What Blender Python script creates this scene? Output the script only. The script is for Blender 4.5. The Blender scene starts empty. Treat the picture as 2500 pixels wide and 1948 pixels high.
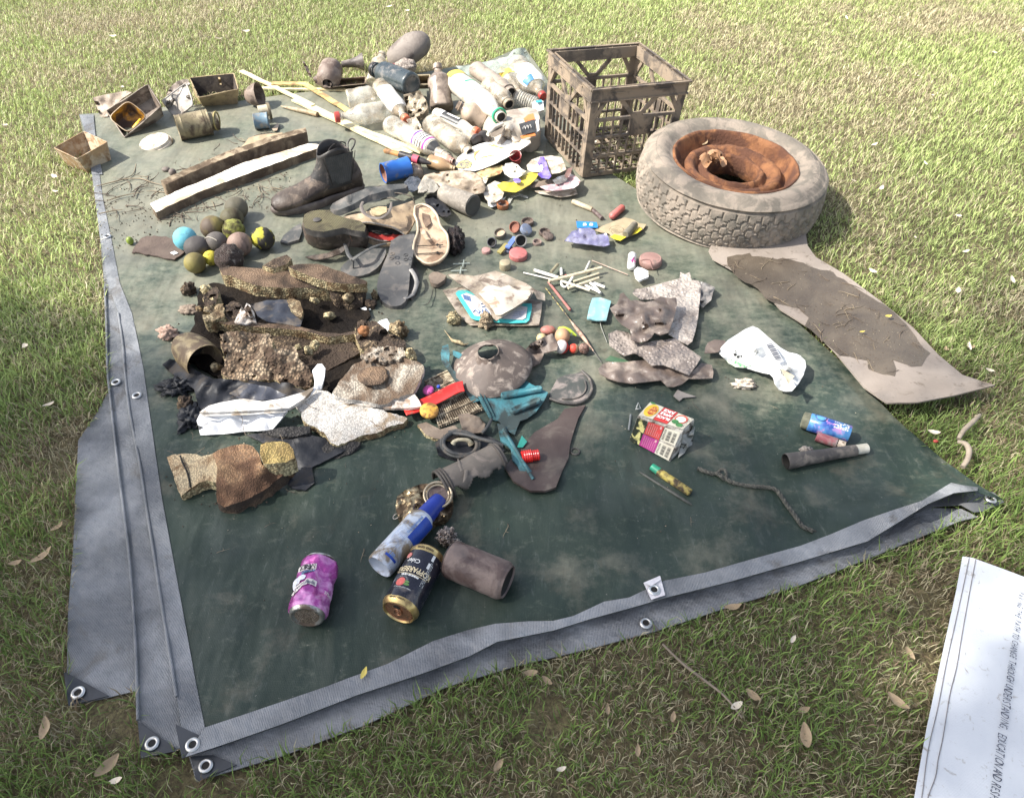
import bpy, bmesh, math, random
import numpy as np
from mathutils import Vector, Matrix, noise, geometry
# ---------------------------------------------------------------- camera, sky, sun, exposure
SC = bpy.context.scene
COL = SC.collection
CAM_H, PITCH, FPX, CX, CY = 1.2, math.radians(44), 1850.0, 1250.0, 974.0
cam_d = bpy.data.cameras.new('camera')
cam_d.sensor_fit = 'HORIZONTAL'; cam_d.sensor_width = 36.0
cam_d.lens = 36.0 * FPX / 2500.0
cam_d.clip_start = 0.02; cam_d.clip_end = 1500
cam = bpy.data.objects.new('camera', cam_d)
cam.location = (0, 0, CAM_H); cam.rotation_euler = (math.pi / 2 - PITCH, 0, 0)
COL.objects.link(cam); SC.camera = cam
SUN_EL, SUN_AZ = math.radians(48), math.radians(187)        # azimuth of the sun measured from +X
S_DIR = Vector((math.cos(SUN_EL) * math.cos(SUN_AZ), math.cos(SUN_EL) * math.sin(SUN_AZ), math.sin(SUN_EL)))
world = bpy.data.worlds.new('World'); SC.world = world; world.use_nodes = True
wn = world.node_tree
sky = wn.nodes.new('ShaderNodeTexSky'); sky.sky_type = 'NISHITA'; sky.sun_disc = False
sky.sun_elevation = SUN_EL; sky.sun_rotation = math.pi / 2 - SUN_AZ
sky.air_density = 1.0; sky.dust_density = 2.5; sky.ozone_density = 0.6
bg = wn.nodes['Background']; bg.inputs['Strength'].default_value = 0.15
hs = wn.nodes.new('ShaderNodeHueSaturation'); hs.inputs['Saturation'].default_value = .62
wn.links.new(sky.outputs[0], hs.inputs['Color']); wn.links.new(hs.outputs[0], bg.inputs[0])
sun_d = bpy.data.lights.new('sun', 'SUN'); sun_d.energy = 5.0; sun_d.angle = math.radians(0.53)
sun_d.color = (1.0, 0.955, 0.88)
sun = bpy.data.objects.new('sun', sun_d); COL.objects.link(sun)
sun.rotation_euler = S_DIR.to_track_quat('Z', 'Y').to_euler(); sun.location = (-6, -1, 7)
SC.view_settings.view_transform = 'Standard'; SC.view_settings.look = 'None'
SC.view_settings.exposure = 1.0; SC.view_settings.gamma = 1.0
SC.cycles.max_bounces = 8; SC.cycles.transparent_max_bounces = 16
SC.cycles.use_denoising = True
# ---------------------------------------------------------------- helpers
RND = random.Random(7)
_s, _c = math.sin(PITCH), math.cos(PITCH)
def P(px, py, h=0.0):
 """the point of the photograph at (px, py) that lies at height h above the lawn"""
 u = (px - CX) / FPX; v = (py - CY) / FPX; t = (CAM_H - h) / (_s + v * _c)
 return Vector((u * t, (_c - v * _s) * t, h))
def pxm(py, h=0.0):
 return FPX / ((CAM_H - h) / (_s + (py - CY) / FPX * _c))
K = 2500.0 / 2184.0
def D(pts):                                   # points read off the reduced picture
 return [(p[0] * K, p[1] * K) + tuple(p[2:]) for p in pts]
def nz(v, s=1.0, seed=0.0):
 return noise.noise(Vector((v[0] * s + seed * 17.3, v[1] * s - seed * 9.1, v[2] * s + seed * 5.7)))
WL = {}
def tag(o, label=None, cat=None, group=None, kind=None):
 if label: o['label'] = label
 if cat: o['category'] = cat
 if group: o['group'] = group
 if kind: o['kind'] = kind
 return o
def thing(name, label, cat, loc, group=None, rot=None):
 o = bpy.data.objects.new(name, None); COL.objects.link(o); o.location = loc
 o.empty_display_size = 0.05
 if rot is not None: o.rotation_euler = rot
 WL[o.name] = Vector(loc); return tag(o, label, cat, group)
def mk(name, V, F, mat, parent=None, smooth=True, local=False, mi=None, loc=None):
 """one mesh object; V in world metres unless local"""
 V = [Vector(v) for v in V]
 if parent is not None: base = Vector((0, 0, 0)) if local else WL.get(parent.name, Vector((0, 0, 0)))
 elif local: base = Vector((0, 0, 0))
 else:
  n = len(V); base = Vector((sum(v.x for v in V) / n, sum(v.y for v in V) / n, min(v.z for v in V)))
 me = bpy.data.meshes.new(name)
 me.from_pydata([v - base for v in V], [], F)
 mats = mat if isinstance(mat, (list, tuple)) else [mat]
 for m in mats: me.materials.append(m)
 if mi is not None: me.polygons.foreach_set('material_index', mi)
 if smooth is True: me.polygons.foreach_set('use_smooth', [True] * len(F))
 elif smooth: me.polygons.foreach_set('use_smooth', [True] * len(F)); me.set_sharp_from_angle(angle=smooth)
 me.validate(); me.update()
 o = bpy.data.objects.new(name, me); COL.objects.link(o)
 if parent is not None:
  o.parent = parent; WL[o.name] = WL.get(parent.name, Vector((0, 0, 0)))
  if local and loc: o.location = loc
 else:
  o.location = base if not local else (loc or (0, 0, 0)); WL[o.name] = Vector(o.location)
 return o
class G:
 """collects geometry"""
 def __init__(s): s.V = []; s.F = []; s.mi = []
 def add(s, V, F, m=0):
  o = len(s.V); s.V += [Vector(v) for v in V]; s.F += [tuple(i + o for i in f) for f in F]; s.mi += [m] * len(F); return s
 def box(s, c, size, R=None, m=0):
  x, y, z = size[0] / 2, size[1] / 2, size[2] / 2
  V = [Vector((a * x, b * y, d * z)) for a in (-1, 1) for b in (-1, 1) for d in (-1, 1)]
  if R is not None: V = [R @ v for v in V]
  c = Vector(c)
  return s.add([v + c for v in V], [(0, 1, 3, 2), (4, 6, 7, 5), (0, 4, 5, 1), (2, 3, 7, 6), (0, 2, 6, 4), (1, 5, 7, 3)], m)
 def bar(s, a, b, w, t, up=(0, 0, 1), m=0):
  a, b = Vector(a), Vector(b); d = (b - a); L = d.length; d.normalize()
  y = Vector(up).cross(d)
  if y.length < 1e-4: y = Vector((0, 1, 0)).cross(d)
  y.normalize(); z = d.cross(y)
  return s.box((a + b) / 2, (L, w, t), Matrix((d, y, z)).transposed(), m)
 def obj(s, name, mat, parent=None, **k):
  return mk(name, s.V, s.F, mat, parent, mi=s.mi, **k)
def frame(a):
 a = a.normalized(); up = Vector((0, 0, 1))
 x = up - a * up.dot(a)
 if x.length < 1e-3: x = Vector((0, 1, 0)) - a * a.y
 x.normalize(); return a, x, a.cross(x)
def lathe_g(p0, p1, prof, n=28, dent=0, dsc=30, seed=0, squash=1.0, sx=1.0, g=None, m=0, bend=None, roll=0):
 """surface of revolution round p0->p1; prof = [(t, r)], t from 0 to 1; squash flattens it vertically"""
 p0, p1 = Vector(p0), Vector(p1); A, X, Y = frame(p1 - p0); L = (p1 - p0).length
 V = []; F = []
 for t, r in prof:
  c = p0 + (p1 - p0) * t
  if bend: c = c + bend(t)
  for i in range(n):
   a = 2 * math.pi * i / n + roll
   d = X * math.cos(a) * squash + Y * math.sin(a) * sx
   q = c + d * r
   if dent and r > 1e-4:
    k = nz(q, dsc, seed) ; k2 = nz(q, dsc * 2.3, seed + 3)
    q = c + d * (r * (1 + dent * (k + 0.4 * k2)))
   V.append(q)
 for j in range(len(prof) - 1):
  for i in range(n):
   k = (i + 1) % n
   F.append((j * n + i, j * n + k, (j + 1) * n + k, (j + 1) * n + i))
 g = g or G(); g.add(V, F, m); return g
def lathe(name, p0, p1, prof, mat, parent=None, label=None, cat=None, group=None, smooth=math.radians(50), **k):
 o = lathe_g(p0, p1, prof, **k).obj(name, mat, parent, smooth=smooth)
 return tag(o, label, cat, group)
def tube_g(pts, r, n=8, g=None, m=0, cap=True, flat=1.0):
 g = g or G(); pts = [Vector(p) for p in pts]; N = len(pts)
 rs = r if isinstance(r, (list, tuple)) else [r] * N
 V = []; F = []; ref = None
 for i, p in enumerate(pts):
  d = (pts[min(i + 1, N - 1)] - pts[max(i - 1, 0)]).normalized()
  if ref is None: ref = Vector((0, 0, 1)) if abs(d.z) < 0.9 else Vector((1, 0, 0))
  x = (ref - d * ref.dot(d)); x = x.normalized() if x.length > 1e-5 else Vector((1, 0, 0)); ref = x
  y = d.cross(x)
  for j in range(n):
   a = 2 * math.pi * j / n; V.append(p + (x * math.cos(a) * flat + y * math.sin(a)) * rs[i])
 for i in range(N - 1):
  for j in range(n):
   k = (j + 1) % n; F.append((i * n + j, i * n + k, (i + 1) * n + k, (i + 1) * n + j))
 if cap: F.append(tuple(range(n - 1, -1, -1))); F.append(tuple((N - 1) * n + j for j in range(n)))
 g.add(V, F, m); return g
def smoothpath(pts, k=6):
 """Catmull-Rom through pts"""
 pts = [Vector(p) for p in pts]; out = []
 for i in range(len(pts) - 1):
  a = pts[max(i - 1, 0)]; b = pts[i]; c = pts[i + 1]; d = pts[min(i + 2, len(pts) - 1)]
  for j in range(k):
   t = j / k; out.append(0.5 * ((2 * b) + (c - a) * t + (2 * a - 5 * b + 4 * c - d) * t * t + (3 * b - a - 3 * c + d) * t ** 3))
 out.append(pts[-1]); return out
def tube(name, pts, r, mat, parent=None, label=None, cat=None, group=None, n=8, sm=0, flat=1.0):
 if sm: pts = smoothpath(pts, sm)
 if isinstance(r, (list, tuple)) and len(r) != len(pts):
  q = np.interp(np.linspace(0, 1, len(pts)), np.linspace(0, 1, len(r)), r); r = list(map(float, q))
 return tag(tube_g(pts, r, n, flat=flat).obj(name, mat, parent, smooth=math.radians(60)), label, cat, group)
def ell(name, c, r, mat, parent=None, label=None, cat=None, group=None, R=None, dent=0, dsc=30, seed=0, n=24, sub=14):
 g = G(); V = []; F = []; c = Vector(c); r = Vector(r) if hasattr(r, '__len__') else Vector((r, r, r))
 for j in range(sub + 1):
  ph = math.pi * j / sub
  for i in range(n):
   a = 2 * math.pi * i / n; d = Vector((math.sin(ph) * math.cos(a), math.sin(ph) * math.sin(a), math.cos(ph)))
   k = 1 + dent * (nz(d, dsc * r.x, seed) + 0.5 * nz(d, dsc * r.x * 2.2, seed + 4))
   v = Vector((d.x * r.x, d.y * r.y, d.z * r.z)) * k
   if R is not None: v = R @ v
   V.append(c + v)
 for j in range(sub):
  for i in range(n): F.append((j * n + i, (j + 1) * n + i, (j + 1) * n + (i + 1) % n, j * n + (i + 1) % n))
 return tag(g.add(V, F).obj(name, mat, parent), label, cat, group)
def idw(pts, pw=2.0):
 A = np.array(pts, float)
 def f(x, y):
  d = ((A[:, 0] - x) ** 2 + (A[:, 1] - y) ** 2) + 1e-3
  w = d ** (-pw / 2); return float((w * A[:, 2]).sum() / w.sum())
 return f
def sheet(name, outline, mat, parent=None, label=None, cat=None, group=None, h=0.015, th=0.002, ctrl=(), cell=14,
          amp=0.0, ns=18, seed=1, jag=0.0, hf=None, smooth=True, side=1, samp=0.0, down=None, pw=2.0, ridge=0.0, rs=12):
 """a thin or thick flat-ish body whose outline is given as it is seen in the photograph, at its own heights"""
 rr = random.Random(seed)
 O = [(p[0], p[1], p[2] if len(p) > 2 else h) for p in outline]
 if hf is None: hf = idw([*O, *ctrl], pw)
 loop = []
 for i, a in enumerate(O):
  b = O[(i + 1) % len(O)]; L = math.hypot(b[0] - a[0], b[1] - a[1]); k = max(1, int(L / cell))
  for j in range(k):
   t = j / k; x = a[0] + (b[0] - a[0]) * t; y = a[1] + (b[1] - a[1]) * t
   if jag and j: x += rr.uniform(-jag, jag); y += rr.uniform(-jag, jag)
   loop.append((x, y))
 xs = [p[0] for p in loop]; ys = [p[1] for p in loop]; pts = list(loop); n = len(loop)
 PX = np.array(xs); PY = np.array(ys)
 y = min(ys) + cell * .6; row = 0
 while y < max(ys):
  x = min(xs) + (cell * .5 if row % 2 else cell * .1)
  while x < max(xs):
   qx = x + rr.uniform(-.22, .22) * cell; qy = y + rr.uniform(-.22, .22) * cell
   X2 = np.roll(PX, -1); Y2 = np.roll(PY, -1)
   c = ((PY > qy) != (Y2 > qy)) & (qx < (X2 - PX) * (qy - PY) / (Y2 - PY + 1e-12) + PX)
   if c.sum() % 2 and np.min((PX - qx) ** 2 + (PY - qy) ** 2) > (cell * .45) ** 2: pts.append((qx, qy))
   x += cell
  y += cell * .87; row += 1
 vs, es, fs, ov, oe, of = geometry.delaunay_2d_cdt([Vector(p) for p in pts], [], [list(range(n))], 1, 1e-4, True)
 top = []
 for v in vs:
  z = hf(v.x, v.y); q = P(v.x, v.y, z)
  if amp or ridge:
   w = amp * (nz(q, ns, seed) + .5 * nz(q, ns * 2.1, seed + 2))
   if ridge:
    for k_ in range(5):
     an = seed * 1.7 + k_ * 1.13; ph = (q.x * math.cos(an) + q.y * math.sin(an)) * rs * (.8 + .4 * k_) + .9 * nz(q, rs * .5, seed + k_)
     w += ridge * (.36, .3, .2, .12, .08)[k_] * (abs(ph % 1.0 - .5) * 2 - .45)
   q = P(v.x, v.y, max(0.0165 if z > .0165 else .004, z + w))
  top.append(q)
 def ins(f):
  qx = sum(vs[i].x for i in f) / 3; qy = sum(vs[i].y for i in f) / 3; X2 = np.roll(PX, -1); Y2 = np.roll(PY, -1)
  return (((PY > qy) != (Y2 > qy)) & (qx < (X2 - PX) * (qy - PY) / (Y2 - PY + 1e-12) + PX)).sum() % 2
 g = G(); fs = [tuple(f) for f in fs if ins(f)]
 flip = []
 for f in fs:
  a, b, c = top[f[0]], top[f[1]], top[f[2]]
  flip.append(f if (b - a).cross(c - a).z > 0 else tuple(reversed(f)))
 g.add(top, flip)
 dn = Vector((0, 0, -1)) * th if down is None else Vector(down)
 if callable(side): side = 1
 bot = [q + dn for q in top]
 g.add(bot, [tuple(reversed(f)) for f in flip], 0)
 idx = {}
 for k, l in enumerate(ov):
  for o_ in l:
   if o_ < n: idx[o_] = k
 ring = [idx[i] for i in range(n) if i in idx]
 R = []
 for s_ in range(side + 1):
  t = s_ / side; R.append([])
  for k in ring:
   q = top[k] + dn * t
   if samp and 0 < s_ < side: q = q + Vector((nz(q, 90, seed), nz(q, 90, seed + 1), 0)) * samp
   R[-1].append(q)
 V = [q for l in R for q in l]; m = len(ring)
 ar = sum(loop[i][0] * loop[(i + 1) % n][1] - loop[(i + 1) % n][0] * loop[i][1] for i in range(n))
 F = []
 for s_ in range(side):
  for i in range(m):
   q = (s_ * m + i, s_ * m + (i + 1) % m, (s_ + 1) * m + (i + 1) % m, (s_ + 1) * m + i)
   F.append(q if ar > 0 else tuple(reversed(q)))
 g.add(V, F, 1 if isinstance(mat, (list, tuple)) and len(mat) > 1 else 0)
 return tag(g.obj(name, mat, parent, smooth=smooth), label, cat, group)
def copy_tree(o, parent=None, loc=None, rot=None, scale=None, label=None, group=None):
 c = o.copy(); COL.objects.link(c)
 if parent is not None: c.parent = parent
 if loc is not None: c.location = loc
 if rot is not None: c.rotation_euler = rot
 if scale is not None: c.scale = (scale,) * 3 if not hasattr(scale, '__len__') else scale
 if label: c['label'] = label
 if group: c['group'] = group
 for ch in list(o.children): copy_tree(ch, c)
 return c
def text_g(s, size, mapper, g=None, m=0, sx=1.0, bold=0.0, sub=0, align='CENTER'):
 cu = bpy.data.curves.new('lettering', 'FONT'); cu.body = s; cu.size = size; cu.align_x = align; cu.align_y = 'CENTER'
 cu.offset = bold; cu.resolution_u = 2
 ob = bpy.data.objects.new('lettering', cu); COL.objects.link(ob)
 dg = bpy.context.evaluated_depsgraph_get(); me = bpy.data.meshes.new_from_object(ob.evaluated_get(dg))
 bm = bmesh.new(); bm.from_mesh(me); bmesh.ops.triangulate(bm, faces=bm.faces)
 V = [mapper(v.co.x * sx, v.co.y) for v in bm.verts]; F = [tuple(v.index for v in f.verts) for f in bm.faces]
 bm.free(); bpy.data.objects.remove(ob); bpy.data.meshes.remove(me); bpy.data.curves.remove(cu)
 g = g or G(); g.add(V, F, m); return g
def plane_map(o, x, y, lift=0.0005):
 o, x, y = Vector(o), Vector(x).normalized(), Vector(y).normalized(); n = x.cross(y).normalized()
 return lambda u, v: o + x * u + y * v + n * lift
def cyl_map(p0, p1, r, ang0=0.0, t0=0.5, along=False, lift=0.0005, flip=1):
 """u runs round the cylinder (or along it), centred at angle ang0 from 'up', and t0 of the length"""
 p0, p1 = Vector(p0), Vector(p1); A, X, Y = frame(p1 - p0); L = (p1 - p0).length
 def f(u, v):
  if along: u, v = v, u
  a = ang0 + flip * u / r; rr = r + lift
  return p0 + A * (t0 * L + v) + (X * math.cos(a) + Y * math.sin(a)) * rr
 return f
def patch(g, mp, u0, u1, v0, v1, nu=8, nv=4, m=0):
 V = [mp(u0 + (u1 - u0) * i / nu, v0 + (v1 - v0) * j / nv) for j in range(nv + 1) for i in range(nu + 1)]
 F = [(j * (nu + 1) + i, j * (nu + 1) + i + 1, (j + 1) * (nu + 1) + i + 1, (j + 1) * (nu + 1) + i) for j in range(nv) for i in range(nu)]
 return g.add(V, F, m)
def disc_patch(g, mp, u0, v0, ru, rv, n=16, m=0):
 V = [mp(u0, v0)] + [mp(u0 + ru * math.cos(2 * math.pi * i / n), v0 + rv * math.sin(2 * math.pi * i / n)) for i in range(n)]
 return g.add(V, [(0, 1 + i, 1 + (i + 1) % n) for i in range(n)], m)
# ---------------------------------------------------------------- materials
MATS = {}
def M(name, a, b=None, scale=14, rough=.6, bump=.25, bs=90, bd=.003, dirt=None, da=.4, ds=9, metal=0, spec=.4,
      voro=0, vdark=.35, alpha=None, wave=None, rvar=.15, det=5, lo=.38, hi=.64, trans=0, coat=0, vc=False):
 if name in MATS: return MATS[name]
 m = bpy.data.materials.new(name); MATS[name] = m; m.use_nodes = True; nt = m.node_tree; N = nt.nodes; L = nt.links
 bs_ = N['Principled BSDF']; tc = N.new('ShaderNodeTexCoord'); co = tc.outputs['Object']
 def noi(sc, det=5, dis=0.0, ro=.55):
  n = N.new('ShaderNodeTexNoise'); n.inputs['Scale'].default_value = sc; n.inputs['Detail'].default_value = det
  n.inputs['Roughness'].default_value = ro; n.inputs['Distortion'].default_value = dis; L.new(co, n.inputs['Vector']); return n.outputs['Fac']
 def ramp(f, lo, hi):
  r = N.new('ShaderNodeMapRange'); r.inputs['From Min'].default_value = lo; r.inputs['From Max'].default_value = hi
  L.new(f, r.inputs['Value']); return r.outputs['Result']
 def mix(f, A, B, mode='MIX'):
  x = N.new('ShaderNodeMix'); x.data_type = 'RGBA'; x.blend_type = mode
  if isinstance(f, float): x.inputs[0].default_value = f
  else: L.new(f, x.inputs[0])
  for s_, v in ((6, A), (7, B)):
   if isinstance(v, tuple): x.inputs[s_].default_value = (*v, 1)
   else: L.new(v, x.inputs[s_])
  return x.outputs[2]
 b = b if b is not None else tuple(min(1, c * 1.25) for c in a)
 n1 = noi(scale, det, .3); c = mix(ramp(n1, lo, hi), a, b)
 if vc:
  at = N.new('ShaderNodeAttribute'); at.attribute_name = 'Col'; c = mix(1.0, c, at.outputs['Color'], 'MULTIPLY')
 h = noi(bs, 4)
 if voro:
  v = N.new('ShaderNodeTexVoronoi'); v.inputs['Scale'].default_value = voro; L.new(co, v.inputs['Vector'])
  vd = ramp(v.outputs['Distance'], .62, .2)
  dk = mix(ramp(v.outputs['Distance'], .3, .75), (1, 1, 1), (vdark,) * 3); c = mix(1.0, c, dk, 'MULTIPLY')
  mm = N.new('ShaderNodeMath'); mm.operation = 'MULTIPLY_ADD'; mm.inputs[1].default_value = .25; L.new(h, mm.inputs[0]); L.new(vd, mm.inputs[2]); h = mm.outputs[0]
 if wave:
  w = N.new('ShaderNodeTexWave'); w.inputs['Scale'].default_value = wave[0]; w.bands_direction = wave[1]; w.inputs['Distortion'].default_value = wave[2]
  w.inputs['Detail'].default_value = 2; L.new(co, w.inputs['Vector'])
  mm = N.new('ShaderNodeMath'); mm.operation = 'MULTIPLY_ADD'; mm.inputs[1].default_value = wave[3]; L.new(w.outputs['Fac'], mm.inputs[0]); L.new(h, mm.inputs[2]); h = mm.outputs[0]
  if len(wave) > 4: c = mix(ramp(w.outputs['Fac'], .2, .8), c, wave[4])
 df = None
 if dirt:
  n2 = noi(ds, 8, .6, .65); df = ramp(n2, .62 - da * .5, .74 - da * .5); c = mix(df, c, dirt)
 L.new(c, bs_.inputs['Base Color'])
 rr = N.new('ShaderNodeMapRange'); rr.inputs['To Min'].default_value = max(.03, rough - rvar); rr.inputs['To Max'].default_value = min(1, rough + rvar)
 L.new(n1, rr.inputs['Value']); ro = rr.outputs['Result']
 if df is not None:
  x = N.new('ShaderNodeMath'); x.operation = 'MULTIPLY_ADD'; x.inputs[1].default_value = .35; x.use_clamp = True; L.new(df, x.inputs[0]); L.new(ro, x.inputs[2]); ro = x.outputs[0]
 L.new(ro, bs_.inputs['Roughness']); bs_.inputs['Metallic'].default_value = metal
 bs_.inputs['Specular IOR Level'].default_value = spec
 if coat: bs_.inputs['Coat Weight'].default_value = coat; bs_.inputs['Coat Roughness'].default_value = .12
 if trans: bs_.inputs['Transmission Weight'].default_value = trans
 if bump:
  bn = N.new('ShaderNodeBump'); bn.inputs['Strength'].default_value = bump; bn.inputs['Distance'].default_value = bd
  L.new(h, bn.inputs['Height']); L.new(bn.outputs[0], bs_.inputs['Normal'])
 if alpha:
  x = N.new('ShaderNodeMapRange'); x.inputs['From Min'].default_value = .35; x.inputs['From Max'].default_value = .65
  x.inputs['To Min'].default_value = alpha[0]; x.inputs['To Max'].default_value = alpha[1]
  L.new(noi(alpha[2] if len(alpha) > 2 else 25, 6, .5), x.inputs['Value']); L.new(x.outputs['Result'], bs_.inputs['Alpha'])
 return m
# a few shared ones (linear base colours)
mud = (.115, .085, .062)
GREY_HEM = M('grey_tarp_hem', (.125, .131, .14), (.27, .277, .286), 8, .33, .9, 34, .01, dirt=(.13, .125, .12), da=.1, ds=12, wave=(120, 'X', 2.2, .06))  # the lighter noise patches are sheen mixed into the grey colour
DARK_PATCH = M('dark_corner_plastic', (.02, .024, .03), (.035, .04, .048), 20, .4, .15)
METAL = M('zinc_eyelet', (.62, .62, .6), (.45, .44, .42), 60, .32, .1, metal=.85)
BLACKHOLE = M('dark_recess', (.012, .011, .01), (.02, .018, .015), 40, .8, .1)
WHITE = M('white_plastic', (.78, .78, .76), (.7, .69, .66), 22, .4, .12, dirt=(.42, .36, .28), da=.18, ds=30)
BLACKP = M('black_plastic', (.02, .021, .022), (.035, .034, .033), 25, .38, .15, dirt=(.16, .13, .1), da=.3, ds=18)
BROWN_MUD = M('dry_mud_coat', (.21, .165, .125), (.14, .105, .08), 22, .85, .6, 120, .003)
INK = M('dark_ink', (.06, .065, .09), (.09, .095, .12), 60, .6, 0)
# ---------------------------------------------------------------- tarpaulin outlines (as seen)
L3 = D([(196, 372), (212, 500), (230, 605), (252, 668), (262, 735), (266, 790), (276, 874), (297, 987), (319, 1127), (341, 1267), (376, 1485), (395, 1614),
  (470, 1590), (600, 1545), (760, 1483), (900, 1437), (1000, 1400), (1060, 1369), (1180, 1345), (1260, 1320), (1345, 1297), (1420, 1275),
  (1560, 1240), (1700, 1200), (1850, 1155), (1920, 1112), (1980, 1075), (2035, 1052), (2085, 1050), (2110, 1058), (2142, 1066)]) + [
       (2390, 1185), (2300, 1120), (2185, 1020), (2050, 880), (1900, 745), (1790, 620), (1650, 540), (1552, 461), (1491, 423),
       (1395, 290), (1330, 185), (1282, 118), (1265, 118), (1190, 150), (1060, 172), (1000, 185), (850, 215), (720, 228), (560, 250), (400, 262), (262, 275), (193, 279)]
C3 = D([(700, 600, .012), (1200, 700, .012), (1600, 800, .012), (600, 1200, .012), (1000, 1100, .012), (1400, 1100, .012), (1800, 1000, .013), (500, 800, .012),
  (700, 300, .012), (1000, 500, .012), (1300, 500, .012), (330, 700, .012), (400, 1100, .012), (450, 1400, .013), (1000, 1300, .014), (1700, 1120, .015),
  (395, 1614, .018), (600, 1545, .02), (760, 1483, .02), (900, 1437, .02), (1000, 1400, .027), (1060, 1369, .033), (1180, 1345, .03), (1260, 1320, .022),
  (1345, 1297, .027), (1560, 1240, .028), (1700, 1200, .027), (1850, 1155, .03), (1930, 1108, .045), (1980, 1075, .06), (2050, 1050, .062), (2105, 1055, .045), (2142, 1066, .028),
  (1950, 1000, .014), (2050, 1010, .03), (276, 874, .016), (319, 1127, .016), (341, 1267, .018), (212, 500, .013), (230, 605, .013), (180, 260, .02), (1265, 105, .012), (1400, 360, .012), (1800, 780, .012), (1640, 640, .012), (1850, 840, .012), (1930, 920, .012), (2000, 980, .013)])
H3 = idw(C3, 4.2)
def tarp_h(x, y):
 q = P(x, y, .012)
 w = .0035 * nz(q, 3.2, 3) + .0022 * abs(nz(q, 7, 5)) + .0012 * nz(q, 16, 9)
 for d in (q.x - .05 * q.y + .02, q.x - .46, q.y - 1.02 + .1 * q.x, q.y - 1.62 - .12 * q.x): w += .0028 * math.exp(-(d / .012) ** 2)
 return max(.008, H3(x, y) + w)
L2 = [(193, 279), (210, 330), (224, 426), (243, 572), (254, 687), (258, 800), (262, 900), (268, 960), (290, 1150), (315, 1350), (330, 1550), (336, 1759), (344, 1850),
      (452, 1822), (600, 1770), (640, 1700), (520, 1500), (430, 1100), (380, 800), (330, 560), (260, 330)]
L1 = [(262, 960), (235, 1010), (191, 1075), (184, 1210), (178, 1350), (166, 1490), (163, 1640), (170, 1722), (262, 1702), (330, 1686), (420, 1660), (400, 1300), (330, 1000)]
L0 = D([(400, 1560), (402, 1610), (411, 1640), (418, 1665), (600, 1612), (780, 1545), (950, 1465), (1100, 1420), (1250, 1385), (1400, 1345), (1560, 1292), (1700, 1250),
  (1850, 1192), (1950, 1150), (2050, 1110), (2088, 1102), (2050, 1085), (1900, 1080), (1700, 1150), (1300, 1280), (1000, 1360), (700, 1450)])
LM = D([(1700, 1190), (1850, 1148), (1915, 1112), (1990, 1080), (2050, 1076), (2078, 1092), (2100, 1090), (2142, 1070), (2120, 1050), (2060, 1040), (1960, 1040), (1800, 1120)])
def inside(poly, x, y):
 c = False; j = len(poly) - 1
 for i in range(len(poly)):
  if (poly[i][1] > y) != (poly[j][1] > y) and x < (poly[j][0] - poly[i][0]) * (y - poly[i][1]) / (poly[j][1] - poly[i][1]) + poly[i][0]: c = not c
  j = i
 return c
MAT_O = [(1730, 612, .018), (1745, 580, .02), (1800, 568, .02), (1965, 556, .02), (1972, 600, .02), (1992, 628, .022), (2060, 668, .024), (2150, 735, .022), (2230, 800, .02), (2290, 865, .018), (2350, 915, .02),
         (2390, 928, .035), (2430, 940, .05), (2330, 965, .05), (2240, 982, .05), (2165, 983, .042), (2110, 945, .022), (2040, 860, .02), (1985, 805, .02), (1905, 755, .02), (1850, 690, .02), (1790, 660, .02), (1740, 632, .02)]
BAN_O = [(2350, 1358), (2373, 1361), (2440, 1385), (2520, 1415), (2700, 1480), (2700, 2300), (2180, 2300), (2232, 1948), (2262, 1780), (2300, 1600), (2335, 1440)]
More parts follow.
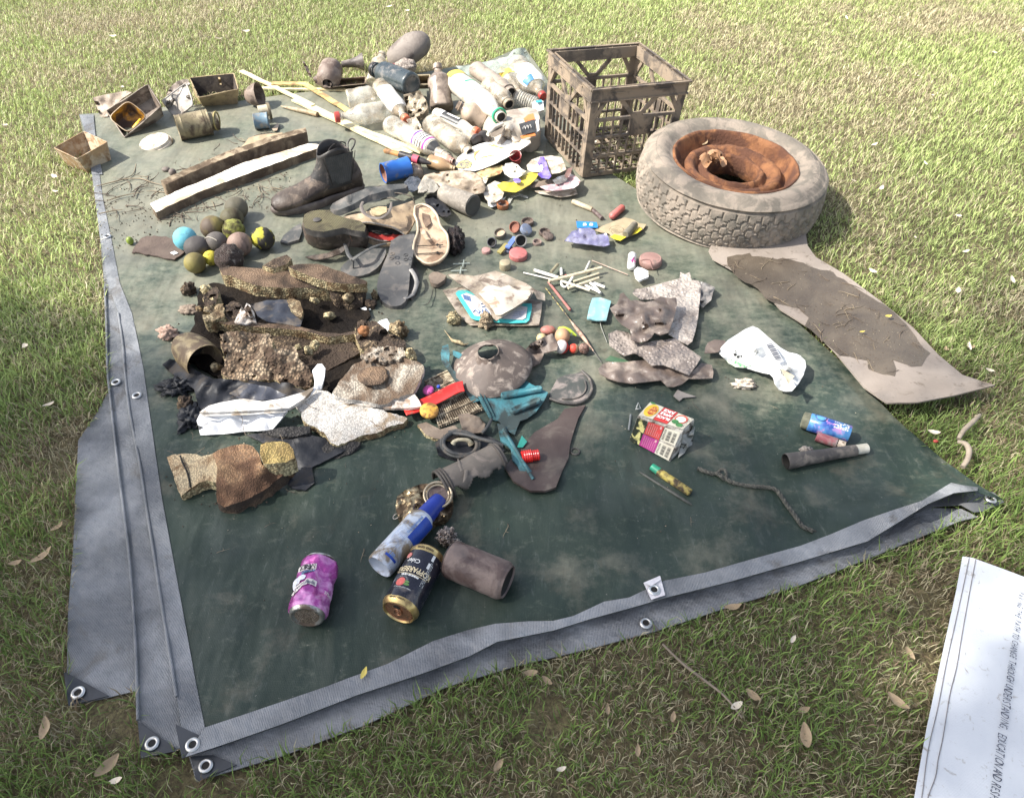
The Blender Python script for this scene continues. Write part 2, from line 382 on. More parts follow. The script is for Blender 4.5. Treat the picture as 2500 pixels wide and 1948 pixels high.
# ---------------------------------------------------------------- lawn: soil sheet and grass blades
def ground():
 m = bpy.data.materials.new('lawn_soil'); m.use_nodes = True; nt = m.node_tree; N = nt.nodes; L = nt.links; B = N['Principled BSDF']
 tc = N.new('ShaderNodeTexCoord')
 def noi(s, d=6, r=.6):
  n = N.new('ShaderNodeTexNoise'); n.inputs['Scale'].default_value = s; n.inputs['Detail'].default_value = d; n.inputs['Roughness'].default_value = r
  L.new(tc.outputs['Object'], n.inputs['Vector']); return n.outputs['Fac']
 def ramp(f, st):
  r = N.new('ShaderNodeValToRGB'); e = r.color_ramp.elements
  while len(e) < len(st): e.new(.5)
  for i, (p, c) in enumerate(st): e[i].position = p; e[i].color = (*c, 1)
  L.new(f, r.inputs[0]); return r.outputs[0]
 a = ramp(noi(55, 8), [(.3, (.035, .022, .014)), (.5, (.09, .062, .038)), (.68, (.2, .155, .085))])
 b = ramp(noi(190, 4), [(.35, (.07, .05, .03)), (.6, (.2, .19, .08)), (.75, (.33, .28, .16))])
 x = N.new('ShaderNodeMix'); x.data_type = 'RGBA'; L.new(noi(3, 3), x.inputs[0]); L.new(a, x.inputs[6]); L.new(b, x.inputs[7])
 L.new(x.outputs[2], B.inputs['Base Color']); B.inputs['Roughness'].default_value = .95
 bn = N.new('ShaderNodeBump'); bn.inputs['Strength'].default_value = .8; bn.inputs['Distance'].default_value = .01; L.new(noi(120, 6), bn.inputs['Height']); L.new(bn.outputs[0], B.inputs['Normal'])
 rows = [-120, -40, -12, -5] + [-2.5 + i * .12 for i in range(84)] + [9, 14, 30, 60, 150, 500]
 cols = [-400, -100, -30, -12, -7] + [-4.5 + i * .15 for i in range(61)] + [7, 12, 30, 100, 400]
 V = [(x_, y_, 0.010 * noise.noise(Vector((x_ * 1.3, y_ * 1.3, 0))) - .006 if abs(x_) < 8 and -3 < y_ < 9 else -.006) for y_ in rows for x_ in cols]
 n = len(cols); F = [(j * n + i, j * n + i + 1, (j + 1) * n + i + 1, (j + 1) * n + i) for j in range(len(rows) - 1) for i in range(n - 1)]
 o = mk('lawn_ground', V, F, m, local=True); o['kind'] = 'structure'; o['label'] = 'earthy lawn ground under the grass'
ground()
def grass():
 rg = np.random.default_rng(11)
 # fields: dense in and near the frame, thinner beyond it
 def scatter(n, x0, x1, y0, y1): return np.stack([rg.uniform(x0, x1, n), rg.uniform(y0, y1, n)], 1)
 A = scatter(520000, -3.0, 3.0, .15, 4.7)
 keep = np.abs(A[:, 0]) < .62 + A[:, 1] * .56
 A = np.concatenate([A[keep], scatter(85000, -7.5, 7, -1.6, 9.0), scatter(110000, -1.9, 1.7, .1, 1.7)])
 # mask by the things that lie flat on the lawn
 polys = []
 for O in (L3, L2, L1, L0, [p[:2] for p in MAT_O], BAN_O):
  polys.append(np.array([tuple(P(p[0], p[1], .01))[:2] for p in O]))
 def inp(poly, Q):
  c = np.zeros(len(Q), bool); j = len(poly) - 1
  for i in range(len(poly)):
   xi, yi = poly[i]; xj, yj = poly[j]
   c ^= ((yi > Q[:, 1]) != (yj > Q[:, 1])) & (Q[:, 0] < (xj - xi) * (Q[:, 1] - yi) / (yj - yi + 1e-12) + xi); j = i
  return c
 bad = np.zeros(len(A), bool)
 for p in polys: bad |= inp(p, A)
 bad |= ((A[:, 0] - .65) ** 2 + (A[:, 1] - 2.07) ** 2) < .22 ** 2
 for bx, by, br in ((315, 1790, .035), (250, 1742, .03), (430, 1925, .035), (560, 1915, .03), (1330, 1760, .04)):
  q = P(bx, by); bad |= (((A[:, 0] - q.x) ** 2 + (A[:, 1] - q.y) ** 2) < br ** 2) & (rg.random(len(A)) < .8)
 A = A[~bad]
 # smooth value-noise fields on a grid
 def field(cell, seed):
  r = np.random.default_rng(seed); g = r.random((int(16 / cell) + 3, int(16 / cell) + 3))
  u = (A[:, 0] + 7.6) / cell; v = (A[:, 1] + 3) / cell; i = np.clip(u.astype(int), 0, g.shape[0] - 2); j = np.clip(v.astype(int), 0, g.shape[1] - 2)
  fu = u - i; fv = v - j; fu = fu * fu * (3 - 2 * fu); fv = fv * fv * (3 - 2 * fv)
  return (g[i, j] * (1 - fu) + g[i + 1, j] * fu) * (1 - fv) + (g[i, j + 1] * (1 - fu) + g[i + 1, j + 1] * fu) * fv
 f1 = field(.45, 1) * .45 + field(.17, 2) * .35 + field(.06, 3) * .2
 f2 = field(.3, 5) * .6 + field(.1, 6) * .4; f3 = field(.9, 9)
 near = np.clip((1.75 - A[:, 1]) / .7, 0, 1)           # the near lawn is longer, greener and more thatched
 bare = (f1 < .36) & (near > .3)
 k = ~(bare & (rg.random(len(A)) < .45)); A = A[k]; f1, f2, f3, near = f1[k], f2[k], f3[k], near[k]
 n = len(A)
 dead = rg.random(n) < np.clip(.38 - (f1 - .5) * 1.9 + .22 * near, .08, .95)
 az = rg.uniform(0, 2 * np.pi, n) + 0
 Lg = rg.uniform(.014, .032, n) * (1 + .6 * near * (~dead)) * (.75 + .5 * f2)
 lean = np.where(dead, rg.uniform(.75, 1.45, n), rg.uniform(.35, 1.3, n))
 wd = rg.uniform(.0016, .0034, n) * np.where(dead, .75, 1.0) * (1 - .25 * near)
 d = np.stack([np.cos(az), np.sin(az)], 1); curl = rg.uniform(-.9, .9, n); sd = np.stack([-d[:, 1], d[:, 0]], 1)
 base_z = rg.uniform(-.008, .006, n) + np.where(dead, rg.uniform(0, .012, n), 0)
 pts = []; w_at = [1.0, .85, 0.05]
 pos = np.concatenate([A, base_z[:, None]], 1); ang = lean * .55; head = az.copy()
 c_list = [pos.copy()]
 for s_ in range(2):
  stp = Lg / 2; a_ = np.clip(ang, 0, 1.7)
  pos = pos + np.stack([np.sin(a_) * np.cos(head) * stp, np.sin(a_) * np.sin(head) * stp, np.cos(a_) * stp], 1)
  c_list.append(pos.copy()); ang = ang + lean * .55; head = head + curl
 V = np.zeros((n, 5, 3)); sdw = np.concatenate([sd, rg.uniform(-.35, .35, n)[:, None]], 1)
 V[:, 0] = c_list[0] - sdw * wd[:, None] * .45; V[:, 1] = c_list[0] + sdw * wd[:, None] * .45
 V[:, 2] = c_list[1] - sdw * wd[:, None] * .5; V[:, 3] = c_list[1] + sdw * wd[:, None] * .5; V[:, 4] = c_list[2]
 V[:, :, 2] = np.maximum(V[:, :, 2], -.005)
 b = (np.arange(n) * 5)[:, None]
 quad = (b + np.array([0, 1, 3, 2])); tri = (b + np.array([2, 3, 4]))
 loops = np.concatenate([quad, tri], 1).ravel(); starts = (np.arange(n) * 7)[:, None] + np.array([0, 4]); tot = np.tile([4, 3], n)
 me = bpy.data.meshes.new('grass'); me.vertices.add(n * 5); me.vertices.foreach_set('co', V.ravel())
 me.loops.add(len(loops)); me.loops.foreach_set('vertex_index', loops.astype(np.int32))
 me.polygons.add(n * 2); me.polygons.foreach_set('loop_start', starts.ravel().astype(np.int32)); me.polygons.foreach_set('loop_total', tot.astype(np.int32))
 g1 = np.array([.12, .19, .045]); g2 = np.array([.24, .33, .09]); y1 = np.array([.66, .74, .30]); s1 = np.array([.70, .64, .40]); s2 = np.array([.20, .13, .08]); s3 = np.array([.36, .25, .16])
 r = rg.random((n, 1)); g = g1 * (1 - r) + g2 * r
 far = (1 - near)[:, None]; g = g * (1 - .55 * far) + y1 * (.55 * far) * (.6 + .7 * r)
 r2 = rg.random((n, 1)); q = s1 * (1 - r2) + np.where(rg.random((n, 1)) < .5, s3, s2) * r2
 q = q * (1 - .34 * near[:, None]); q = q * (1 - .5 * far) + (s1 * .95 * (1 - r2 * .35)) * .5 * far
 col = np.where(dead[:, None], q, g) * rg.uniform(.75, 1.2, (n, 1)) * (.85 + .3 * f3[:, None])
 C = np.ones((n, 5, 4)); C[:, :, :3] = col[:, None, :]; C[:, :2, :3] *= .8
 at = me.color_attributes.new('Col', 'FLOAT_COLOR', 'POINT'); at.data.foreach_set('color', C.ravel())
 me.update(); me.validate()
 m = bpy.data.materials.new('grass_blades'); m.use_nodes = True; nt = m.node_tree; B = nt.nodes['Principled BSDF']
 an = nt.nodes.new('ShaderNodeAttribute'); an.attribute_name = 'Col'; nt.links.new(an.outputs[0], B.inputs['Base Color'])
 B.inputs['Roughness'].default_value = .5; B.inputs['Specular IOR Level'].default_value = .35
 tr = nt.nodes.new('ShaderNodeBsdfTranslucent'); nt.links.new(an.outputs[0], tr.inputs[0]); ms = nt.nodes.new('ShaderNodeMixShader'); ms.inputs[0].default_value = .3
 nt.links.new(B.outputs[0], ms.inputs[1]); nt.links.new(tr.outputs[0], ms.inputs[2]); nt.links.new(ms.outputs[0], nt.nodes['Material Output'].inputs[0])
 me.materials.append(m)
 o = bpy.data.objects.new('lawn_grass', me); COL.objects.link(o); tag(o, 'short dry green and straw coloured lawn grass', 'grass', kind='stuff')
grass()
# ---------------------------------------------------------------- tarpaulin
def tarp_mat():
 m = bpy.data.materials.new('green_tarpaulin'); m.use_nodes = True; nt = m.node_tree; N = nt.nodes; L = nt.links; B = N['Principled BSDF']
 tc = N.new('ShaderNodeTexCoord'); co = tc.outputs['Object']
 def noi(s, d=6, r=.6, dis=0, vec=None):
  n = N.new('ShaderNodeTexNoise'); n.inputs['Scale'].default_value = s; n.inputs['Detail'].default_value = d; n.inputs['Roughness'].default_value = r
  n.inputs['Distortion'].default_value = dis; L.new(vec or co, n.inputs['Vector']); return n.outputs['Fac']
 def mr(f, a, b, c=0, d=1):
  r = N.new('ShaderNodeMapRange'); r.inputs[1].default_value = a; r.inputs[2].default_value = b; r.inputs[3].default_value = c; r.inputs[4].default_value = d
  L.new(f, r.inputs[0]); return r.outputs[0]
 def math_(op, a, b):
  x = N.new('ShaderNodeMath'); x.operation = op
  for i, v in enumerate((a, b)):
   if isinstance(v, (int, float)): x.inputs[i].default_value = v
   else: L.new(v, x.inputs[i])
  return x.outputs[0]
 def mix(f, A, B_):
  x = N.new('ShaderNodeMix'); x.data_type = 'RGBA'
  if isinstance(f, float): x.inputs[0].default_value = f
  else: L.new(f, x.inputs[0])
  for s_, v in ((6, A), (7, B_)):
   if isinstance(v, tuple): x.inputs[s_].default_value = (*v, 1)
   else: L.new(v, x.inputs[s_])
  return x.outputs[2]
 c = mix(mr(noi(5, 4), .35, .65), (.015, .028, .020), (.025, .040, .029))
 # dried silt: strongest where the muddy finds lay (the far half), fine brushed streaks everywhere
 sp = N.new('ShaderNodeSeparateXYZ'); L.new(co, sp.inputs[0])
 far = mr(sp.outputs[1], -.35, .6, -.09, .23)
 mp = N.new('ShaderNodeMapping'); mp.inputs['Scale'].default_value = (1, 1.7, 1); mp.inputs['Rotation'].default_value = (0, 0, .35); L.new(co, mp.inputs[0])
 f1 = math_('ADD', noi(30, 11, .78, .15, mp.outputs[0]), far)
 c = mix(math_('MULTIPLY', mr(f1, .46, .8), .7), c, (.195, .205, .15))
 f2 = math_('ADD', noi(4.5, 9, .68, .1), math_('MULTIPLY', far, .55))
 c = mix(math_('MULTIPLY', mr(f2, .5, .68), .6), c, (.22, .205, .155))
 m3 = N.new('ShaderNodeMapping'); m3.inputs['Scale'].default_value = (1, .3, 1); m3.inputs['Rotation'].default_value = (0, 0, 1.1); L.new(co, m3.inputs[0])
 c = mix(mr(noi(75, 7, .75, .3, m3.outputs[0]), .56, .72, 0, .42), c, (.13, .145, .125))
 c = mix(mr(noi(3.2, 6, .6), .5, .66, 0, .3), c, (.07, .085, .08))
 c = mix(mr(noi(170, 3, .6), .70, .78, 0, .6), c, (.3, .29, .24))
 c = mix(math_('MULTIPLY', mr(noi(9, 9, .72, .1), .55, .72), .35), c, (.085, .065, .04))
 L.new(c, B.inputs['Base Color'])
 L.new(mr(noi(12, 6), .3, .7, .42, .68), B.inputs['Roughness']); B.inputs['Specular IOR Level'].default_value = .4
 w1 = N.new('ShaderNodeTexWave'); w1.inputs['Scale'].default_value = 110; w1.bands_direction = 'X'; L.new(co, w1.inputs[0])
 w2 = N.new('ShaderNodeTexWave'); w2.inputs['Scale'].default_value = 110; w2.bands_direction = 'Y'; L.new(co, w2.inputs[0])
 h = math_('ADD', math_('MULTIPLY', math_('ADD', w1.outputs[1], w2.outputs[1]), .07), math_('MULTIPLY', noi(60, 8, .65), .9))
 bn = N.new('ShaderNodeBump'); bn.inputs['Strength'].default_value = .55; bn.inputs['Distance'].default_value = .002; L.new(h, bn.inputs['Height'])
 mp2 = N.new('ShaderNodeMapping'); mp2.inputs['Scale'].default_value = (2.2, .7, 1); mp2.inputs['Rotation'].default_value = (0, 0, -.5); L.new(co, mp2.inputs[0])
 b2 = N.new('ShaderNodeBump'); b2.inputs['Strength'].default_value = .5; b2.inputs['Distance'].default_value = .05; L.new(noi(4, 3, .45, .2, mp2.outputs[0]), b2.inputs['Height'])
 L.new(b2.outputs[0], bn.inputs['Normal']); L.new(bn.outputs[0], B.inputs['Normal'])
 return m
TARP = tarp_mat()
tp = thing('tarpaulin', 'large folded green tarpaulin with grey hems and metal eyelets spread on the lawn', 'tarpaulin', P(1100, 900, 0))
def strip(name, outer, inner, hf, mat, lift=.0016, cell=16, th=.0012):
 return sheet(name, list(outer) + list(reversed(inner)), mat, tp, th=th, cell=cell, hf=lambda x, y: hf(x, y) + lift)
sheet('top_sheet', L3, TARP, tp, th=.0015, cell=18, hf=tarp_h)
h2 = lambda x, y: .0075 + .0022 * nz((x / 300, y / 130, 0), 2, 4)
sheet('left_fold', L2, GREY_HEM, tp, th=.003, cell=30, hf=h2)
h1 = lambda x, y: .004 + .0025 * nz((x / 200, y / 150, 1), 2, 6) + (.004 if x < 180 else 0)
sheet('lowest_fold', L1, GREY_HEM, tp, th=.002, cell=26, hf=h1)
H0 = idw(D([(418, 1665, .006), (780, 1545, .007), (1100, 1420, .007), (1250, 1385, .006), (1560, 1292, .008), (1850, 1192, .012), (1950, 1150, .024), (2050, 1110, .022), (2088, 1102, .012), (1000, 1360, .006), (1900, 1080, .008)]), 2.4)
h0 = lambda x, y: H0(x, y) + .0025 * nz((x / 160, y / 160, 2), 2, 8)
sheet('lower_fold', L0, GREY_HEM, tp, th=.0025, cell=26, hf=h0)
HM = idw(D([(1700, 1190, .02), (1850, 1148, .02), (1990, 1080, .022), (2060, 1076, .034), (2110, 1080, .022), (2142, 1070, .022), (2060, 1040, .02), (1900, 1090, .016)]), 2.4)
sheet('corner_fold', LM, M('tarp_underside', (.09, .095, .1), (.14, .14, .14), 10, .5, .2), tp, th=.002, cell=18, hf=HM)
# hems of the top sheet
i_left = [(236, 372), (250, 480), (275, 600), (292, 690), (322, 765), (338, 840), (350, 900), (364, 1000), (395, 1215), (420, 1350), (446, 1490), (476, 1655), (500, 1775)]
o_left = [(225, 427), (243, 572), (263, 692), (289, 765), (300, 840), (305, 904), (316, 1000), (341, 1130), (366, 1290), (391, 1450), (431, 1700), (453, 1846)]
strip('hem', o_left, i_left, tarp_h, GREY_HEM)
i_front = [(500, 1775), (600, 1742), (700, 1708), (800, 1674), (844, 1657), (946, 1620), (1058, 1564), (1140, 1538), (1209, 1522), (1290, 1516), (1350, 1515), (1400, 1503), (1475, 1468), (1536, 1458), (1622, 1417), (1722, 1397), (1830, 1366), (1954, 1332), (2030, 1303), (2105, 1271), (2180, 1245), (2251, 1222), (2322, 1178), (2350, 1184), (2388, 1189)]
o_front = D([(396, 1613), (470, 1589), (600, 1544), (760, 1482), (900, 1436), (1000, 1399), (1060, 1368), (1180, 1344), (1260, 1319), (1345, 1296), (1420, 1274), (1560, 1239), (1700, 1199), (1850, 1154), (1920, 1111), (1980, 1074), (2035, 1051), (2085, 1046)])
strip('hem', o_front, i_front, tarp_h, GREY_HEM, lift=.006, cell=12)
strip('hem', [(194, 281), (210, 330), (224, 426)], [(228, 280), (233, 330), (250, 426)], tarp_h, GREY_HEM, lift=.0032)
# stitched ridges on the left folds
for pts, hf, l_ in (([(256, 700), (260, 800), (262, 900), (268, 960), (290, 1150), (315, 1350), (330, 1550), (337, 1757)], h2, .004),
     ([(289, 765), (300, 840), (305, 904), (316, 1000), (341, 1130), (366, 1290), (391, 1450), (431, 1700)], tarp_h, .0025)):
 tube('welt', [P(x, y, hf(x, y) + l_) for x, y in pts], .0028, GREY_HEM, tp, sm=6)
for O, z in (([(155, 1637), (266, 1698), (167, 1722)], h1), ([(336, 1759), (437, 1831), (344, 1850)], h2), ([(428, 1767), (542, 1820), (444, 1850)], tarp_h), ([(465, 1846), (519, 1842), (578, 1866), (480, 1908)], h0)):
 sheet('corner_patch', O, DARK_PATCH, tp, th=.002, cell=20, hf=lambda x, y, z=z: z(x, y) + .004)
def eyelet(px, py, z, tilt=(0, 0), r=.0112):
 c = P(px, py, z); g = G(); n = 28; R = Matrix.Rotation(tilt[0], 3, 'X') @ Matrix.Rotation(tilt[1], 3, 'Y')
 prof = [(.50, .0), (.54, .0016), (.72, .0022), (.92, .0015), (1.0, 0)]
 V = [c + R @ Vector((math.cos(2 * math.pi * i / n) * k * r, math.sin(2 * math.pi * i / n) * k * r, zz)) for k, zz in prof for i in range(n)]
 F = [(j * n + i, j * n + (i + 1) % n, (j + 1) * n + (i + 1) % n, (j + 1) * n + i) for j in range(len(prof) - 1) for i in range(n)]
 e = mk('eyelet', V, F, METAL, tp)
 mk('eyelet_hole_shade', [c + R @ Vector((math.cos(2 * math.pi * i / n) * .5 * r, math.sin(2 * math.pi * i / n) * .5 * r, .0003)) for i in range(n)], [tuple(range(n))], BLACKHOLE, e)  # opaque near-black disc drawn for the shade in the open hole
for px, py, hf, l_ in ((190, 1690, h1, .0065), (371, 1814, h2, .0065), (470, 1817, tarp_h, .0065), (502, 1868, h0, .0065), (283, 933, h2, .004), (334, 965, tarp_h, .0045), (1577, 1520, h0, .004), (262, 577, tarp_h, .004)):
 eyelet(px, py, hf(px, py) + l_)
eyelet(2419, 1218, .036, (-.12, .1))
st = sheet('sticker', [(1571, 1422), (1612, 1406), (1624, 1452), (1590, 1463)], M('paper_tag', (.7, .68, .68), (.6, .56, .58), 40, .6, .2), tp, th=.0008, cell=10, hf=lambda x, y: tarp_h(x, y) + .012)
sheet('sticker_flap', [(1571, 1422), (1611, 1405), (1614, 1414), (1590, 1430)], MATS['paper_tag'], st, th=.0006, cell=8, hf=lambda x, y: tarp_h(x, y) + .016)
eyelet(1597, 1439, tarp_h(1597, 1439) + .013)
# ---------------------------------------------------------------- banner, rubber mat
def banner():
 m = M('white_banner_vinyl', (.56, .58, .6), (.48, .5, .53), 6, .45, .35, 300, .0012, dirt=(.3, .28, .25), da=.05, ds=70, wave=(160, 'X', .6, .3))
 b = thing('banner', 'white hand-lettered banner with stitched edge lying on the lawn', 'banner', P(2400, 1700, .03))
 hf = lambda x, y: .034 + .004 * nz((x / 260, y / 260, 0), 2, 1)
 sheet('banner_sheet', BAN_O, m, b, th=.0015, cell=36, hf=hf)
 TH = M('stitching_thread', (.16, .15, .15), (.22, .2, .2), 60, .8, .1)
 for pts in ([(2366, 1362), (2352, 1430), (2330, 1530), (2310, 1620), (2290, 1725), (2266, 1830), (2250, 1948), (2225, 2100)],
    [(2382, 1366), (2368, 1440), (2350, 1540), (2336, 1625), (2318, 1700), (2302, 1800), (2290, 1855), (2284, 1895), (2262, 1960), (2240, 2100)]):
  tube('stitch_line', [P(x, y, hf(x, y) + .0012) for x, y in pts], .0007, TH, b, sm=5, n=5)
 tube('seam_crease', [P(x, y, hf(x, y) + .001) for x, y in [(2300, 1600), (2336, 1612), (2380, 1632)]], .0008, M('crease_line', (.5, .5, .52)), b, n=5)
 a, c = P(2492, 1448, .036), P(2424, 1950, .036); d = (c - a).normalized(); up = Vector((0, 0, 1)).cross(d)
 pm = plane_map((a + c) / 2 + d * .0, d, up, .0016)
 RT = random.Random(4)
 txt = 'PAVING THE PATH TO CHANGE THROUGH UNDERSTANDING, EDUCATION AND RESPECT'; g = G(); L = (c - a).length; x = -L / 2; step = L / 66.5
 for ch in txt:
  if ch != ' ':
   s_ = (.0125 + .0045 * min(1, max(0, (x + L * .4) / (L * .5)))) * RT.uniform(.93, 1.07); dy = RT.uniform(-.0007, .0007); sk = RT.uniform(.02, .16)
   text_g(ch, s_, lambda u, v, x=x, dy=dy, sk=sk: pm(u * .6 + v * sk + x, v + dy), g)
  x += step * (.66 if ch == ' ' else 1.05)
 g.obj('lettering', INK, b)
banner()
mt = thing('rubber_mat', 'grey beige rubber mat with wet muddy middle beside the tyre', 'mat', P(2050, 800, .012))
MATM = M('dusty_rubber', (.27, .23, .195), (.22, .185, .155), 10, .75, .3, 150, .002, dirt=(.14, .115, .09), da=.1, ds=40)
_hM = idw(MAT_O, 2.2); hM = lambda x, y: _hM(x, y) + .008
sheet('mat_sheet', [p[:2] for p in MAT_O], MATM, mt, th=.004, cell=22, hf=hM, ctrl=())
WET = [(1775, 628), (1800, 622), (1830, 618), (1836, 626), (1880, 630), (1930, 634), (1975, 650), (2020, 660), (2070, 690), (2120, 722), (2170, 752), (2200, 780), (2235, 820), (2255, 850), (2272, 862), (2262, 872),
       (2250, 893), (2225, 895), (2215, 890), (2180, 878), (2188, 900), (2185, 918), (2150, 912), (2120, 900), (2118, 880), (2075, 870), (2050, 868), (2030, 850), (1990, 815), (1965, 795), (1975, 775), (1950, 752), (1900, 742), (1868, 728), (1850, 705), (1820, 690), (1790, 665), (1776, 645)]
sheet('wet_mud_film', WET, M('wet_silt', (.078, .061, .045), (.11, .088, .064), 16, .42, .55, 170, .003, spec=.5), mt, th=.0005, cell=14, jag=3, hf=lambda x, y: hM(x, y) + .001)
# ---------------------------------------------------------------- milk crate
def crate():
 S = .3318; Hh = .294; T = .012; tp_ = .955
 CR = M('muddy_crate_plastic', (.115, .094, .076), (.075, .063, .054), 14, .6, .35, 90, .002, dirt=(.25, .195, .14), da=.42, ds=16)
 ce = thing('milk_crate', 'dirty grey brown plastic milk crate standing upright by the tyre', 'crate', (.316, 2.447, .014), rot=(Matrix.Rotation(.06, 3, 'Y') @ Matrix.Rotation(-.012, 3, 'X') @ Matrix.Rotation(.3646, 3, 'Z')).to_euler())
 def side(k, plate):
  g = G(); h2 = S / 2
  def q(x, z, off=0): t = tp_ + (1 - tp_) * z / Hh; return Vector((x * t, -(h2 * t) + off, z))
  def bar(x0, z0, x1, z1, w, t=T * .75): g.bar(q(x0, z0), q(x1, z1), t, w, up=(0, 1, 0)) if False else g.bar(q(x0, z0, t / 2), q(x1, z1, t / 2), t, w, up=(0, 0, 1) if abs(z1 - z0) < abs(x1 - x0) else (0, -1, 0) )
  def vb(x0, z0, x1, z1, w, t=.009):
   a, b = q(x0, z0, t / 2), q(x1, z1, t / 2); d = (b - a); L_ = d.length; d.normalize(); y = Vector((0, 1, 0)); y = (y - d * y.dot(d)).normalized(); z = d.cross(y)
   g.box((a + b) / 2, (L_, t, w), Matrix((d, y, z)).transposed())
  W = h2 - .012
  for z, w in ((.004, .011), (.066, .007), (.128, .007), (.184, .009)): vb(-W, z, W, z, w, .010)
  nb = 10
  for i in range(nb):
   x = -W + (i + .5) * 2 * W / nb
   vb(x, .004, x, .184, .0034 if i % 3 else .005, .009)
  if plate: vb(-.012, .156, .062, .156, .056, .004)
  else: vb(-.06, .15, .02, .15, .05, .004)
  # V braces under the rim
  for x0, x1 in ((-.062, -.008), (.062, .008)): vb(x0, .243, x1, .186, .012, .008)
  for x0, x1 in ((-W, -.115), (W, .115)): vb(x0 * .98, .186, x1, .243, .012, .008)
  vb(0, .186, 0, .2, .03, .007)
  V = [Matrix.Rotation(k * math.pi / 2, 3, 'Z') @ v for v in g.V]
  mk('side_panel', V, g.F, CR, ce, smooth=False, local=True)
 for k in range(4): side(k, k % 2 == 0)
 g = G(); h2 = S / 2
 for k in range(4):                                                   # rim: outer band, lip, inner web with recesses
  R = Matrix.Rotation(k * math.pi / 2, 3, 'Z'); g2 = G()
  g2.box((0, -h2 + .002, .264), (S - .001, .004, .042)); g2.box((0, -h2 - .0015, .2825), (S + .008, .011, .005)); g2.box((0, -h2 - .0005, .245), (S + .003, .008, .004))
  g2.box((0, -h2 + .015, .2640), (S - .034, .003, .036))
  for x in (-.13, -.062, 0, .062, .13): g2.box((x, -h2 + .0085, .2625), (.003, .010, .036))
  for x in (-.08, .08): g2.box((x, -h2 - .003, .268), (.045, .0022, .0028))
  g.add([R @ v for v in g2.V], g2.F)
 mk('rim', g.V, g.F, CR, ce, smooth=False, local=True)
 for k in range(4):                                                   # corner posts
  R = Matrix.Rotation(k * math.pi / 2, 3, 'Z'); g = G()
  def q(a, z): t = tp_ + (1 - tp_) * z / Hh; return Vector((a[0] * t, a[1] * t, z))
  o = h2 - .001
  prof = [(-o, -o), (-o + .026, -o), (-o + .026, -o + .004), (-o + .006, -o + .006), (-o + .004, -o + .026), (-o, -o + .026)]
  V = [q(a, 0) for a in prof] + [q(a, .243) for a in prof]
  g.add(V, [(i, (i + 1) % 6, 6 + (i + 1) % 6, 6 + i) for i in range(6)])
  mk('corner_post', [R @ v for v in g.V], g.F, CR, ce, smooth=False, local=True)
 g = G(); w = h2 * tp_ - .005
 for i in range(9):
  t = -w + (i + .5) * 2 * w / 9
  g.box((t, 0, .0075), (.005, 2 * w, .006)); g.box((0, t, .0095), (2 * w, .005, .006))
 mk('base_grid', g.V, g.F, CR, ce, smooth=False, local=True)
 return ce
crate()
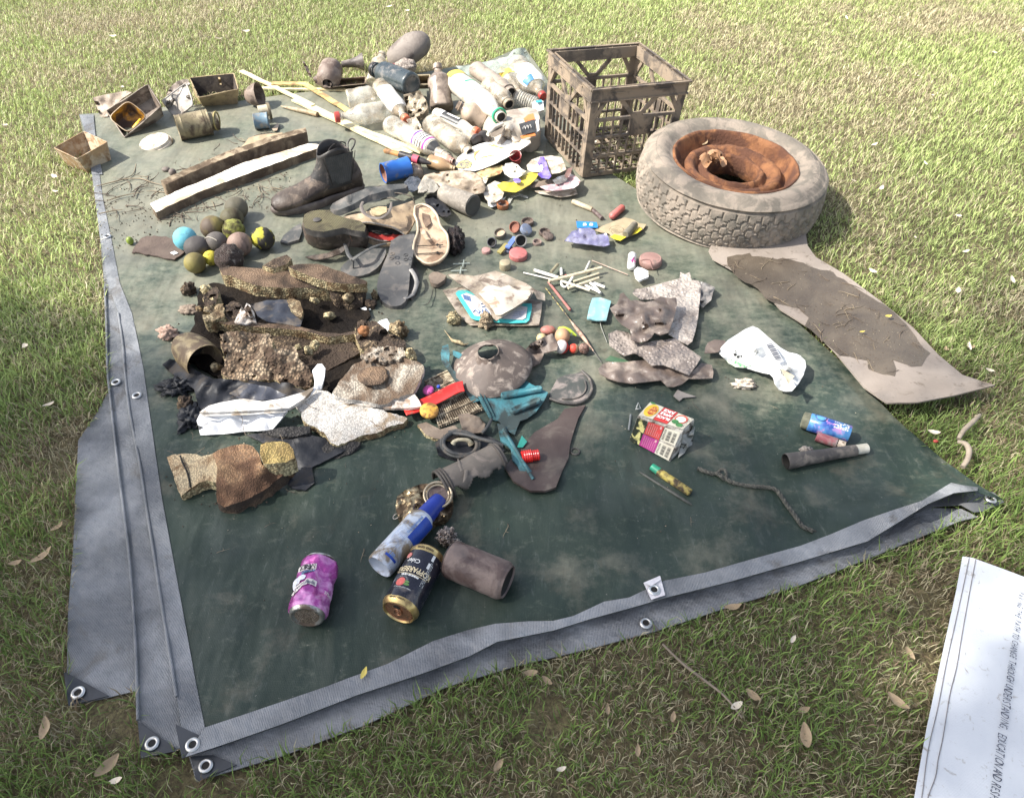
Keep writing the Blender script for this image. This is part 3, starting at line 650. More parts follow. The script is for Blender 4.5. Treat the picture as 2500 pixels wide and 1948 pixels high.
# ---------------------------------------------------------------- tyre on a rusty wheel
def tyre():
 te = thing('tyre', 'worn muddy car tyre with a rusty steel wheel lying flat on the grass', 'tyre', (.648, 2.095, .002), rot=(math.radians(2.0), math.radians(3.5), 0))
 RUB = M('muddy_tyre_rubber', (.19, .165, .132), (.135, .118, .096), 9, .85, .5, 140, .003, dirt=(.27, .225, .18), da=.35, ds=22)
 n = 420; ro, wdt = .279, .172
 out = []                                                              # cross-section from lower bead to upper bead
 for r, z in ((.178, .022), (.2, .006), (.23, 0), (.252, .004), (.268, .018)): out.append((r, z, 0))
 for i in range(27): t = i / 26; out.append((ro - .010 * (2 * t - 1) ** 2 - (.006 if i in (0, 26) else 0), .024 + t * .118, 1))
 for r, z in ((.270, .150), (.262, .158), (.2595, .1585), (.2565, .1595), (.25, .166), (.238, .171), (.2365, .1705), (.2345, .1715), (.222, .172), (.208, .168), (.196, .160), (.187, .1545), (.181, .154), (.176, .148)): out.append((r, z, 0))
 def groove(a, z):
  u = a * ro; d = 0; per = .036
  for k, zc in enumerate((.034, .054, .074, .094, .114)):
   ph = (u / per + (k % 2) * .5) % 1.0; tri = max(-1, min(1, (abs(ph - .5) * 4 - 1) * 1.9)); zz = zc + .005 * tri
   if abs(z - zz) < .0026: d = .0045
   cr = abs(((u / per + (k % 2) * .5 + .5) % 1.0) - .5) * per
   if zc < z < zc + .020 and abs((((u / per + (k % 2) * .5 + .29) % 1.0) - .5) * per) < .0021: d = .0045
  return d if .03 < z < .135 else 0
 V = []
 for i in range(n):
  a = 2 * math.pi * i / n
  for r, z, tr in out:
   rr = r
   if tr: rr = r - groove(a, z)
   # sag of the flattened sidewall on the right
   dent = .012 * math.exp(-((a - math.radians(-8)) / .28) ** 2) if .19 < r < .262 and z > .15 else 0
   V.append((rr * math.cos(a), rr * math.sin(a), z - dent + .0015 * noise.noise(Vector((math.cos(a) * 3, math.sin(a) * 3, z * 8)))))
 m = len(out); F = [(i * m + j, ((i + 1) % n) * m + j, ((i + 1) % n) * m + j + 1, i * m + j + 1) for i in range(n) for j in range(m - 1)]
 mk('tyre_rubber', V, F, RUB, te, local=True, smooth=math.radians(35))
 RU = M('rusty_steel', (.19, .078, .034), (.3, .135, .056), 17, .8, .8, 110, .004, dirt=(.11, .05, .03), da=.4, ds=13)
 prof = [(.1785, .148), (.186, .1535), (.184, .158), (.179, .1585), (.175, .153), (.170, .142), (.166, .128), (.164, .122), (.160, .116), (.152, .113), (.146, .117), (.141, .128), (.135, .134), (.126, .135), (.117, .130), (.108, .118), (.100, .112), (.094, .118), (.088, .128), (.082, .130), (.077, .124), (.075, .100), (.07, .07), (.165, .050), (.176, .02)]
 prof = [(r, z) for r, z in prof]; V = []; n = 96
 for r, z in prof:
  for i in range(n):
   a = 2 * math.pi * i / n; k = .0035 * noise.noise(Vector((math.cos(a) * 4, math.sin(a) * 4, r * 60)))
   V.append(((r + k * .5) * math.cos(a), (r + k * .5) * math.sin(a), z + k))
 F = [(j * n + i, j * n + (i + 1) % n, (j + 1) * n + (i + 1) % n, (j + 1) * n + i) for j in range(len(prof) - 1) for i in range(n)]
 # rust has eaten a hole into the disc
 F = [f for k, f in enumerate(F) if not (99 <= k // n <= 18 and (math.radians(-75) < ((k % n) / n * 2 * math.pi + math.pi) % (2 * math.pi) - math.pi < math.radians(35)) and noise.noise(Vector((k % n * .13, k // n * .6, 0))) > -.05)]
 mk('wheel', V, F, RU, te, local=True)
 rr = random.Random(3)
 for k in range(5):                                                   # curled rust flakes
  a = rr.uniform(1.9, 3.4); r = rr.uniform(.05, .09); c = Vector((r * math.cos(a), r * math.sin(a), .128 + .006 * k)); nn = 7
  V = [];
  for i in range(nn):
   for j in range(nn):
    u, v = (i / 6 - .5), (j / 6 - .5); q = Vector((u * .045, v * .038, .012 * math.cos(u * 3) + .01 * math.sin(v * 5 + k) + .004 * rr.random()))
    V.append(c + Matrix.Rotation(rr.random() * .02 + k * 1.3, 3, 'Z') @ (Matrix.Rotation(.5 * math.sin(k), 3, 'X') @ q))
  mk('rust_flake', V, [(i * nn + j, (i + 1) * nn + j, (i + 1) * nn + j + 1, i * nn + j + 1) for i in range(nn - 1) for j in range(nn - 1) if rr.random() > .1],
           M('flaking_rust', (.3, .15, .07), (.4, .24, .14), 30, .85, .6), te, local=True)
tyre()
# ---------------------------------------------------------------- the tree whose shade falls over the near part
def shade_tree():
 lit = [(-40, 540, 1), (200, 640, 1), (330, 700, 1), (500, 960, 1), (760, 940, 1), (1000, 800, 1), (1250, 820, 1), (1700, 860, 1), (2000, 1060, 1), (2184, 1180, 1), (2100, 1290, .95), (2125, 1370, .9), (2010, 1330, .9), (1960, 1500, .6), (2184, 1600, .8),
           (560, 880, 1), (0, 690, .35), (120, 700, .35), (60, 900, .12), (330, 800, .5), (350, 1000, .3), (560, 1020, .6), (900, 980, .45), (1100, 950, .4), (1400, 950, .4), (1700, 980, .45), (1900, 1100, .35),
           (650, 1250, .1), (900, 1200, .12), (1400, 1150, .08), (1000, 1450, .02), (400, 1500, .05), (1300, 1500, .02), (700, 1650, .05), (100, 1400, .02), (1700, 1400, .08), (1850, 1600, .3), (1500, 1650, .12), (2140, 1470, 0), (2090, 1560, 0), (2050, 1640, 0), (2150, 1540, .05), (2165, 1400, .2), (2165, 1600, .9), (2030, 1450, 1), (2060, 1380, 1), (1700, 1200, .12), (2080, 1660, .35), (2160, 1680, .9), (200, 1650, .05), (1100, 1690, .05)]
 W = np.array([(*tuple(P(x * K, y * K, .01))[:2], f) for x, y, f in lit])
 def f_(x, y):
  d = (W[:, 0] - x) ** 2 + (W[:, 1] - y) ** 2 + 1e-4; w = d ** -1.6; return float((w * W[:, 2]).sum() / w.sum())
 rr = random.Random(21); g = G(); base = S_DIR * 12
 tr = thing('shade_tree', 'tall spreading tree standing left of the camera and shading the near lawn', 'tree', (base.x - 1.3, base.y - .8, 0))
 made = 0
 clumps = [(Vector((rr.uniform(-2.2, 2.6), rr.uniform(-2.0, 1.9), 0)) + base + Vector((0, 0, rr.uniform(-1.2, 1.6))), rr.uniform(.3, .7)) for _ in range(200)]
 for cc, cr in clumps:
  for _ in range(360):
   q = cc + Vector((rr.gauss(0, 1), rr.gauss(0, 1), rr.gauss(0, .7))) * cr * .55
   t = q.z / S_DIR.z; gx, gy = q.x - S_DIR.x * t, q.y - S_DIR.y * t
   if gy > 2.6 or gy < -3:
    if gy > 2.0: continue
   if gy > .2 and gx > -3.2:
    f = f_(gx, gy) + .16 * noise.noise(Vector((gx * 6, gy * 6, 3)))
    if rr.random() < min(1, max(0, f * 1.15 - .05)) ** .5: continue
   a, b = rr.uniform(0, 6.28), rr.uniform(-.7, .7); d = Vector((math.cos(a) * math.cos(b), math.sin(a) * math.cos(b), math.sin(b))); s = Vector((-math.sin(a), math.cos(a), rr.uniform(-.6, .6))).normalized()
   L_ = rr.uniform(.05, .1); w = L_ * .24
   g.add([q, q + d * L_ * .5 + s * w, q + d * L_, q + d * L_ * .5 - s * w], [(0, 1, 2, 3)])
 g.obj('crown', M('tree_leaves', (.05, .09, .025), (.08, .12, .035), 8, .5, 0), tr)
 top = base + Vector((-.2, -.1, 0)); r0 = Vector((base.x - 1.3, base.y - .8, -.1))
 BK = M('tree_bark', (.16, .12, .09), (.25, .2, .16), 10, .9, .9, 40, .02)
 mid = r0.lerp(top, .45) + Vector((-.15, 0, .3)); tk = tube('trunk', [r0, r0 + Vector((.05, 0, 1.3)), mid, top], [.26, .21, .16, .06], BK, tr, n=14, sm=8)
 for cc, cr in clumps[::6]:
  s_ = mid.lerp(top, rr.random()); tube('limb', [s_, s_.lerp(cc, .5) + Vector((0, 0, .15)), cc], [.05, .03, .008], BK, tk, n=7, sm=4)
shade_tree()
# ================================================================ foreground: cans, cartons, pens, rope
TZ = .014
def top_h(px, py): return tarp_h(px, py) + .001
def th_(name, label, cat, px, py, group=None): return thing(name, label, cat, P(px, py, TZ), group)
def dashes(g, mp, u0, u1, v0, v1, rows, rr, hgt=.0007, m=0, fill=.75, nseg=3):
 for k in range(rows):
  v = v0 + (v1 - v0) * (k + .5) / rows; u = u0
  while u < u1:
   w = rr.uniform(.0015, .006)
   if rr.random() < fill: patch(g, mp, u, min(u + w, u1), v - hgt / 2, v + hgt / 2, nseg, 1, m)
   u += w + .0012
def can_prof(L, r, neck=.006):
 """base (t=0) to lid (t=1)"""
 return [(.012, 0), (.010, r * .55), (.002, r * .74), (0, r * .80), (.006, r * .86), (.02, r * .93), (.055, r), (.93, r), (.955, r * .95), (.975, r * .87), (.985, r * .84), (.992, r * .87), (1.0, r * .87), (1.0, r * .83), (.982, r * .80), (.976, r * .78), (.978, 0)]
ALU = M('dull_aluminium', (.5, .49, .47), (.36, .34, .31), 40, .33, .2, metal=.9, dirt=(.17, .13, .1), da=.35, ds=40)
GOLD = M('gold_aluminium', (.62, .46, .2), (.5, .36, .15), 40, .3, .15, metal=.85, dirt=(.2, .14, .08), da=.2, ds=40)
# --- pink soda can
def pink_can():
 t = th_('soda_can', 'crushed pink cream soda can with its muddy open end facing the viewer', 'can', 765, 1445)
 PK = M('pink_can_paint', (.38, .06, .29), (.32, .05, .26), 26, .28, .25, 60, .003, metal=.35, dirt=(.62, .3, .55), da=.3, ds=22, coat=.3)
 p0, p1 = P(748, 1508, .053), P(783, 1372, .048); L = (p1 - p0).length; r = .0335
 def dent(g):
  A, X, Y = frame(p1 - p0)
  for i, v in enumerate(g.V):
   q = v - p0; a = q.dot(A) / L; x = q.dot(X); y = q.dot(Y); s = 0
   if .1 < a < .96:
    s = .42 * math.exp(-((a - .45) / .16) ** 2 - ((math.atan2(y, x) - .75) / .5) ** 2) + .3 * math.exp(-((a - .72) / .1) ** 2 - ((math.atan2(y, x) - .1) / .9) ** 2) + .12 * nz(v, 60, 3)
    s += .1 * abs(nz(v, 120, 8))
   g.V[i] = v - (X * x + Y * y) * s
  return g
 prof = [(.06, r * .9), (.10, r)] + [(.1 + .82 * i / 26, r) for i in range(1, 27)] + [(.95, r * .94)]
 dent(lathe_g(p0, p1, prof, n=64)).obj('can_body', PK, t, smooth=True)
 lathe('can_end', p0, p1, [(.034, 0), (.03, r * .60), (.004, r * .72), (0, r * .76), (.004, r * .82), (.02, r * .86), (.06, r * .9)], ALU, t, n=48)
 lathe('mud_in_end', p0, p1, [(.022, 0), (.021, r * .35), (.024, r * .62)], M('dried_mud_crumbs', (.2, .15, .1), (.32, .26, .2), 120, .9, .9, 300, .003, voro=380), t, n=24)
 lathe('can_lid', p0, p1, [(.95, r * .94), (.975, r * .86), (.99, r * .85), (1, r * .85), (.985, r * .79), (.985, 0)], ALU, t, n=48)
 A, X, Y = frame(p1 - p0)
 def mp(a0, t0, lift=.0006, rot=0, flip=1):
  base = cyl_map(p0, p1, r, a0, t0, lift=lift, flip=flip)
  def f(u, v):
   c, s = math.cos(rot), math.sin(rot); q = base(u * c - v * s, u * s + v * c)
   gg = G(); gg.V = [q]; dent(gg); return gg.V[0] + (q - p0 - A * (q - p0).dot(A)).normalized() * .0012
  return f
 W_ = M('can_white_print', (.75, .7, .66), (.62, .56, .52), 60, .4, 0); K_ = M('can_black_print', (.03, .028, .03), (.05, .04, .05), 60, .4, 0)
 g = G(); patch(g, mp(-.42, .735, .0005, .04), -.0195, .018, -.0055, .0055, 14, 3); g.obj('name_band', W_, t)
 g = text_g('KIRKS', .0125, mp(-.42, .735, .0009, .04), sx=.98, bold=.0005); g.obj('name_lettering', K_, t)
 g = G(); patch(g, mp(-.35, .645, .0005, .2), -.012, .014, -.003, .0035, 10, 2); g.obj('blue_band', M('can_blue_print', (.16, .3, .5), (.1, .2, .4), 60, .4, 0), t)
 g = text_g('Originals', .006, mp(-.35, .645, .0009, .2), bold=.0002); g.obj('small_lettering', K_, t)
 g = G()
 for du, dv, ru, rv in ((-.012, 0, .009, .012), (-.004, .004, .008, .007), (-.014, -.009, .006, .009)): disc_patch(g, mp(-.45, .5, .0005), du, dv, ru, rv, 20)
 g.obj('froth_print', M('can_froth_print', (.6, .64, .74), (.75, .72, .74), 200, .4, 0), t)
 g = G(); patch(g, mp(-.45, .37, .0008, .62), -.022, .012, -.0045, .0045, 14, 3); patch(g, mp(.05, .44, .0008, .0), -.010, .012, -.004, .005, 10, 3); g.obj('flavour_band', W_, t)
 g = text_g('Creaming', .0085, mp(-.45, .37, .0012, .62), bold=.0001); text_g('Soda', .0085, mp(.05, .44, .0012, .04), g, bold=.0002); g.obj('flavour_lettering', M('can_grey_print', (.1, .1, .14), (.16, .16, .2), 60), t)
 g = text_g('375mL', .0085, cyl_map(p0, p1, r, 1.22, .32, along=False), bold=.0002); g.obj('volume_lettering', W_, t)
pink_can()
# --- black and gold cider can
def black_can():
 t = th_('cider_can', 'black cider can with gold ends lying on the tarpaulin, lid towards the viewer', 'can', 1005, 1430)
 p0, p1 = P(1048, 1352, .048), P(972, 1496, .052); r = .0332; pr = can_prof(.12, r)
 BK = M('black_can_paint', (.012, .013, .022), (.02, .02, .034), 30, .25, .1, metal=.2, dirt=(.13, .11, .1), da=.12, ds=24, coat=.4)
 lathe('can_body', p0, p1, [(.13, r), (.2, r), (.4, r), (.6, r), (.8, r), (.905, r)], BK, t, n=56, dent=.02, dsc=40)
 lathe('gold_base', p0, p1, [p for p in pr if p[0] < .06] + [(.135, r * 1.002)], GOLD, t, n=56)
 lathe('gold_top', p0, p1, [(.9, r * 1.002)] + pr[7:], GOLD, t, n=56)
 A, X, Y = frame(p1 - p0); L = (p1 - p0).length; lid = p0 + A * (L * .979)
 yy = X; xx = -Y
 pm = lambda u, v, h=.0012: lid + xx * u + yy * v + A * h
 COP = M('copper_lid', (.5, .25, .14), (.4, .2, .12), 50, .3, .1, metal=.8, dirt=(.2, .12, .08), da=.25, ds=60)
 g = G()
 ring = [pm(math.cos(a) * .0068 - .001, math.sin(a) * .0085 + .001, .0022) for a in [i * math.pi / 12 for i in range(25)]]
 tube_g(ring, .0013, 8, g, cap=False); ring = [pm(math.cos(a) * .0032 - .001, math.sin(a) * .0032, .0022) for a in [i * math.pi / 8 for i in range(17)]]; tube_g(ring, .001, 8, g, cap=False)
 tube_g([pm(math.cos(a) * .0235, math.sin(a) * .0235, .0006) for a in [i * math.pi / 24 for i in range(49)]], .0008, 6, g, cap=False)
 disc_patch(g, lambda u, v: pm(u, v, .0004), 0, 0, .0255, .0255, 40)
 lidp = g.obj('pull_tab', COP, t)
 g = G(); disc_patch(g, lambda u, v: pm(u, v, .0012), -.002, .014, .0065, .0042, 20); g.obj('mouth_opening', BLACKHOLE, lidp)
 C = lambda a0, t0, lift=.0005, **k: cyl_map(p0, p1, r * 1.004, a0, t0, lift=lift + .0004, **k)
 CR_ = M('cream_print', (.62, .52, .34), (.5, .42, .26), 60, .4, 0); WH = M('white_print', (.7, .7, .68), (.6, .6, .58), 60, .4, 0)
 g = text_g('KOPPARBERG', .0155, C(.0, .47), sx=.72, bold=.0004); g.obj('brand_lettering', CR_, t)
 g = G(); tube_g([C(.0, .535, .0006)(-.030 + .06 * i / 16, .0015 * math.sin(i / 16 * math.pi)) for i in range(17)], .0005, 5, g); g.obj('brand_rule', CR_, t)
 g = text_g('Cider', .012, C(.25, .33), bold=.0002, sx=.9); g.obj('script_lettering', WH, t)
 g = text_g('PREMIUM CIDER', .0045, C(.05, .565), bold=.0003); text_g('MIXED FRUIT FLAVOUR', .003, C(.1, .77), g); dashes(g, C(-.75, .5, along=True), -.03, .02, -.004, .004, 3, random.Random(1)); g.obj('small_lettering', WH, t)
 g = G(); disc_patch(g, C(.35, .69, .0004), 0, 0, .0085, .0085, 28)
 g.obj('berry_print', M('red_berry_print', (.5, .07, .07), (.6, .16, .12), 300, .4), t)
 g = G(); disc_patch(g, C(.35, .69, .0004), -.012, .003, .0055, .0028, 12); disc_patch(g, C(.35, .69, .0004), -.011, -.002, .0048, .002, 12); g.obj('leaf_print', M('green_leaf_print', (.12, .25, .08), (.1, .2, .06), 60, .4), t)
 g = G(); mp = C(.35, .69, .0004)
 for i in range(15): a = 3.5 + i * .19; tube_g([mp(math.cos(a) * .0105, -math.sin(a) * .0105 * -1), mp(math.cos(a) * .0135, math.sin(a) * .0135)], .00022, 4, g)
 for i in range(1): pass
 g.obj('ray_print', WH, t)
 g = G(); disc_patch(g, C(.72, .24, .0004), 0, 0, .0062, .0062, 24); s = g.obj('seal_print', M('red_seal_print', (.45, .08, .07), (.55, .3, .26), 90, .4), t)
 g = G(); patch(g, C(-.62, .33, .0004), -.0025, .0025, -.006, .006, 3, 3); patch(g, C(-.66, .2, .0004), -.0025, .0025, -.007, .005, 3, 3); g.obj('mark_print', WH, t)
 g = text_g('HARD CIDER', .005, cyl_map(p0, p1, r, .0, .085, lift=.0006), bold=.0003, sx=1.1); text_g('HARD CIDER', .0042, cyl_map(p0, p1, r * .99, .1, .93, lift=.0008), g, bold=.0002, sx=1.2); g.obj('gold_lettering', M('brown_print', (.06, .04, .02)), t)
black_can()
# --- white and blue aerosol
def aerosol():
 t = th_('spray_can', 'scuffed white and blue spray can with a blue cap lying against the black can', 'spray can', 985, 1320)
 p0, p1 = P(926, 1384, .044), P(1036, 1262, .042); r = .0262
 SB = M('scuffed_white_can', (.55, .6, .68), (.46, .5, .56), 18, .38, .2, metal=.15, dirt=(.22, .18, .13), da=.34, ds=26)
 lathe('can_body', p0, p1, [(.06, 0), (.055, r * .6), (.02, r * .78), (0, r * .86), (.0, r * .92), (.015, r * .98), (.04, r), (.5, r), (.9, r), (.94, r * .96), (.97, r * .84), (1, r * .74)], SB, t, n=48, dent=.01)
 A, X, Y = frame(p1 - p0); L = (p1 - p0).length
 BL = M('blue_plastic', (.012, .03, .22), (.02, .045, .3), 20, .35, .1, dirt=(.12, .12, .16), da=.1, ds=30)
 lathe('can_cap', p1 - A * .001, p1 + A * .052, [(0, r * .72), (.05, r * .72), (.85, r * .64), (.97, r * .58), (1, r * .45), (1, 0)], BL, t, n=36)
 C = lambda a0, t0, lift=.0005, **k: cyl_map(p0, p1, r, a0, t0, lift=lift, **k)
 BP = M('blue_can_print', (.015, .05, .3), (.02, .07, .36), 30, .35)
 g = G(); patch(g, C(.0, .5), .014, .044, .0, .056, 14, 8); g.obj('blue_print', BP, t)
 g = G(); patch(g, C(0, .5), .004, .03, -.052, -.047, 12, 1); g.obj('blue_bar', BP, t)
 g = text_g('150', .009, C(.55, .15, rot=0) if False else C(.52, .17), bold=.0003); dashes(g, C(.1, .5, along=True), -.035, .03, -.014, .011, 9, random.Random(5), .0006); g.obj('blue_lettering', M('faded_blue_print', (.1, .2, .45), (.2, .3, .5), 60), t)
 g = text_g('Dermatological', .007, C(.36, .72, along=True, flip=-1), bold=.0002); g.obj('large_lettering', MATS['faded_blue_print'], t)
aerosol()
# --- muddy brown can, open
t = th_('muddy_can', 'brown mud coated drink can with a dented side, its open end to the right', 'can', 1170, 1395)
MUDC = M('wet_brown_mud', (.075, .05, .045), (.11, .078, .068), 16, .4, .5, 130, .003, dirt=(.17, .13, .115), da=.35, ds=22)
p0, p1 = P(1096, 1362, .050), P(1240, 1421, .050); r = .0345
def _dn(g):
 A, X, Y = frame(p1 - p0)
 for i, v in enumerate(g.V):
  q = v - p0; a = q.dot(A) / (p1 - p0).length; x = q.dot(X); y = q.dot(Y); s = .3 * math.exp(-((a - .38) / .17) ** 2 - ((math.atan2(y, x) + .1) / .33) ** 2)
  g.V[i] = v - (X * x + Y * y) * s
 return g
_dn(lathe_g(p0, p1, [(.02, 0), (.015, r * .7), (0, r * .82), (.03, r * .95)] + [(.06 + .86 * i / 22, r) for i in range(23)] + [(.96, r * .95), (.99, r * .86), (1, r * .87), (1, r * .8), (.97, r * .78)], n=56, dent=.025, dsc=60)).obj('can_body', MUDC, t)
lathe('can_inside', p0, p1, [(.975, r * .79), (.94, r * .7), (.93, 0)], BLACKHOLE, t, n=30)
lathe('silver_rim', p0, p1, [(.004, r * .83), (-.004, r * .86), (.006, r * .9)], ALU, t, n=40)
# --- crumpled gold can
def crumpled_can():
 t = th_('crumpled_can', 'flattened gold can crumpled flat with its ring pull showing', 'can', 1030, 1225)
 CG = M('tarnished_gold_foil', (.5, .4, .24), (.32, .24, .15), 30, .28, .4, 90, .004, metal=.85, dirt=(.1, .07, .045), da=.4, ds=45)
 sheet('crushed_body', [(966, 1243, .03), (969, 1212, .03), (990, 1196, .035), (1028, 1181, .03), (1061, 1180, .03), (1098, 1200, .03), (1106, 1220, .035), (1101, 1249, .03), (1080, 1268, .03), (1055, 1279, .03), (1010, 1274, .03), (979, 1276, .025)], CG, t, th=.02, cell=6, ctrl=[(1010, 1225, .05), (1045, 1245, .045)], ridge=.02, rs=34, amp=.006, ns=60, seed=4, side=3, samp=.004)
 c = P(1069, 1207, .052); R = Matrix.Rotation(.25, 3, 'X') @ Matrix.Rotation(.1, 3, 'Y')
 for rr_, zz in ((.0265, 0), (.0215, -.003)):
  tube_g([c + R @ Vector((math.cos(a) * rr_, math.sin(a) * rr_, zz)) for a in [i * math.pi / 20 for i in range(41)]], .0024, 8).obj('can_ring', M('cream_gold', (.5, .42, .3), (.36, .29, .2), 60, .35, .2, metal=.6), t)
 mk('ring_floor', [c + R @ Vector((math.cos(a) * .021, math.sin(a) * .021, -.004 + .003 * math.sin(a * 3))) for a in [i * math.pi / 12 for i in range(24)]], [tuple(range(24))], MUDC, t)
 for cx, cy in ((968, 1260), (981, 1257)):
  q = P(cx, cy, .022); tube_g([q + Vector((math.cos(a) * .007, math.sin(a) * .006, .004 * math.cos(a))) for a in [i * math.pi / 10 for i in range(21)]], .0013, 6).obj('pull_tab', ALU, t)
crumpled_can()
for cx, cy, r_, sd, lb in ((1091, 1311, .017, 3, 'crumpled ball of dirty foil between the brown can and the blue cap'), (1112, 1328, .011, 5, 'small crumpled scrap of dirty foil touching the brown can')):
 ell('foil_ball', P(cx, cy, r_ + .012), (r_, r_ * .9, r_ * .95), M('dirty_foil', (.4, .36, .33), (.12, .09, .08), 70, .3, 1, 160, .006, metal=.8), label=lb, cat='foil', dent=.6, dsc=260, seed=sd, n=48, sub=30)
# --- pack of juice cartons
def cartons():
 t = th_('juice_cartons', 'crushed pack of red and magenta apple juice cartons standing on its side', 'cartons', 1610, 1060)
 h1_ = .078; A = P(1587, 983, h1_); B = P(1695, 1026, h1_ + .002); C_ = P(1667, 1052, h1_ - .006); D_ = P(1557, 1016, h1_ - .004); E = P(1635, 1127, .014); F_ = P(1537, 1073, .016)
 A2 = Vector((A.x, A.y, .014)); B2 = Vector((B.x, B.y, .014))
 def bil(p, q, r, s): return lambda u, v, l=.0006: ((p * (1 - u) + q * u) * (1 - v) + (s * (1 - u) + r * u) * v) + (q - p).cross(s - p).normalized() * -abs(l) * (1 if (q - p).cross(s - p).z < 0 else -1)
 CART = M('worn_carton', (.55, .52, .46), (.42, .39, .33), 30, .5, .25, 80, .002, dirt=(.12, .1, .08), da=.3, ds=34)
 top = bil(D_, C_, B, A); fr = bil(F_, E, C_, D_)
 g = G(); nn = 8
 for f, dx in ((top, 1), (fr, 2), (bil(E, B2, B, C_), 3), (bil(A2, F_, D_, A), 4), (bil(B2, A2, A, B), 5)):
  V = [f(i / nn, j / nn, 0) + Vector((nz((i * .9, j * .9, dx), 1), nz((i, j * .8, dx + 5), 1), nz((i, j, dx + 9), 1))) * (.004 if 0 < i < nn and 0 < j < nn else 0) for j in range(nn + 1) for i in range(nn + 1)]
  g.add(V, [(j * (nn + 1) + i, j * (nn + 1) + i + 1, (j + 1) * (nn + 1) + i + 1, (j + 1) * (nn + 1) + i) for j in range(nn) for i in range(nn)])
 g.obj('carton_box', CART, t, smooth=False)
 def pp(name, f, u0, u1, v0, v1, mat, l=.0045, n=6):
  g = G(); patch(g, lambda a, b: f(a, b, l), u0, u1, v0, v1, n, n); return g.obj(name, mat, t)
 RED = M('carton_red', (.55, .045, .04), (.45, .05, .045), 40, .4, .1, dirt=(.3, .06, .05), da=.2, ds=50); MAG = M('carton_magenta', (.38, .03, .2), (.3, .03, .17), 40, .4, .1)
 SNK = M('carton_crisps_print', (.55, .5, .2), (.02, .025, .015), 75, .45, 0, lo=.45, hi=.52)
 CRM = M('carton_cream', (.6, .57, .46), (.5, .46, .36), 40, .45, 0); KB = M('carton_black', (.03, .03, .03), (.06, .06, .06), 60, .5, 0)
 pp('red_panel', fr, .27, .62, .5, .97, RED); pp('magenta_panel', fr, .26, .63, .04, .48, MAG)
 pp('crisps_panel', fr, .02, .25, .03, .97, SNK)
 for v0, v1 in ((.04, .47), (.52, .96)):
  pp('back_panel', fr, .64, .98, v0, v1, CRM, .004)
  g = G()
  for (ua, ub) in ((.74, .82), (.86, .93)):
   for k in range(9): patch(g, lambda a, b: fr(a, b, .0052), ua, ub, v0 + .07 + k * .035, v0 + .07 + k * .035 + .016 + .008 * (k % 3 == 0), 2, 1)
  for k in range(8): patch(g, lambda a, b: fr(a, b, .0052), .66, .70, v0 + .05 + k * .045, v0 + .07 + k * .045, 1, 1)
  g.obj('barcode_print', KB, t)
 g = G(); rr = random.Random(2)
 for v0, v1 in ((.08, .44), (.55, .93)):
  for k in range(7):
   u = .31 + k * .045; a = v0
   while a < v1 * (.95 if k < 5 else .75): w = rr.uniform(.02, .07); patch(g, lambda x, y: fr(x, y, .0052), u, u + .008, a, a + w, 1, 1); a += w + .015
 for v in (.40, .88):
  for k in range(12): a = k * math.pi / 6; patch(g, lambda x, y: fr(x, y, .0054), .565 + .018 * math.cos(a), .575 + .018 * math.cos(a), v + .028 * math.sin(a), v + .045 + .028 * math.sin(a), 1, 1)
 g.obj('fine_print', M('pale_pink_print', (.6, .35, .35), (.55, .3, .3), 40), t)
 pp('top_red', top, .33, .64, .02, .98, RED); pp('top_left', top, .01, .32, .02, .98, CRM, .004); pp('top_right', top, .65, .99, .02, .98, CRM, .004)
 tt = lambda a, b, l=.0055: top(a, b, l)
 g = G(); disc_patch(g, lambda a, b: tt(a, b, .005), .16, .5, .13, .42, 24); g.obj('yellow_print', M('carton_yellow', (.65, .42, .03), (.7, .5, .06), 40), t)
 g = G(); disc_patch(g, tt, .19, .5, .085, .3, 8); g.obj('shield_print', M('carton_dark_red', (.38, .08, .03), (.45, .12, .04), 40), t)
 Lx = (C_ - D_).length; Ly = (A - D_).length
 tm = lambda cu, cv, k: (lambda u, v: top(cu - u / Lx, cv - v / Ly, k))
 tm2 = lambda cu, cv, k: (lambda u, v: top(cu + u / Lx, cv + v / Ly, k))
 g = text_g('JUST', .0085, tm2(.19, .62, .0062), bold=.0004, sx=.8); text_g('JUICE', .0085, tm2(.19, .40, .0062), g, bold=.0004, sx=.75); g.obj('shield_lettering', M('carton_orange', (.7, .35, .1)), t)
 g = text_g('APPLE', .0105, tm(.485, .56, .0062), bold=.0005, sx=.85); text_g('BLACK', .0105, tm(.485, .30, .0062), g, bold=.0005, sx=.85); text_g('JUICE', .0105, tm(.485, .80, .0062), g, bold=.0005, sx=.85)
 g.obj('top_lettering', M('carton_white', (.75, .72, .68)), t)
 g = G(); disc_patch(g, lambda a, b: tt(a, b, .005), .80, .62, .13, .33, 26); g.obj('apple_skin_print', M('carton_apple_red', (.5, .1, .08), (.55, .16, .1), 60), t)
 g = G(); disc_patch(g, lambda a, b: tt(a, b, .0056), .80, .60, .095, .22, 26); g.obj('apple_flesh_print', M('carton_apple_flesh', (.72, .7, .58)), t)
 for q in ((.74, .33, .07, .15), (.86, .2, .07, .15), (.08, .93, .06, .05)): g = G(); disc_patch(g, lambda a, b: tt(a, b, .0060), *q, 16); g.obj('green_leaf_print', M('carton_green', (.04, .16, .05), (.08, .24, .08), 60), t)
 g = G(); disc_patch(g, lambda a, b: tt(a, b, .0062), .80, .6, .012, .03, 8); dashes(g, lambda u, v: tt(u, v, .0056), .90, .985, .1, .95, 12, random.Random(9), .02); g.obj('pip_print', KB, t)
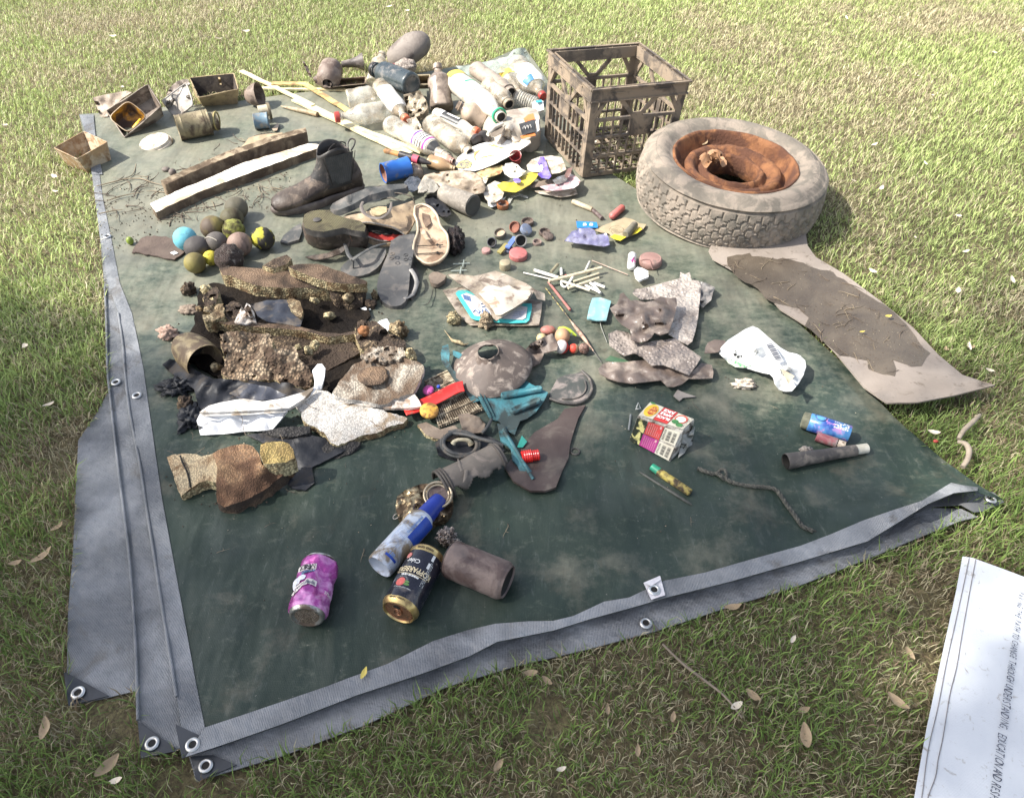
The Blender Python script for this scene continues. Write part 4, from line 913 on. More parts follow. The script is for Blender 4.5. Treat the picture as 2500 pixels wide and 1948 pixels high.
 for q, w in ((P(1686, 1072, .05), .5), (P(1700, 1040, .06), 1.2)):
  sheet('torn_flap', [(1655, 1118, .02), (1668, 1060, .06), (1692, 1030, .075), (1690, 1070, .04), (1672, 1105, .018)] if w < 1 else [(1668, 1100, .02), (1684, 1055, .06), (1697, 1040, .06), (1690, 1085, .02)], M('soggy_card', (.16, .17, .15), (.3, .3, .28), 40, .6, .3), t, th=.001, cell=7, amp=.004, ns=60)
cartons()
# --- pens, lighter, tubes, rope
def cyl(name, p0, p1, r, mat, parent=None, r1=None, n=20, label=None, cat=None, group=None, dent=.02):
 r1 = r1 or r
 return lathe(name, p0, p1, [(0, 0), (0, r * .8), (.02, r), (.98, r1), (1, r1 * .8), (1, 0)], mat, parent, label, cat, group, n=n, dent=dent, dsc=60)
t = th_('marker_pen', 'yellow mud stained marker pen with a green cap', 'pen', 1640, 1170)
YM = M('muddy_yellow', (.42, .34, .08), (.2, .15, .06), 60, .6, .3, dirt=(.06, .045, .03), da=.35, ds=70)
cyl('pen_body', P(1606, 1150, .021), P(1686, 1203, .021), .0082, YM, t)
cyl('pen_cap', P(1591, 1139, .021), P(1610, 1152, .021), .0075, M('green_cap', (.02, .3, .17), (.03, .22, .13), 50, .4), t, r1=.0085)
t = th_('ballpoint_pen', 'dark thin muddy pen beside the marker pen', 'pen', 1620, 1190)
lathe('pen_barrel', P(1560, 1151, .016), P(1690, 1233, .016), [(0, .0008), (.08, .0025), (.2, .0032), (.75, .0038), (.93, .0032), (1, .0008)], M('dark_green_grey', (.03, .036, .032), (.07, .07, .06), 70, .5), t, n=10)
def rope():
 t = th_('rope', 'short dark twisted rope with a knot and frayed end', 'rope', 1880, 1200)
 RM = M('dark_rope_fibre', (.045, .045, .038), (.12, .115, .095), 160, .85, .5, 400, .001)
 pts = smoothpath([P(x, y, top_h(x, y) + .003) for x, y in [(1704, 1143), (1720, 1150), (1738, 1156), (1753, 1157), (1770, 1168), (1793, 1179), (1830, 1186), (1865, 1189), (1891, 1194), (1906, 1210), (1922, 1234), (1940, 1258), (1958, 1283), (1972, 1291), (1985, 1296)]], 24)
 S = [0]
 for i in range(1, len(pts)): S.append(S[-1] + (pts[i] - pts[i - 1]).length)
 for k in range(3):
  q = []
  for i, p in enumerate(pts):
   d = (pts[min(i + 1, len(pts) - 1)] - pts[max(i - 1, 0)]).normalized(); x = Vector((0, 0, 1)); y = d.cross(x)
   a = S[i] / .0030 * .62 + k * 2.094; q.append(p + (x * math.cos(a) + y * math.sin(a)) * .0022)
  tube_g(q, .0024, 6).obj('strand', RM, t)
 c = P(1762, 1160, .022); g = G()
 tube_g(smoothpath([c + Vector((math.cos(a) * .009, math.sin(a) * .012, .004 * math.sin(a * 2) + .003)) for a in [i * .7 for i in range(12)]], 5), .0032, 8, g); g.obj('knot', RM, t)
 g = G(); rr = random.Random(3)
 for i in range(16): d = Vector((rr.uniform(.3, 1), rr.uniform(-.5, .3), rr.uniform(-.2, .3))) * .012; tube_g([P(1985, 1296, .017), P(1985, 1296, .017) + d * .5, P(1985, 1296, .015) + d + Vector((0, 0, -.003))], .0005, 4, g)
 g.obj('frayed_end', RM, t)
rope()
t = th_('aerosol_tube', 'small blue printed aerosol can with a grey neck, lying by the pink lighter', 'spray can', 2020, 1045)
p0, p1 = P(1974, 1029, .033), P(2074, 1060, .031); r = .0195
lathe('can_body', p0, p1, [(0, r * .9), (.02, r), (.98, r), (1, r * .93), (1, 0)], M('blue_swirl_print', (.02, .06, .26), (.09, .28, .5), 34, .3, .1, coat=.3, dirt=(.45, .2, .42), da=.12, ds=50), t, n=36, dent=.03)
A, X, Y = frame(p1 - p0)
lathe('can_neck', p0 - A * .014, p0 + A * .004, [(0, 0), (.02, r * .7), (.1, r * .92), (.7, r * .95), (1, r * .9)], M('mossy_grey', (.17, .17, .12), (.1, .1, .07), 70, .7), t, n=30)
C = lambda a0, t0, **k: cyl_map(p0, p1, r, a0, t0, **k)
g = G()
for rr_ in (.011, .0125): tube_g([C(-.25, .24)(math.cos(a) * rr_, math.sin(a) * rr_) for a in [i * math.pi / 16 for i in range(33)]], .0004, 4, g)
g.obj('ring_print', M('deep_blue_print', (.03, .05, .14)), t)
g = G(); dashes(g, C(.35, .74, along=True), -.014, .016, -.011, .006, 5, random.Random(4), .0022); g.obj('white_print', MATS['white_print'], t)
t = th_('lighter', 'pinkish red plastic lighter with a white top beside the blue can', 'lighter', 2010, 1075)
cyl('lighter_body', P(1993, 1065, .024), P(2044, 1082, .024), .0108, M('cloudy_red_plastic', (.2, .06, .07), (.3, .12, .13), 40, .35, .1, dirt=(.2, .17, .16), da=.3, ds=40), t)
cyl('lighter_top', P(2045, 1082, .024), P(2063, 1088, .024), .009, M('ivory_plastic', (.6, .52, .42), (.5, .42, .34), 60, .5, dirt=(.2, .15, .1), da=.3, ds=90), t)
t = th_('plastic_tube', 'dark torn plastic tube with a white end piece lying near the lighter', 'tube', 2010, 1110)
DG = M('dark_grey_rubber', (.05, .045, .042), (.085, .077, .07), 24, .55, .35, dirt=(.16, .14, .12), da=.25, ds=30)
lathe('tube_body', P(1918, 1126, .032), P(2088, 1099, .027), [(0, .0155), (.02, .017), (.25, .0155), (.5, .0135), (.75, .012), (1, .0115)], DG, t, n=24, dent=.08, dsc=40)
lathe('tube_inside', P(1920, 1126, .032), P(2088, 1099, .027), [(0, .0145), (.1, .013), (.12, 0)], BLACKHOLE, t, n=20)
cyl('tube_tip', P(2086, 1099, .025), P(2117, 1094, .025), .0105, M('off_white_plastic', (.55, .53, .45), (.45, .42, .34), 60, .5), t)
ell('torn_nub', P(1968, 1098, .03), (.012, .007, .007), M('chalky_grey', (.35, .32, .28), (.12, .1, .09), 120, .8, .8), t, dent=.5, dsc=200)
cyl('stub', P(1408 * 1.0, 494, .018) if False else P(1398, 492, .02), P(1446, 512, .02), .0075, M('cream_cork', (.5, .42, .28), (.36, .29, .2), 60, .7, .4), label='pale cream muddy tube stub lying in front of the crate', cat='tube')
cyl('dark_stub', P(1448, 514, .02), P(1470, 534, .018), .0065, MUDC, label='dark muddy stub joined end to end with the cream tube', cat='tube')
# ================================================================ middle: broken teal plastic, grille, hose, foam pile
def one(fn, *a, label, cat, group=None, **k): return tag(fn(*a, **k), label, cat, group)
FO = M('old_foam_beads', (.56, .45, .27), (.32, .22, .12), 26, .75, .7, 300, .002, voro=175, vdark=.2, dirt=(.1, .065, .035), da=.4, ds=16)
FOT = M('browned_foam_skin', (.21, .135, .08), (.115, .072, .045), 14, .7, .5, 160, .003, voro=240, vdark=.6, dirt=(.05, .035, .025), da=.35, ds=10)
FOD = M('dark_foam_beads', (.2, .14, .085), (.38, .28, .17), 30, .8, .8, 260, .003, voro=150, vdark=.12, dirt=(.05, .035, .025), da=.5, ds=18)
FOW = M('pale_foam_beads', (.6, .57, .52), (.42, .38, .33), 12, .7, .5, 300, .0015, voro=260, vdark=.55, dirt=(.24, .18, .12), da=.14, ds=22)
FOE = M('yellowed_foam_edge', (.62, .52, .3), (.44, .34, .18), 40, .75, .8, 300, .0025, voro=190, vdark=.25, dirt=(.16, .1, .05), da=.25, ds=30)
FOG = M('grey_dirty_foam', (.42, .37, .3), (.24, .2, .155), 16, .8, .6, 260, .002, voro=220, vdark=.45, dirt=(.11, .075, .05), da=.4, ds=13)
BLKB = M('black_plastic_film', (.012, .013, .016), (.024, .025, .03), 12, .5, .5, 60, .004, dirt=(.06, .05, .04), da=.15, ds=12, spec=.3)
GRF = M('grey_plastic_film', (.045, .048, .06), (.03, .032, .042), 10, .4, .35, 60, .004, dirt=(.15, .125, .1), da=.25, ds=14)
TEAL = M('faded_teal_plastic', (.035, .16, .19), (.075, .2, .225), 12, .5, .2, 90, .002, dirt=(.035, .05, .05), da=.36, ds=11)
# grille of slats
def grille():
 t = th_('slatted_grille', 'muddy cream slatted plastic grille under the red strip', 'grille', 1105, 975)
 SL = M('muddy_cream_slats', (.4, .34, .24), (.22, .17, .12), 60, .7, .3, dirt=(.1, .075, .05), da=.35, ds=60)
 a, b, c, d = P(1036, 929, .022), P(1096, 901, .022), P(1181, 1002, .022), P(1072, 1047, .022); f = lambda u, v: (a * (1 - u) + b * u) * (1 - v) + (d * (1 - u) + c * u) * v
 for k in range(20):
  u0 = (k + .25) / 20; g = G()
  for v0, v1 in ((.01, .47), (.53, .99)): g.bar(f(u0, v0), f(u0, v1), .0028, .003)
  g.obj('slat', SL, t, smooth=False)
 for v in (.04, .26, .44, .56, .78, .96): g = G(); g.bar(f(0, v) + Vector((0, 0, .0028)), f(1, v) + Vector((0, 0, .0028)), .0035, .0025); g.obj('cross_rail', SL, t, smooth=False)
grille()
sheet('torn_board', [(1019, 1036), (1040, 1030), (1075, 1048), (1110, 1038), (1130, 1060), (1100, 1075), (1062, 1070), (1040, 1062)], [BROWN_MUD, FOE], label='torn muddy board scrap with foam edge below the slatted grille', cat='scrap', h=.024, th=.011, cell=7, amp=.004, ns=50, side=3, samp=.003)
# red strip
def strip_():
 n = 22; V = []; pa = smoothpath([P(987, 1003, .034), P(1022, 993, .034), P(1068, 972, .036), P(1110, 950, .038), P(1132, 944, .040)], 6); m = 7
 for i, p in enumerate(pa):
  d = (pa[min(i + 1, len(pa) - 1)] - pa[max(i - 1, 0)]).normalized(); s = d.cross(Vector((0, 0, 1))).normalized()
  for j in range(m): k = j / (m - 1) - .5; V.append(p + s * (k * .032 + .002) + Vector((0, 0, .02 * k * k)))
 F = [(i * m + j, i * m + j + 1, (i + 1) * m + j + 1, (i + 1) * m + j) for i in range(len(pa) - 1) for j in range(m - 1)]
 o = mk('red_strip', V, F, M('red_plastic', (.52, .028, .022), (.4, .022, .02), 20, .35, .15, dirt=(.25, .07, .05), da=.16, ds=50, coat=.2))
 sm = o.modifiers.new('thickness', 'SOLIDIFY'); sm.thickness = .0022; tag(o, 'curved bright red plastic strip lying across the slatted grille', 'plastic strip')
strip_()
def disc(name, px, py, h, r, th, mat, label, cat, tilt=(0, 0), n=32, parent=None, prof=None, group=None):
 c = P(px, py, h); R = Matrix.Rotation(tilt[0], 3, 'X') @ Matrix.Rotation(tilt[1], 3, 'Y'); ax = R @ Vector((0, 0, 1)) * th
 return lathe(name, c, c + ax, prof(r) if prof else [(0, 0), (0, r * .95), (.15, r), (.8, r), (1, r * .93), (1, 0)], mat, parent, label, cat, group, n=n)
disc('orange_slice', 1048, 1005, .036, .0205, .007, M('mottled_orange', (.6, .36, .06), (.42, .2, .04), 70, .6, .5, 120, dirt=(.2, .1, .03), da=.3, ds=60), 'round mottled orange yellow disc resting on the red strip', 'disc', (.15, .1))
ell('pink_piece', P(1046, 953, .032), (.013, .016, .007), M('pink_magenta_plastic', (.55, .1, .32), (.45, .06, .25), 60, .45, .2, dirt=(.2, .04, .1), da=.25, ds=80), label='small pink teardrop shaped piece lying on the slatted grille', cat='plastic piece', n=20, sub=10)
ell('blue_bead', P(1071, 944, .03), .0045, M('blue_bead', (.02, .06, .35)), label='tiny blue bead beside the pink piece on the grille', cat='bead', n=12, sub=8)
# teal plastic panel
def teal():
 t = th_('teal_plastic_fragment', 'broken faded teal plastic panel with ribs, a spoon like arm and a handle', 'plastic panel', 1220, 980)
 sheet('panel', [(1140, 925, .03), (1200, 905, .03), (1265, 915, .03), (1296, 937, .034), (1338, 958, .03), (1330, 975, .03), (1309, 1005, .026), (1286, 1022, .026), (1270, 1027, .028), (1262, 1045, .026), (1257, 1062, .02), (1236, 1050, .022), (1217, 1027, .024), (1196, 1022, .024), (1180, 994, .026), (1160, 955, .028)], TEAL, t, th=.003, cell=9, amp=.002, ns=20)
 sheet('arm', [(1078, 880, .04), (1076, 862, .045), (1080, 845, .045), (1094, 841, .045), (1098, 862, .045), (1096, 884, .04), (1104, 900, .035), (1130, 925, .032), (1152, 950, .03), (1170, 978, .026), (1153, 982, .024), (1132, 950, .028), (1108, 924, .03)], TEAL, t, th=.004, cell=8, amp=.002, ns=30)
 sheet('handle', [(1214, 1034, .032), (1228, 1036, .032), (1243, 1060, .03), (1262, 1095, .03), (1285, 1132, .03), (1310, 1166, .026), (1303, 1176, .024), (1292, 1182, .022), (1277, 1168, .026), (1262, 1133, .028), (1250, 1122, .03), (1247, 1094, .03), (1222, 1074, .03)], TEAL, t, th=.005, cell=8, amp=.002, ns=30)
 tube('handle_rib', [P(1228, 1048, .035), P(1258, 1096, .035), P(1284, 1140, .034), P(1302, 1170, .029)], .0035, TEAL, t, sm=5)
 for a, b in (((1222, 966), (1325, 948)), ((1246, 1005), (1320, 975))):
  p0, p1 = P(*a, .034), P(*b, .037); d = (p1 - p0); L = d.length; d.normalize(); s = Vector((-d.y, d.x, 0)); w = .0085; V = []; N = 24
  for k, (sc, z) in enumerate(((1, -.002), (.82, .004), (.6, .0045), (.45, .002))):
   for i in range(N):
    q = 2 * math.pi * i / N; V.append((p0 + p1) / 2 + d * (math.cos(q) * w * sc + (L / 2 - w) * (1 if math.cos(q) > 0 else -1)) + s * math.sin(q) * w * sc + Vector((0, 0, z)))
  mk('raised_rib', V, [(k * N + i, k * N + (i + 1) % N, (k + 1) * N + (i + 1) % N, (k + 1) * N + i) for k in range(3) for i in range(N)] + [tuple(3 * N + i for i in range(N))], TEAL, t)
 for a, b in (((1166, 948), (1200, 1020)), ((1172, 944), (1207, 1016))): tube('groove_rib', [P(*a, .032), P(*b, .028)], .0016, M('dark_teal', (.012, .05, .06), (.02, .07, .08)), t, n=6)
 sheet('chip', [(1262, 1092, .03), (1274, 1063, .034), (1287, 1078, .032), (1276, 1092, .03)], M('green_teal', (.02, .2, .16), (.04, .24, .2), 30, .4), t, th=.001, cell=8)
 sheet('thin_arm', [(1105, 855, .04), (1120, 860, .04), (1138, 870, .04), (1132, 876, .04), (1118, 874, .038), (1106, 866, .038)], TEAL, t, th=.002, cell=6)
teal()
# shade / cone
def cone():
 c = P(1200, 900, .034); ax = Matrix.Rotation(math.radians(-7), 3, 'Y') @ Matrix.Rotation(math.radians(4), 3, 'X') @ Vector((0, 0, 1)) * .052
 CM = M('dusty_brown_plastic', (.12, .093, .078), (.085, .067, .058), 14, .6, .35, 110, .002, dirt=(.3, .25, .21), da=.2, ds=34)
 r = .0935; prof = [(-.02, r * .985), (0, r), (.05, r * .995), (.25, r * .84), (.5, r * .64), (.75, r * .43), (.9, r * .31), (.96, r * .27), (1.08, r * .26), (1.06, r * .245), (.7, r * .42), (.4, r * .68), (.02, r * .97)]
 t = thing('conical_lampshade', 'brown dusty plastic cone with a broken hole on top resting on the teal panel', 'lampshade', c)
 g = lathe_g(c, c + ax, prof, n=72, dent=.035, dsc=14, seed=3)
 for i, v in enumerate(g.V):
  if 6 <= i // 72 <= 8: g.V[i] = v + Vector((0, 0, .006 * nz(v, 90, 2)))
 g.obj('shade_cone', CM, t)
cone()
sheet('torn_cup', [(1275, 878, .03), (1277, 866, .045), (1284, 852, .05), (1296, 838, .06), (1320, 826, .065), (1348, 814, .06), (1356, 826, .05), (1362, 842, .045), (1360, 855, .04), (1345, 858, .035), (1329, 862, .03), (1318, 886, .02), (1300, 895, .016), (1282, 896, .016)], M('brown_grey_rubber', (.14, .105, .085), (.09, .07, .06), 16, .55, .3, dirt=(.22, .18, .15), da=.25, ds=24), label='torn grey brown flexible cup lying against the fishing floats', cat='plastic cup', th=.003, cell=7, ridge=.012, rs=22, amp=.003, ns=30, seed=5, ctrl=[(1310, 858, .022)])
# rubber flap
t = th_('rubber_flap', 'large dark brown torn rubber flap beneath the teal handle', 'rubber sheet', 1330, 1100)
sheet('flap_sheet', [(1430, 988), (1378, 998), (1362, 1022), (1305, 1055), (1270, 1094), (1232, 1140), (1254, 1174), (1294, 1197), (1330, 1198), (1357, 1189), (1372, 1150), (1388, 1117), (1392, 1085), (1399, 1058), (1412, 1020)], M('dark_brown_rubber', (.052, .036, .032), (.08, .06, .052), 12, .55, .3, 90, .002, dirt=(.12, .1, .085), da=.22, ds=16), t, h=.021, th=.006, cell=13, amp=.003, ns=14, seed=6, hf=lambda x, y: top_h(x, y) + .006 + (.008 if y > 1150 else 0))
# half disc
def halfdisc():
 t = th_('broken_plastic_disc', 'dark half round broken lid with a raised rim lying flat right of the teal panel', 'lid', 1400, 950)
 sheet('lid_disc', [(1340, 962), (1360, 925), (1380, 915), (1405, 912), (1421, 906), (1436, 922), (1444, 942), (1440, 962), (1424, 978), (1400, 984), (1370, 981), (1345, 972)], M('dusty_black_plastic', (.045, .05, .045), (.08, .075, .07), 12, .5, .2, dirt=(.2, .17, .155), da=.28, ds=20), t, h=.018, th=.003, cell=9, hf=lambda x, y: top_h(x, y) + .004)
 tube('lid_rim', [P(x, y, top_h(x, y) + .006) for x, y in [(1421, 906), (1437, 922), (1445, 942), (1441, 962), (1424, 979), (1400, 985), (1370, 982), (1342, 973)]], .0035, DG, t, sm=5)
 tube('inner_ridge', [P(x, y, top_h(x, y) + .006) for x, y in [(1428, 930), (1431, 948), (1420, 965), (1398, 973), (1372, 973)]], .002, DG, t, sm=5)
halfdisc()
# red threaded cap, ring
g = lathe_g(P(1273, 1116, .031), P(1316, 1110, .031), [(0, .007), (0, .0105)] + [(i / 16, .0125 + .0012 * (i % 2) - (.002 if i > 9 else 0)) for i in range(1, 16)] + [(1, .0105), (1, 0)], n=28)
tag(g.obj('threaded_stopper', M('bright_red_plastic', (.6, .02, .015), (.5, .015, .012), 30, .35, .1, coat=.2), smooth=math.radians(30)), 'bright red threaded cap on the brown rubber flap', 'cap')
tag(tube_g([P(1404, 1102, .017) + Vector((math.cos(a) * .009, math.sin(a) * .009, 0)) for a in [i * .33 for i in range(24)]], .0015, 6).obj('rubber_ring', DG), 'small dark rubber ring right of the brown flap', 'ring')
# hose
def hose():
 t = th_('coiled_hose', 'coiled black rubber hose below the slatted grille', 'hose', 1120, 1085)
 pts = []
 for i in range(70):
  a = .6 + i * .235; k = 1 - .10 * (i / 70) + .05 * math.sin(i * .5); pts.append(P(1121 + 46 * k * math.cos(a) + (5 if i > 30 else 0), 1083 + 31 * k * math.sin(a), .022 + .010 * i / 70 + .004 * math.sin(a * 1.3)))
 pts += [P(1140, 1062, .04), P(1175, 1072, .042), P(1205, 1080, .04), P(1228, 1088, .034)]
 tube('hose_tube', pts, .0044, M('black_rubber_hose', (.04, .042, .042), (.07, .07, .068), 30, .5, .2, dirt=(.13, .11, .09), da=.25, ds=40), t, sm=2, n=10)
 tube('hose_end', [P(1176, 1058, .03), P(1190, 1042, .034), P(1200, 1024, .03)], .0036, MATS['black_rubber_hose'], t, sm=4)
hose()
sheet('dark_plastic_scrap', [(1062, 1082), (1085, 1060), (1130, 1055), (1190, 1062), (1225, 1080), (1232, 1100), (1200, 1118), (1150, 1128), (1100, 1122), (1070, 1110)], BLKB, label='crumpled black plastic scrap under the coiled hose', cat='plastic film', h=.02, th=.003, cell=9, ridge=.01, rs=26, seed=9)
sheet('leathery_scrap', [(1118, 1012), (1140, 1008), (1170, 1018), (1185, 1035), (1180, 1055), (1150, 1058), (1128, 1045)], BROWN_MUD, label='crumpled brown muddy scrap between the grille and the hose', cat='scrap', h=.03, th=.003, cell=7, ridge=.014, rs=40, seed=2)
tube('bone_piece', [P(1106, 1084, .03), P(1112, 1076, .036), P(1128, 1073, .04), P(1144, 1076, .036), P(1150, 1084, .028)], [.006, .0045, .004, .005, .007], M('pale_bone', (.42, .38, .27), (.28, .23, .15), 60, .6, .4), label='small pale bone shaped piece inside the coiled hose', cat='bone', sm=5)
# broken pipe
def pipe():
 t = th_('broken_pipe', 'split grey plastic pipe with torn edges and a dark collar', 'pipe', 1150, 1150)
 PM = M('muddy_grey_pipe', (.14, .12, .1), (.09, .078, .068), 14, .6, .35, dirt=(.24, .2, .17), da=.22, ds=24)
 p0, p1 = P(1082, 1188, .03), P(1222, 1118, .034); A, X, Y = frame(p1 - p0); L = (p1 - p0).length; r = .0335; V = []; nn, mm = 34, 26; rr = random.Random(8)
 for i in range(nn):
  for j in range(mm):
   t_ = i / (nn - 1); a = -1.9 + 3.6 * j / (mm - 1); q = p0 + A * (L * t_) + (X * math.cos(a) + Y * math.sin(a)) * r * (1 + .05 * nz((t_ * 4, a, 0), 1)); V.append(q)
 F = []
 for i in range(nn - 1):
  for j in range(mm - 1):
   a = -1.9 + 3.6 * j / (mm - 1); t_ = i / nn; e0 = -1.35 + .5 * nz((t_ * 7, 0, 1), 1) - .3 * (t_ < .3); e1 = 1.15 + .5 * nz((t_ * 6, 4, 1), 1)
   if e0 < a < e1: F.append((i * mm + j, i * mm + j + 1, (i + 1) * mm + j + 1, (i + 1) * mm + j))
 o = mk('pipe_wall', V, F, PM, t); s = o.modifiers.new('thickness', 'SOLIDIFY'); s.thickness = .0025
 for k in (0, .045, .09): tube_g([p0 + A * (L * k - .004) + (X * math.cos(a) + Y * math.sin(a)) * r * 1.03 for a in [-1.75 + i * .15 for i in range(23)]], .0032, 7).obj('collar_ring', M('dark_collar', (.05, .043, .038), (.08, .07, .06)), t)
 tube_g([p1 - A * .008 + (X * math.cos(a) + Y * math.sin(a)) * r * 1.02 for a in [-1.6 + i * .15 for i in range(20)]], .003, 7).obj('collar_ring', MATS['dark_collar'], t)
 for a, b, c_ in (((1128, 1150), (1122, 1132), (1118, 1120)), ((1139, 1148), (1136, 1165), (1131, 1178))): tube('torn_tongue', [P(*a, .062), P(*b, .064), P(*c_, .06)], [.004, .0035, .001], PM, t, sm=4, flat=.4)
pipe()
# ------------------------------------------------ floats and lures
fl = 'fishing floats in a small heap'
def ball(px, py, r, mat, label, cat='ball', group=None, h0=.013, name='ball', dent=.02, sc=(1, 1, 1), seed=0, parent=None, sub=16, n=28):
 return ell(name, P(px, py, h0 + r * sc[2]), (r * sc[0], r * sc[1], r * sc[2]), mat, parent, label, cat, group, dent=dent, dsc=60, seed=seed, n=n, sub=sub)
PK2 = M('faded_pink_red', (.42, .16, .13), (.3, .1, .08), 40, .5, .2, dirt=(.3, .2, .14), da=.3, ds=50); REDW = M('red_float_paint', (.42, .03, .03), (.34, .03, .025), 40, .35)
ball(1338, 806, .016, PK2, 'dull pink float behind the torn cup', 'float', fl, name='fishing_float', sc=(1.2, .8, .7))
ball(1322, 826, .0125, M('pale_yellow', (.5, .42, .22), (.4, .3, .15), 40), 'small pale yellow float behind the torn cup', 'float', fl, name='fishing_float')
ball(1373, 820, .0185, M('tan_float', (.42, .25, .14), (.33, .2, .12), 30, .55, .2), 'tan brown float, the largest of the heap', 'float', fl, name='fishing_float', sc=(1, 1.15, 1))
t = th_('fishing_float', 'red and white ball float touching the torn cup', 'float', 1371, 846, fl)
c = P(1371, 847, .03)
for nm, m_, lo, hi in (('white_half', M('float_white', (.55, .5, .47), (.45, .4, .38), 40, .35), 0, .5), ('red_half', REDW, .5, 1)):
 R = Matrix.Rotation(-.9, 3, 'Y') @ Matrix.Rotation(.3, 3, 'X'); a = R @ Vector((0, 0, 1)) * .017
 lathe(nm, c + a, c - a, [(max(0, min(1, .5 - .5 * math.cos(math.pi * q))), .017 * math.sin(math.pi * q)) for q in [lo + (hi - lo) * i / 8 for i in range(9)]], m_, t, n=26)
t = th_('fishing_float', 'small red and tan ball float right of the red and white one', 'float', 1401, 851, fl); c = P(1401, 851, .025)
for nm, m_, lo, hi in (('red_half', M('orange_red_paint', (.5, .05, .03), (.42, .05, .03), 40), 0, .5), ('tan_half', MATS['tan_float'], .5, 1)):
 a = Vector((-.011, -.003, .004)); lathe(nm, c + a, c - a, [(.5 - .5 * math.cos(math.pi * q), .0118 * math.sin(math.pi * q)) for q in [lo + (hi - lo) * i / 8 for i in range(9)]], m_, t, n=24)
ball(1425, 851, .013, M('netted_brown', (.16, .07, .05), (.3, .2, .16), 90, .7, .6, 200, voro=260), 'small brown netted ball under the tail of the quill float', 'float', fl, name='fishing_float', dent=.15)
t = th_('fishing_lure', 'lime green lure with dark stripes above the tan float', 'lure', 1385, 806)
tube('lure_body', [P(1364, 803, .034), P(1375, 803, .038), P(1390, 808, .036), P(1407, 820, .03)], [.004, .0065, .006, .002], M('lime_plastic', (.45, .55, .05), (.35, .45, .05), 30, .4), t, sm=4)
for k in range(4): q = P(1372 + k * 8, 803 + k * 3.2, .0435 - .001 * k); tube('stripe', [q + Vector((0, -.005, -.002)), q, q + Vector((0, .005, -.003))], .0009, INK, t, n=5)
t = th_('quill_float', 'long thin fishing quill with a pale wooden bulge and striped tip', 'fishing float', 1400, 790)
lathe('float_body', P(1393, 783, .022), P(1449, 857, .022), [(0, .001), (.12, .003), (.4, .0052), (.62, .0045), (.85, .0022), (1, .001)], M('pale_wood_pink', (.48, .33, .25), (.4, .25, .18), 40, .6, .2, dirt=(.2, .13, .1), da=.25, ds=60), t, n=12)
tube('quill_tip', [P(1331, 702, .022), P(1362, 742, .026), P(1394, 784, .022)], .0013, M('striped_tip', (.4, .34, .12), (.08, .06, .05), 130, .5, 0, lo=.48, hi=.5), t, n=6)
tube('quill_tail', [P(1448, 856, .022), P(1458, 870, .018), P(1469, 885, .016)], .0009, DG, t, n=5)
# ------------------------------------------------ foam pile
def foam(label, outline, mat, h=.04, th=.02, cat='foam piece', group=None, name='foam_board', parent=None, **k):
 k.setdefault('cell', 9); k.setdefault('amp', .002); k.setdefault('ns', 40); k.setdefault('side', 4); k.setdefault('samp', .0025); k.setdefault('jag', 1.0)
 return sheet(name, outline, mat, parent, label, cat if parent is None else None, group, h=h, th=th, **k)
foam('big brown topped foam slab, the rearmost of the foam pile', [(535, 654, .06), (575, 651, .06), (625, 655, .06), (690, 657, .058), (740, 668, .055), (808, 694, .05), (813, 706, .05), (740, 703, .052), (690, 703, .052), (645, 701, .054), (600, 689, .058), (560, 672, .06), (544, 672, .06)], [FOT, FOE], th=.038, seed=3, samp=.004)
foam('brown foam slab lying crosswise on the right end of the big slab', [(704, 652, .092), (722, 646, .092), (757, 644, .09), (775, 644, .09), (830, 662, .088), (895, 687, .082), (893, 694, .08), (853, 693, .082), (805, 690, .084), (760, 676, .088), (718, 659, .09)], [FOT, FOE], th=.026, seed=4)
foam('dark foam block propping up the crosswise slab', [(800, 702, .055), (860, 696, .055), (891, 697, .055), (884, 742, .03), (845, 745, .03), (812, 722, .05)], [FOD, FOD], th=.03, seed=5)
foam('narrow piece of foam leaning behind the crosswise slab', [(640, 650, .07), (668, 632, .08), (700, 622, .082), (712, 632, .08), (700, 645, .075), (672, 655, .07)], [FOD, FOE], th=.02, seed=11)
foam('long narrow foam slab with a yellow beaded edge in the middle of the pile', [(505, 772, .06), (540, 776, .06), (600, 786, .06), (650, 790, .058), (700, 791, .056), (732, 797, .055), (790, 812, .052), (830, 815, .052), (866, 808, .052), (867, 816, .052), (800, 823, .052), (735, 806, .055), (650, 800, .058), (560, 793, .06), (520, 786, .06)], [FOT, FOE], th=.024, seed=6, side=3)
foam('broad dark foam slab hidden under the long narrow one', [(560, 800, .038), (700, 812, .035), (860, 835, .03), (880, 860, .028), (800, 905, .022), (740, 900, .022), (600, 850, .03)], [FOD, FOD], th=.02, seed=7)
foam('coarse beaded brown foam slab tilted towards the viewer', [(536, 815, .105), (580, 808, .106), (659, 816, .105), (667, 832, .095), (664, 850, .086), (676, 852, .085), (692, 842, .09), (710, 843, .088), (724, 853, .082), (732, 878, .068), (752, 894, .058), (764, 912, .048), (758, 946, .03), (742, 948, .028), (700, 937, .034), (664, 928, .036), (620, 930, .034), (577, 930, .032), (552, 922, .036), (540, 912, .04), (549, 882, .06), (541, 850, .085)], [M('coarse_foam_beads', (.52, .4, .27), (.3, .2, .12), 22, .75, .9, 200, .004, voro=125, vdark=.1, dirt=(.09, .06, .04), da=.4, ds=16), FOE], th=.03, seed=8, amp=.006, ns=55, jag=3, cell=6)
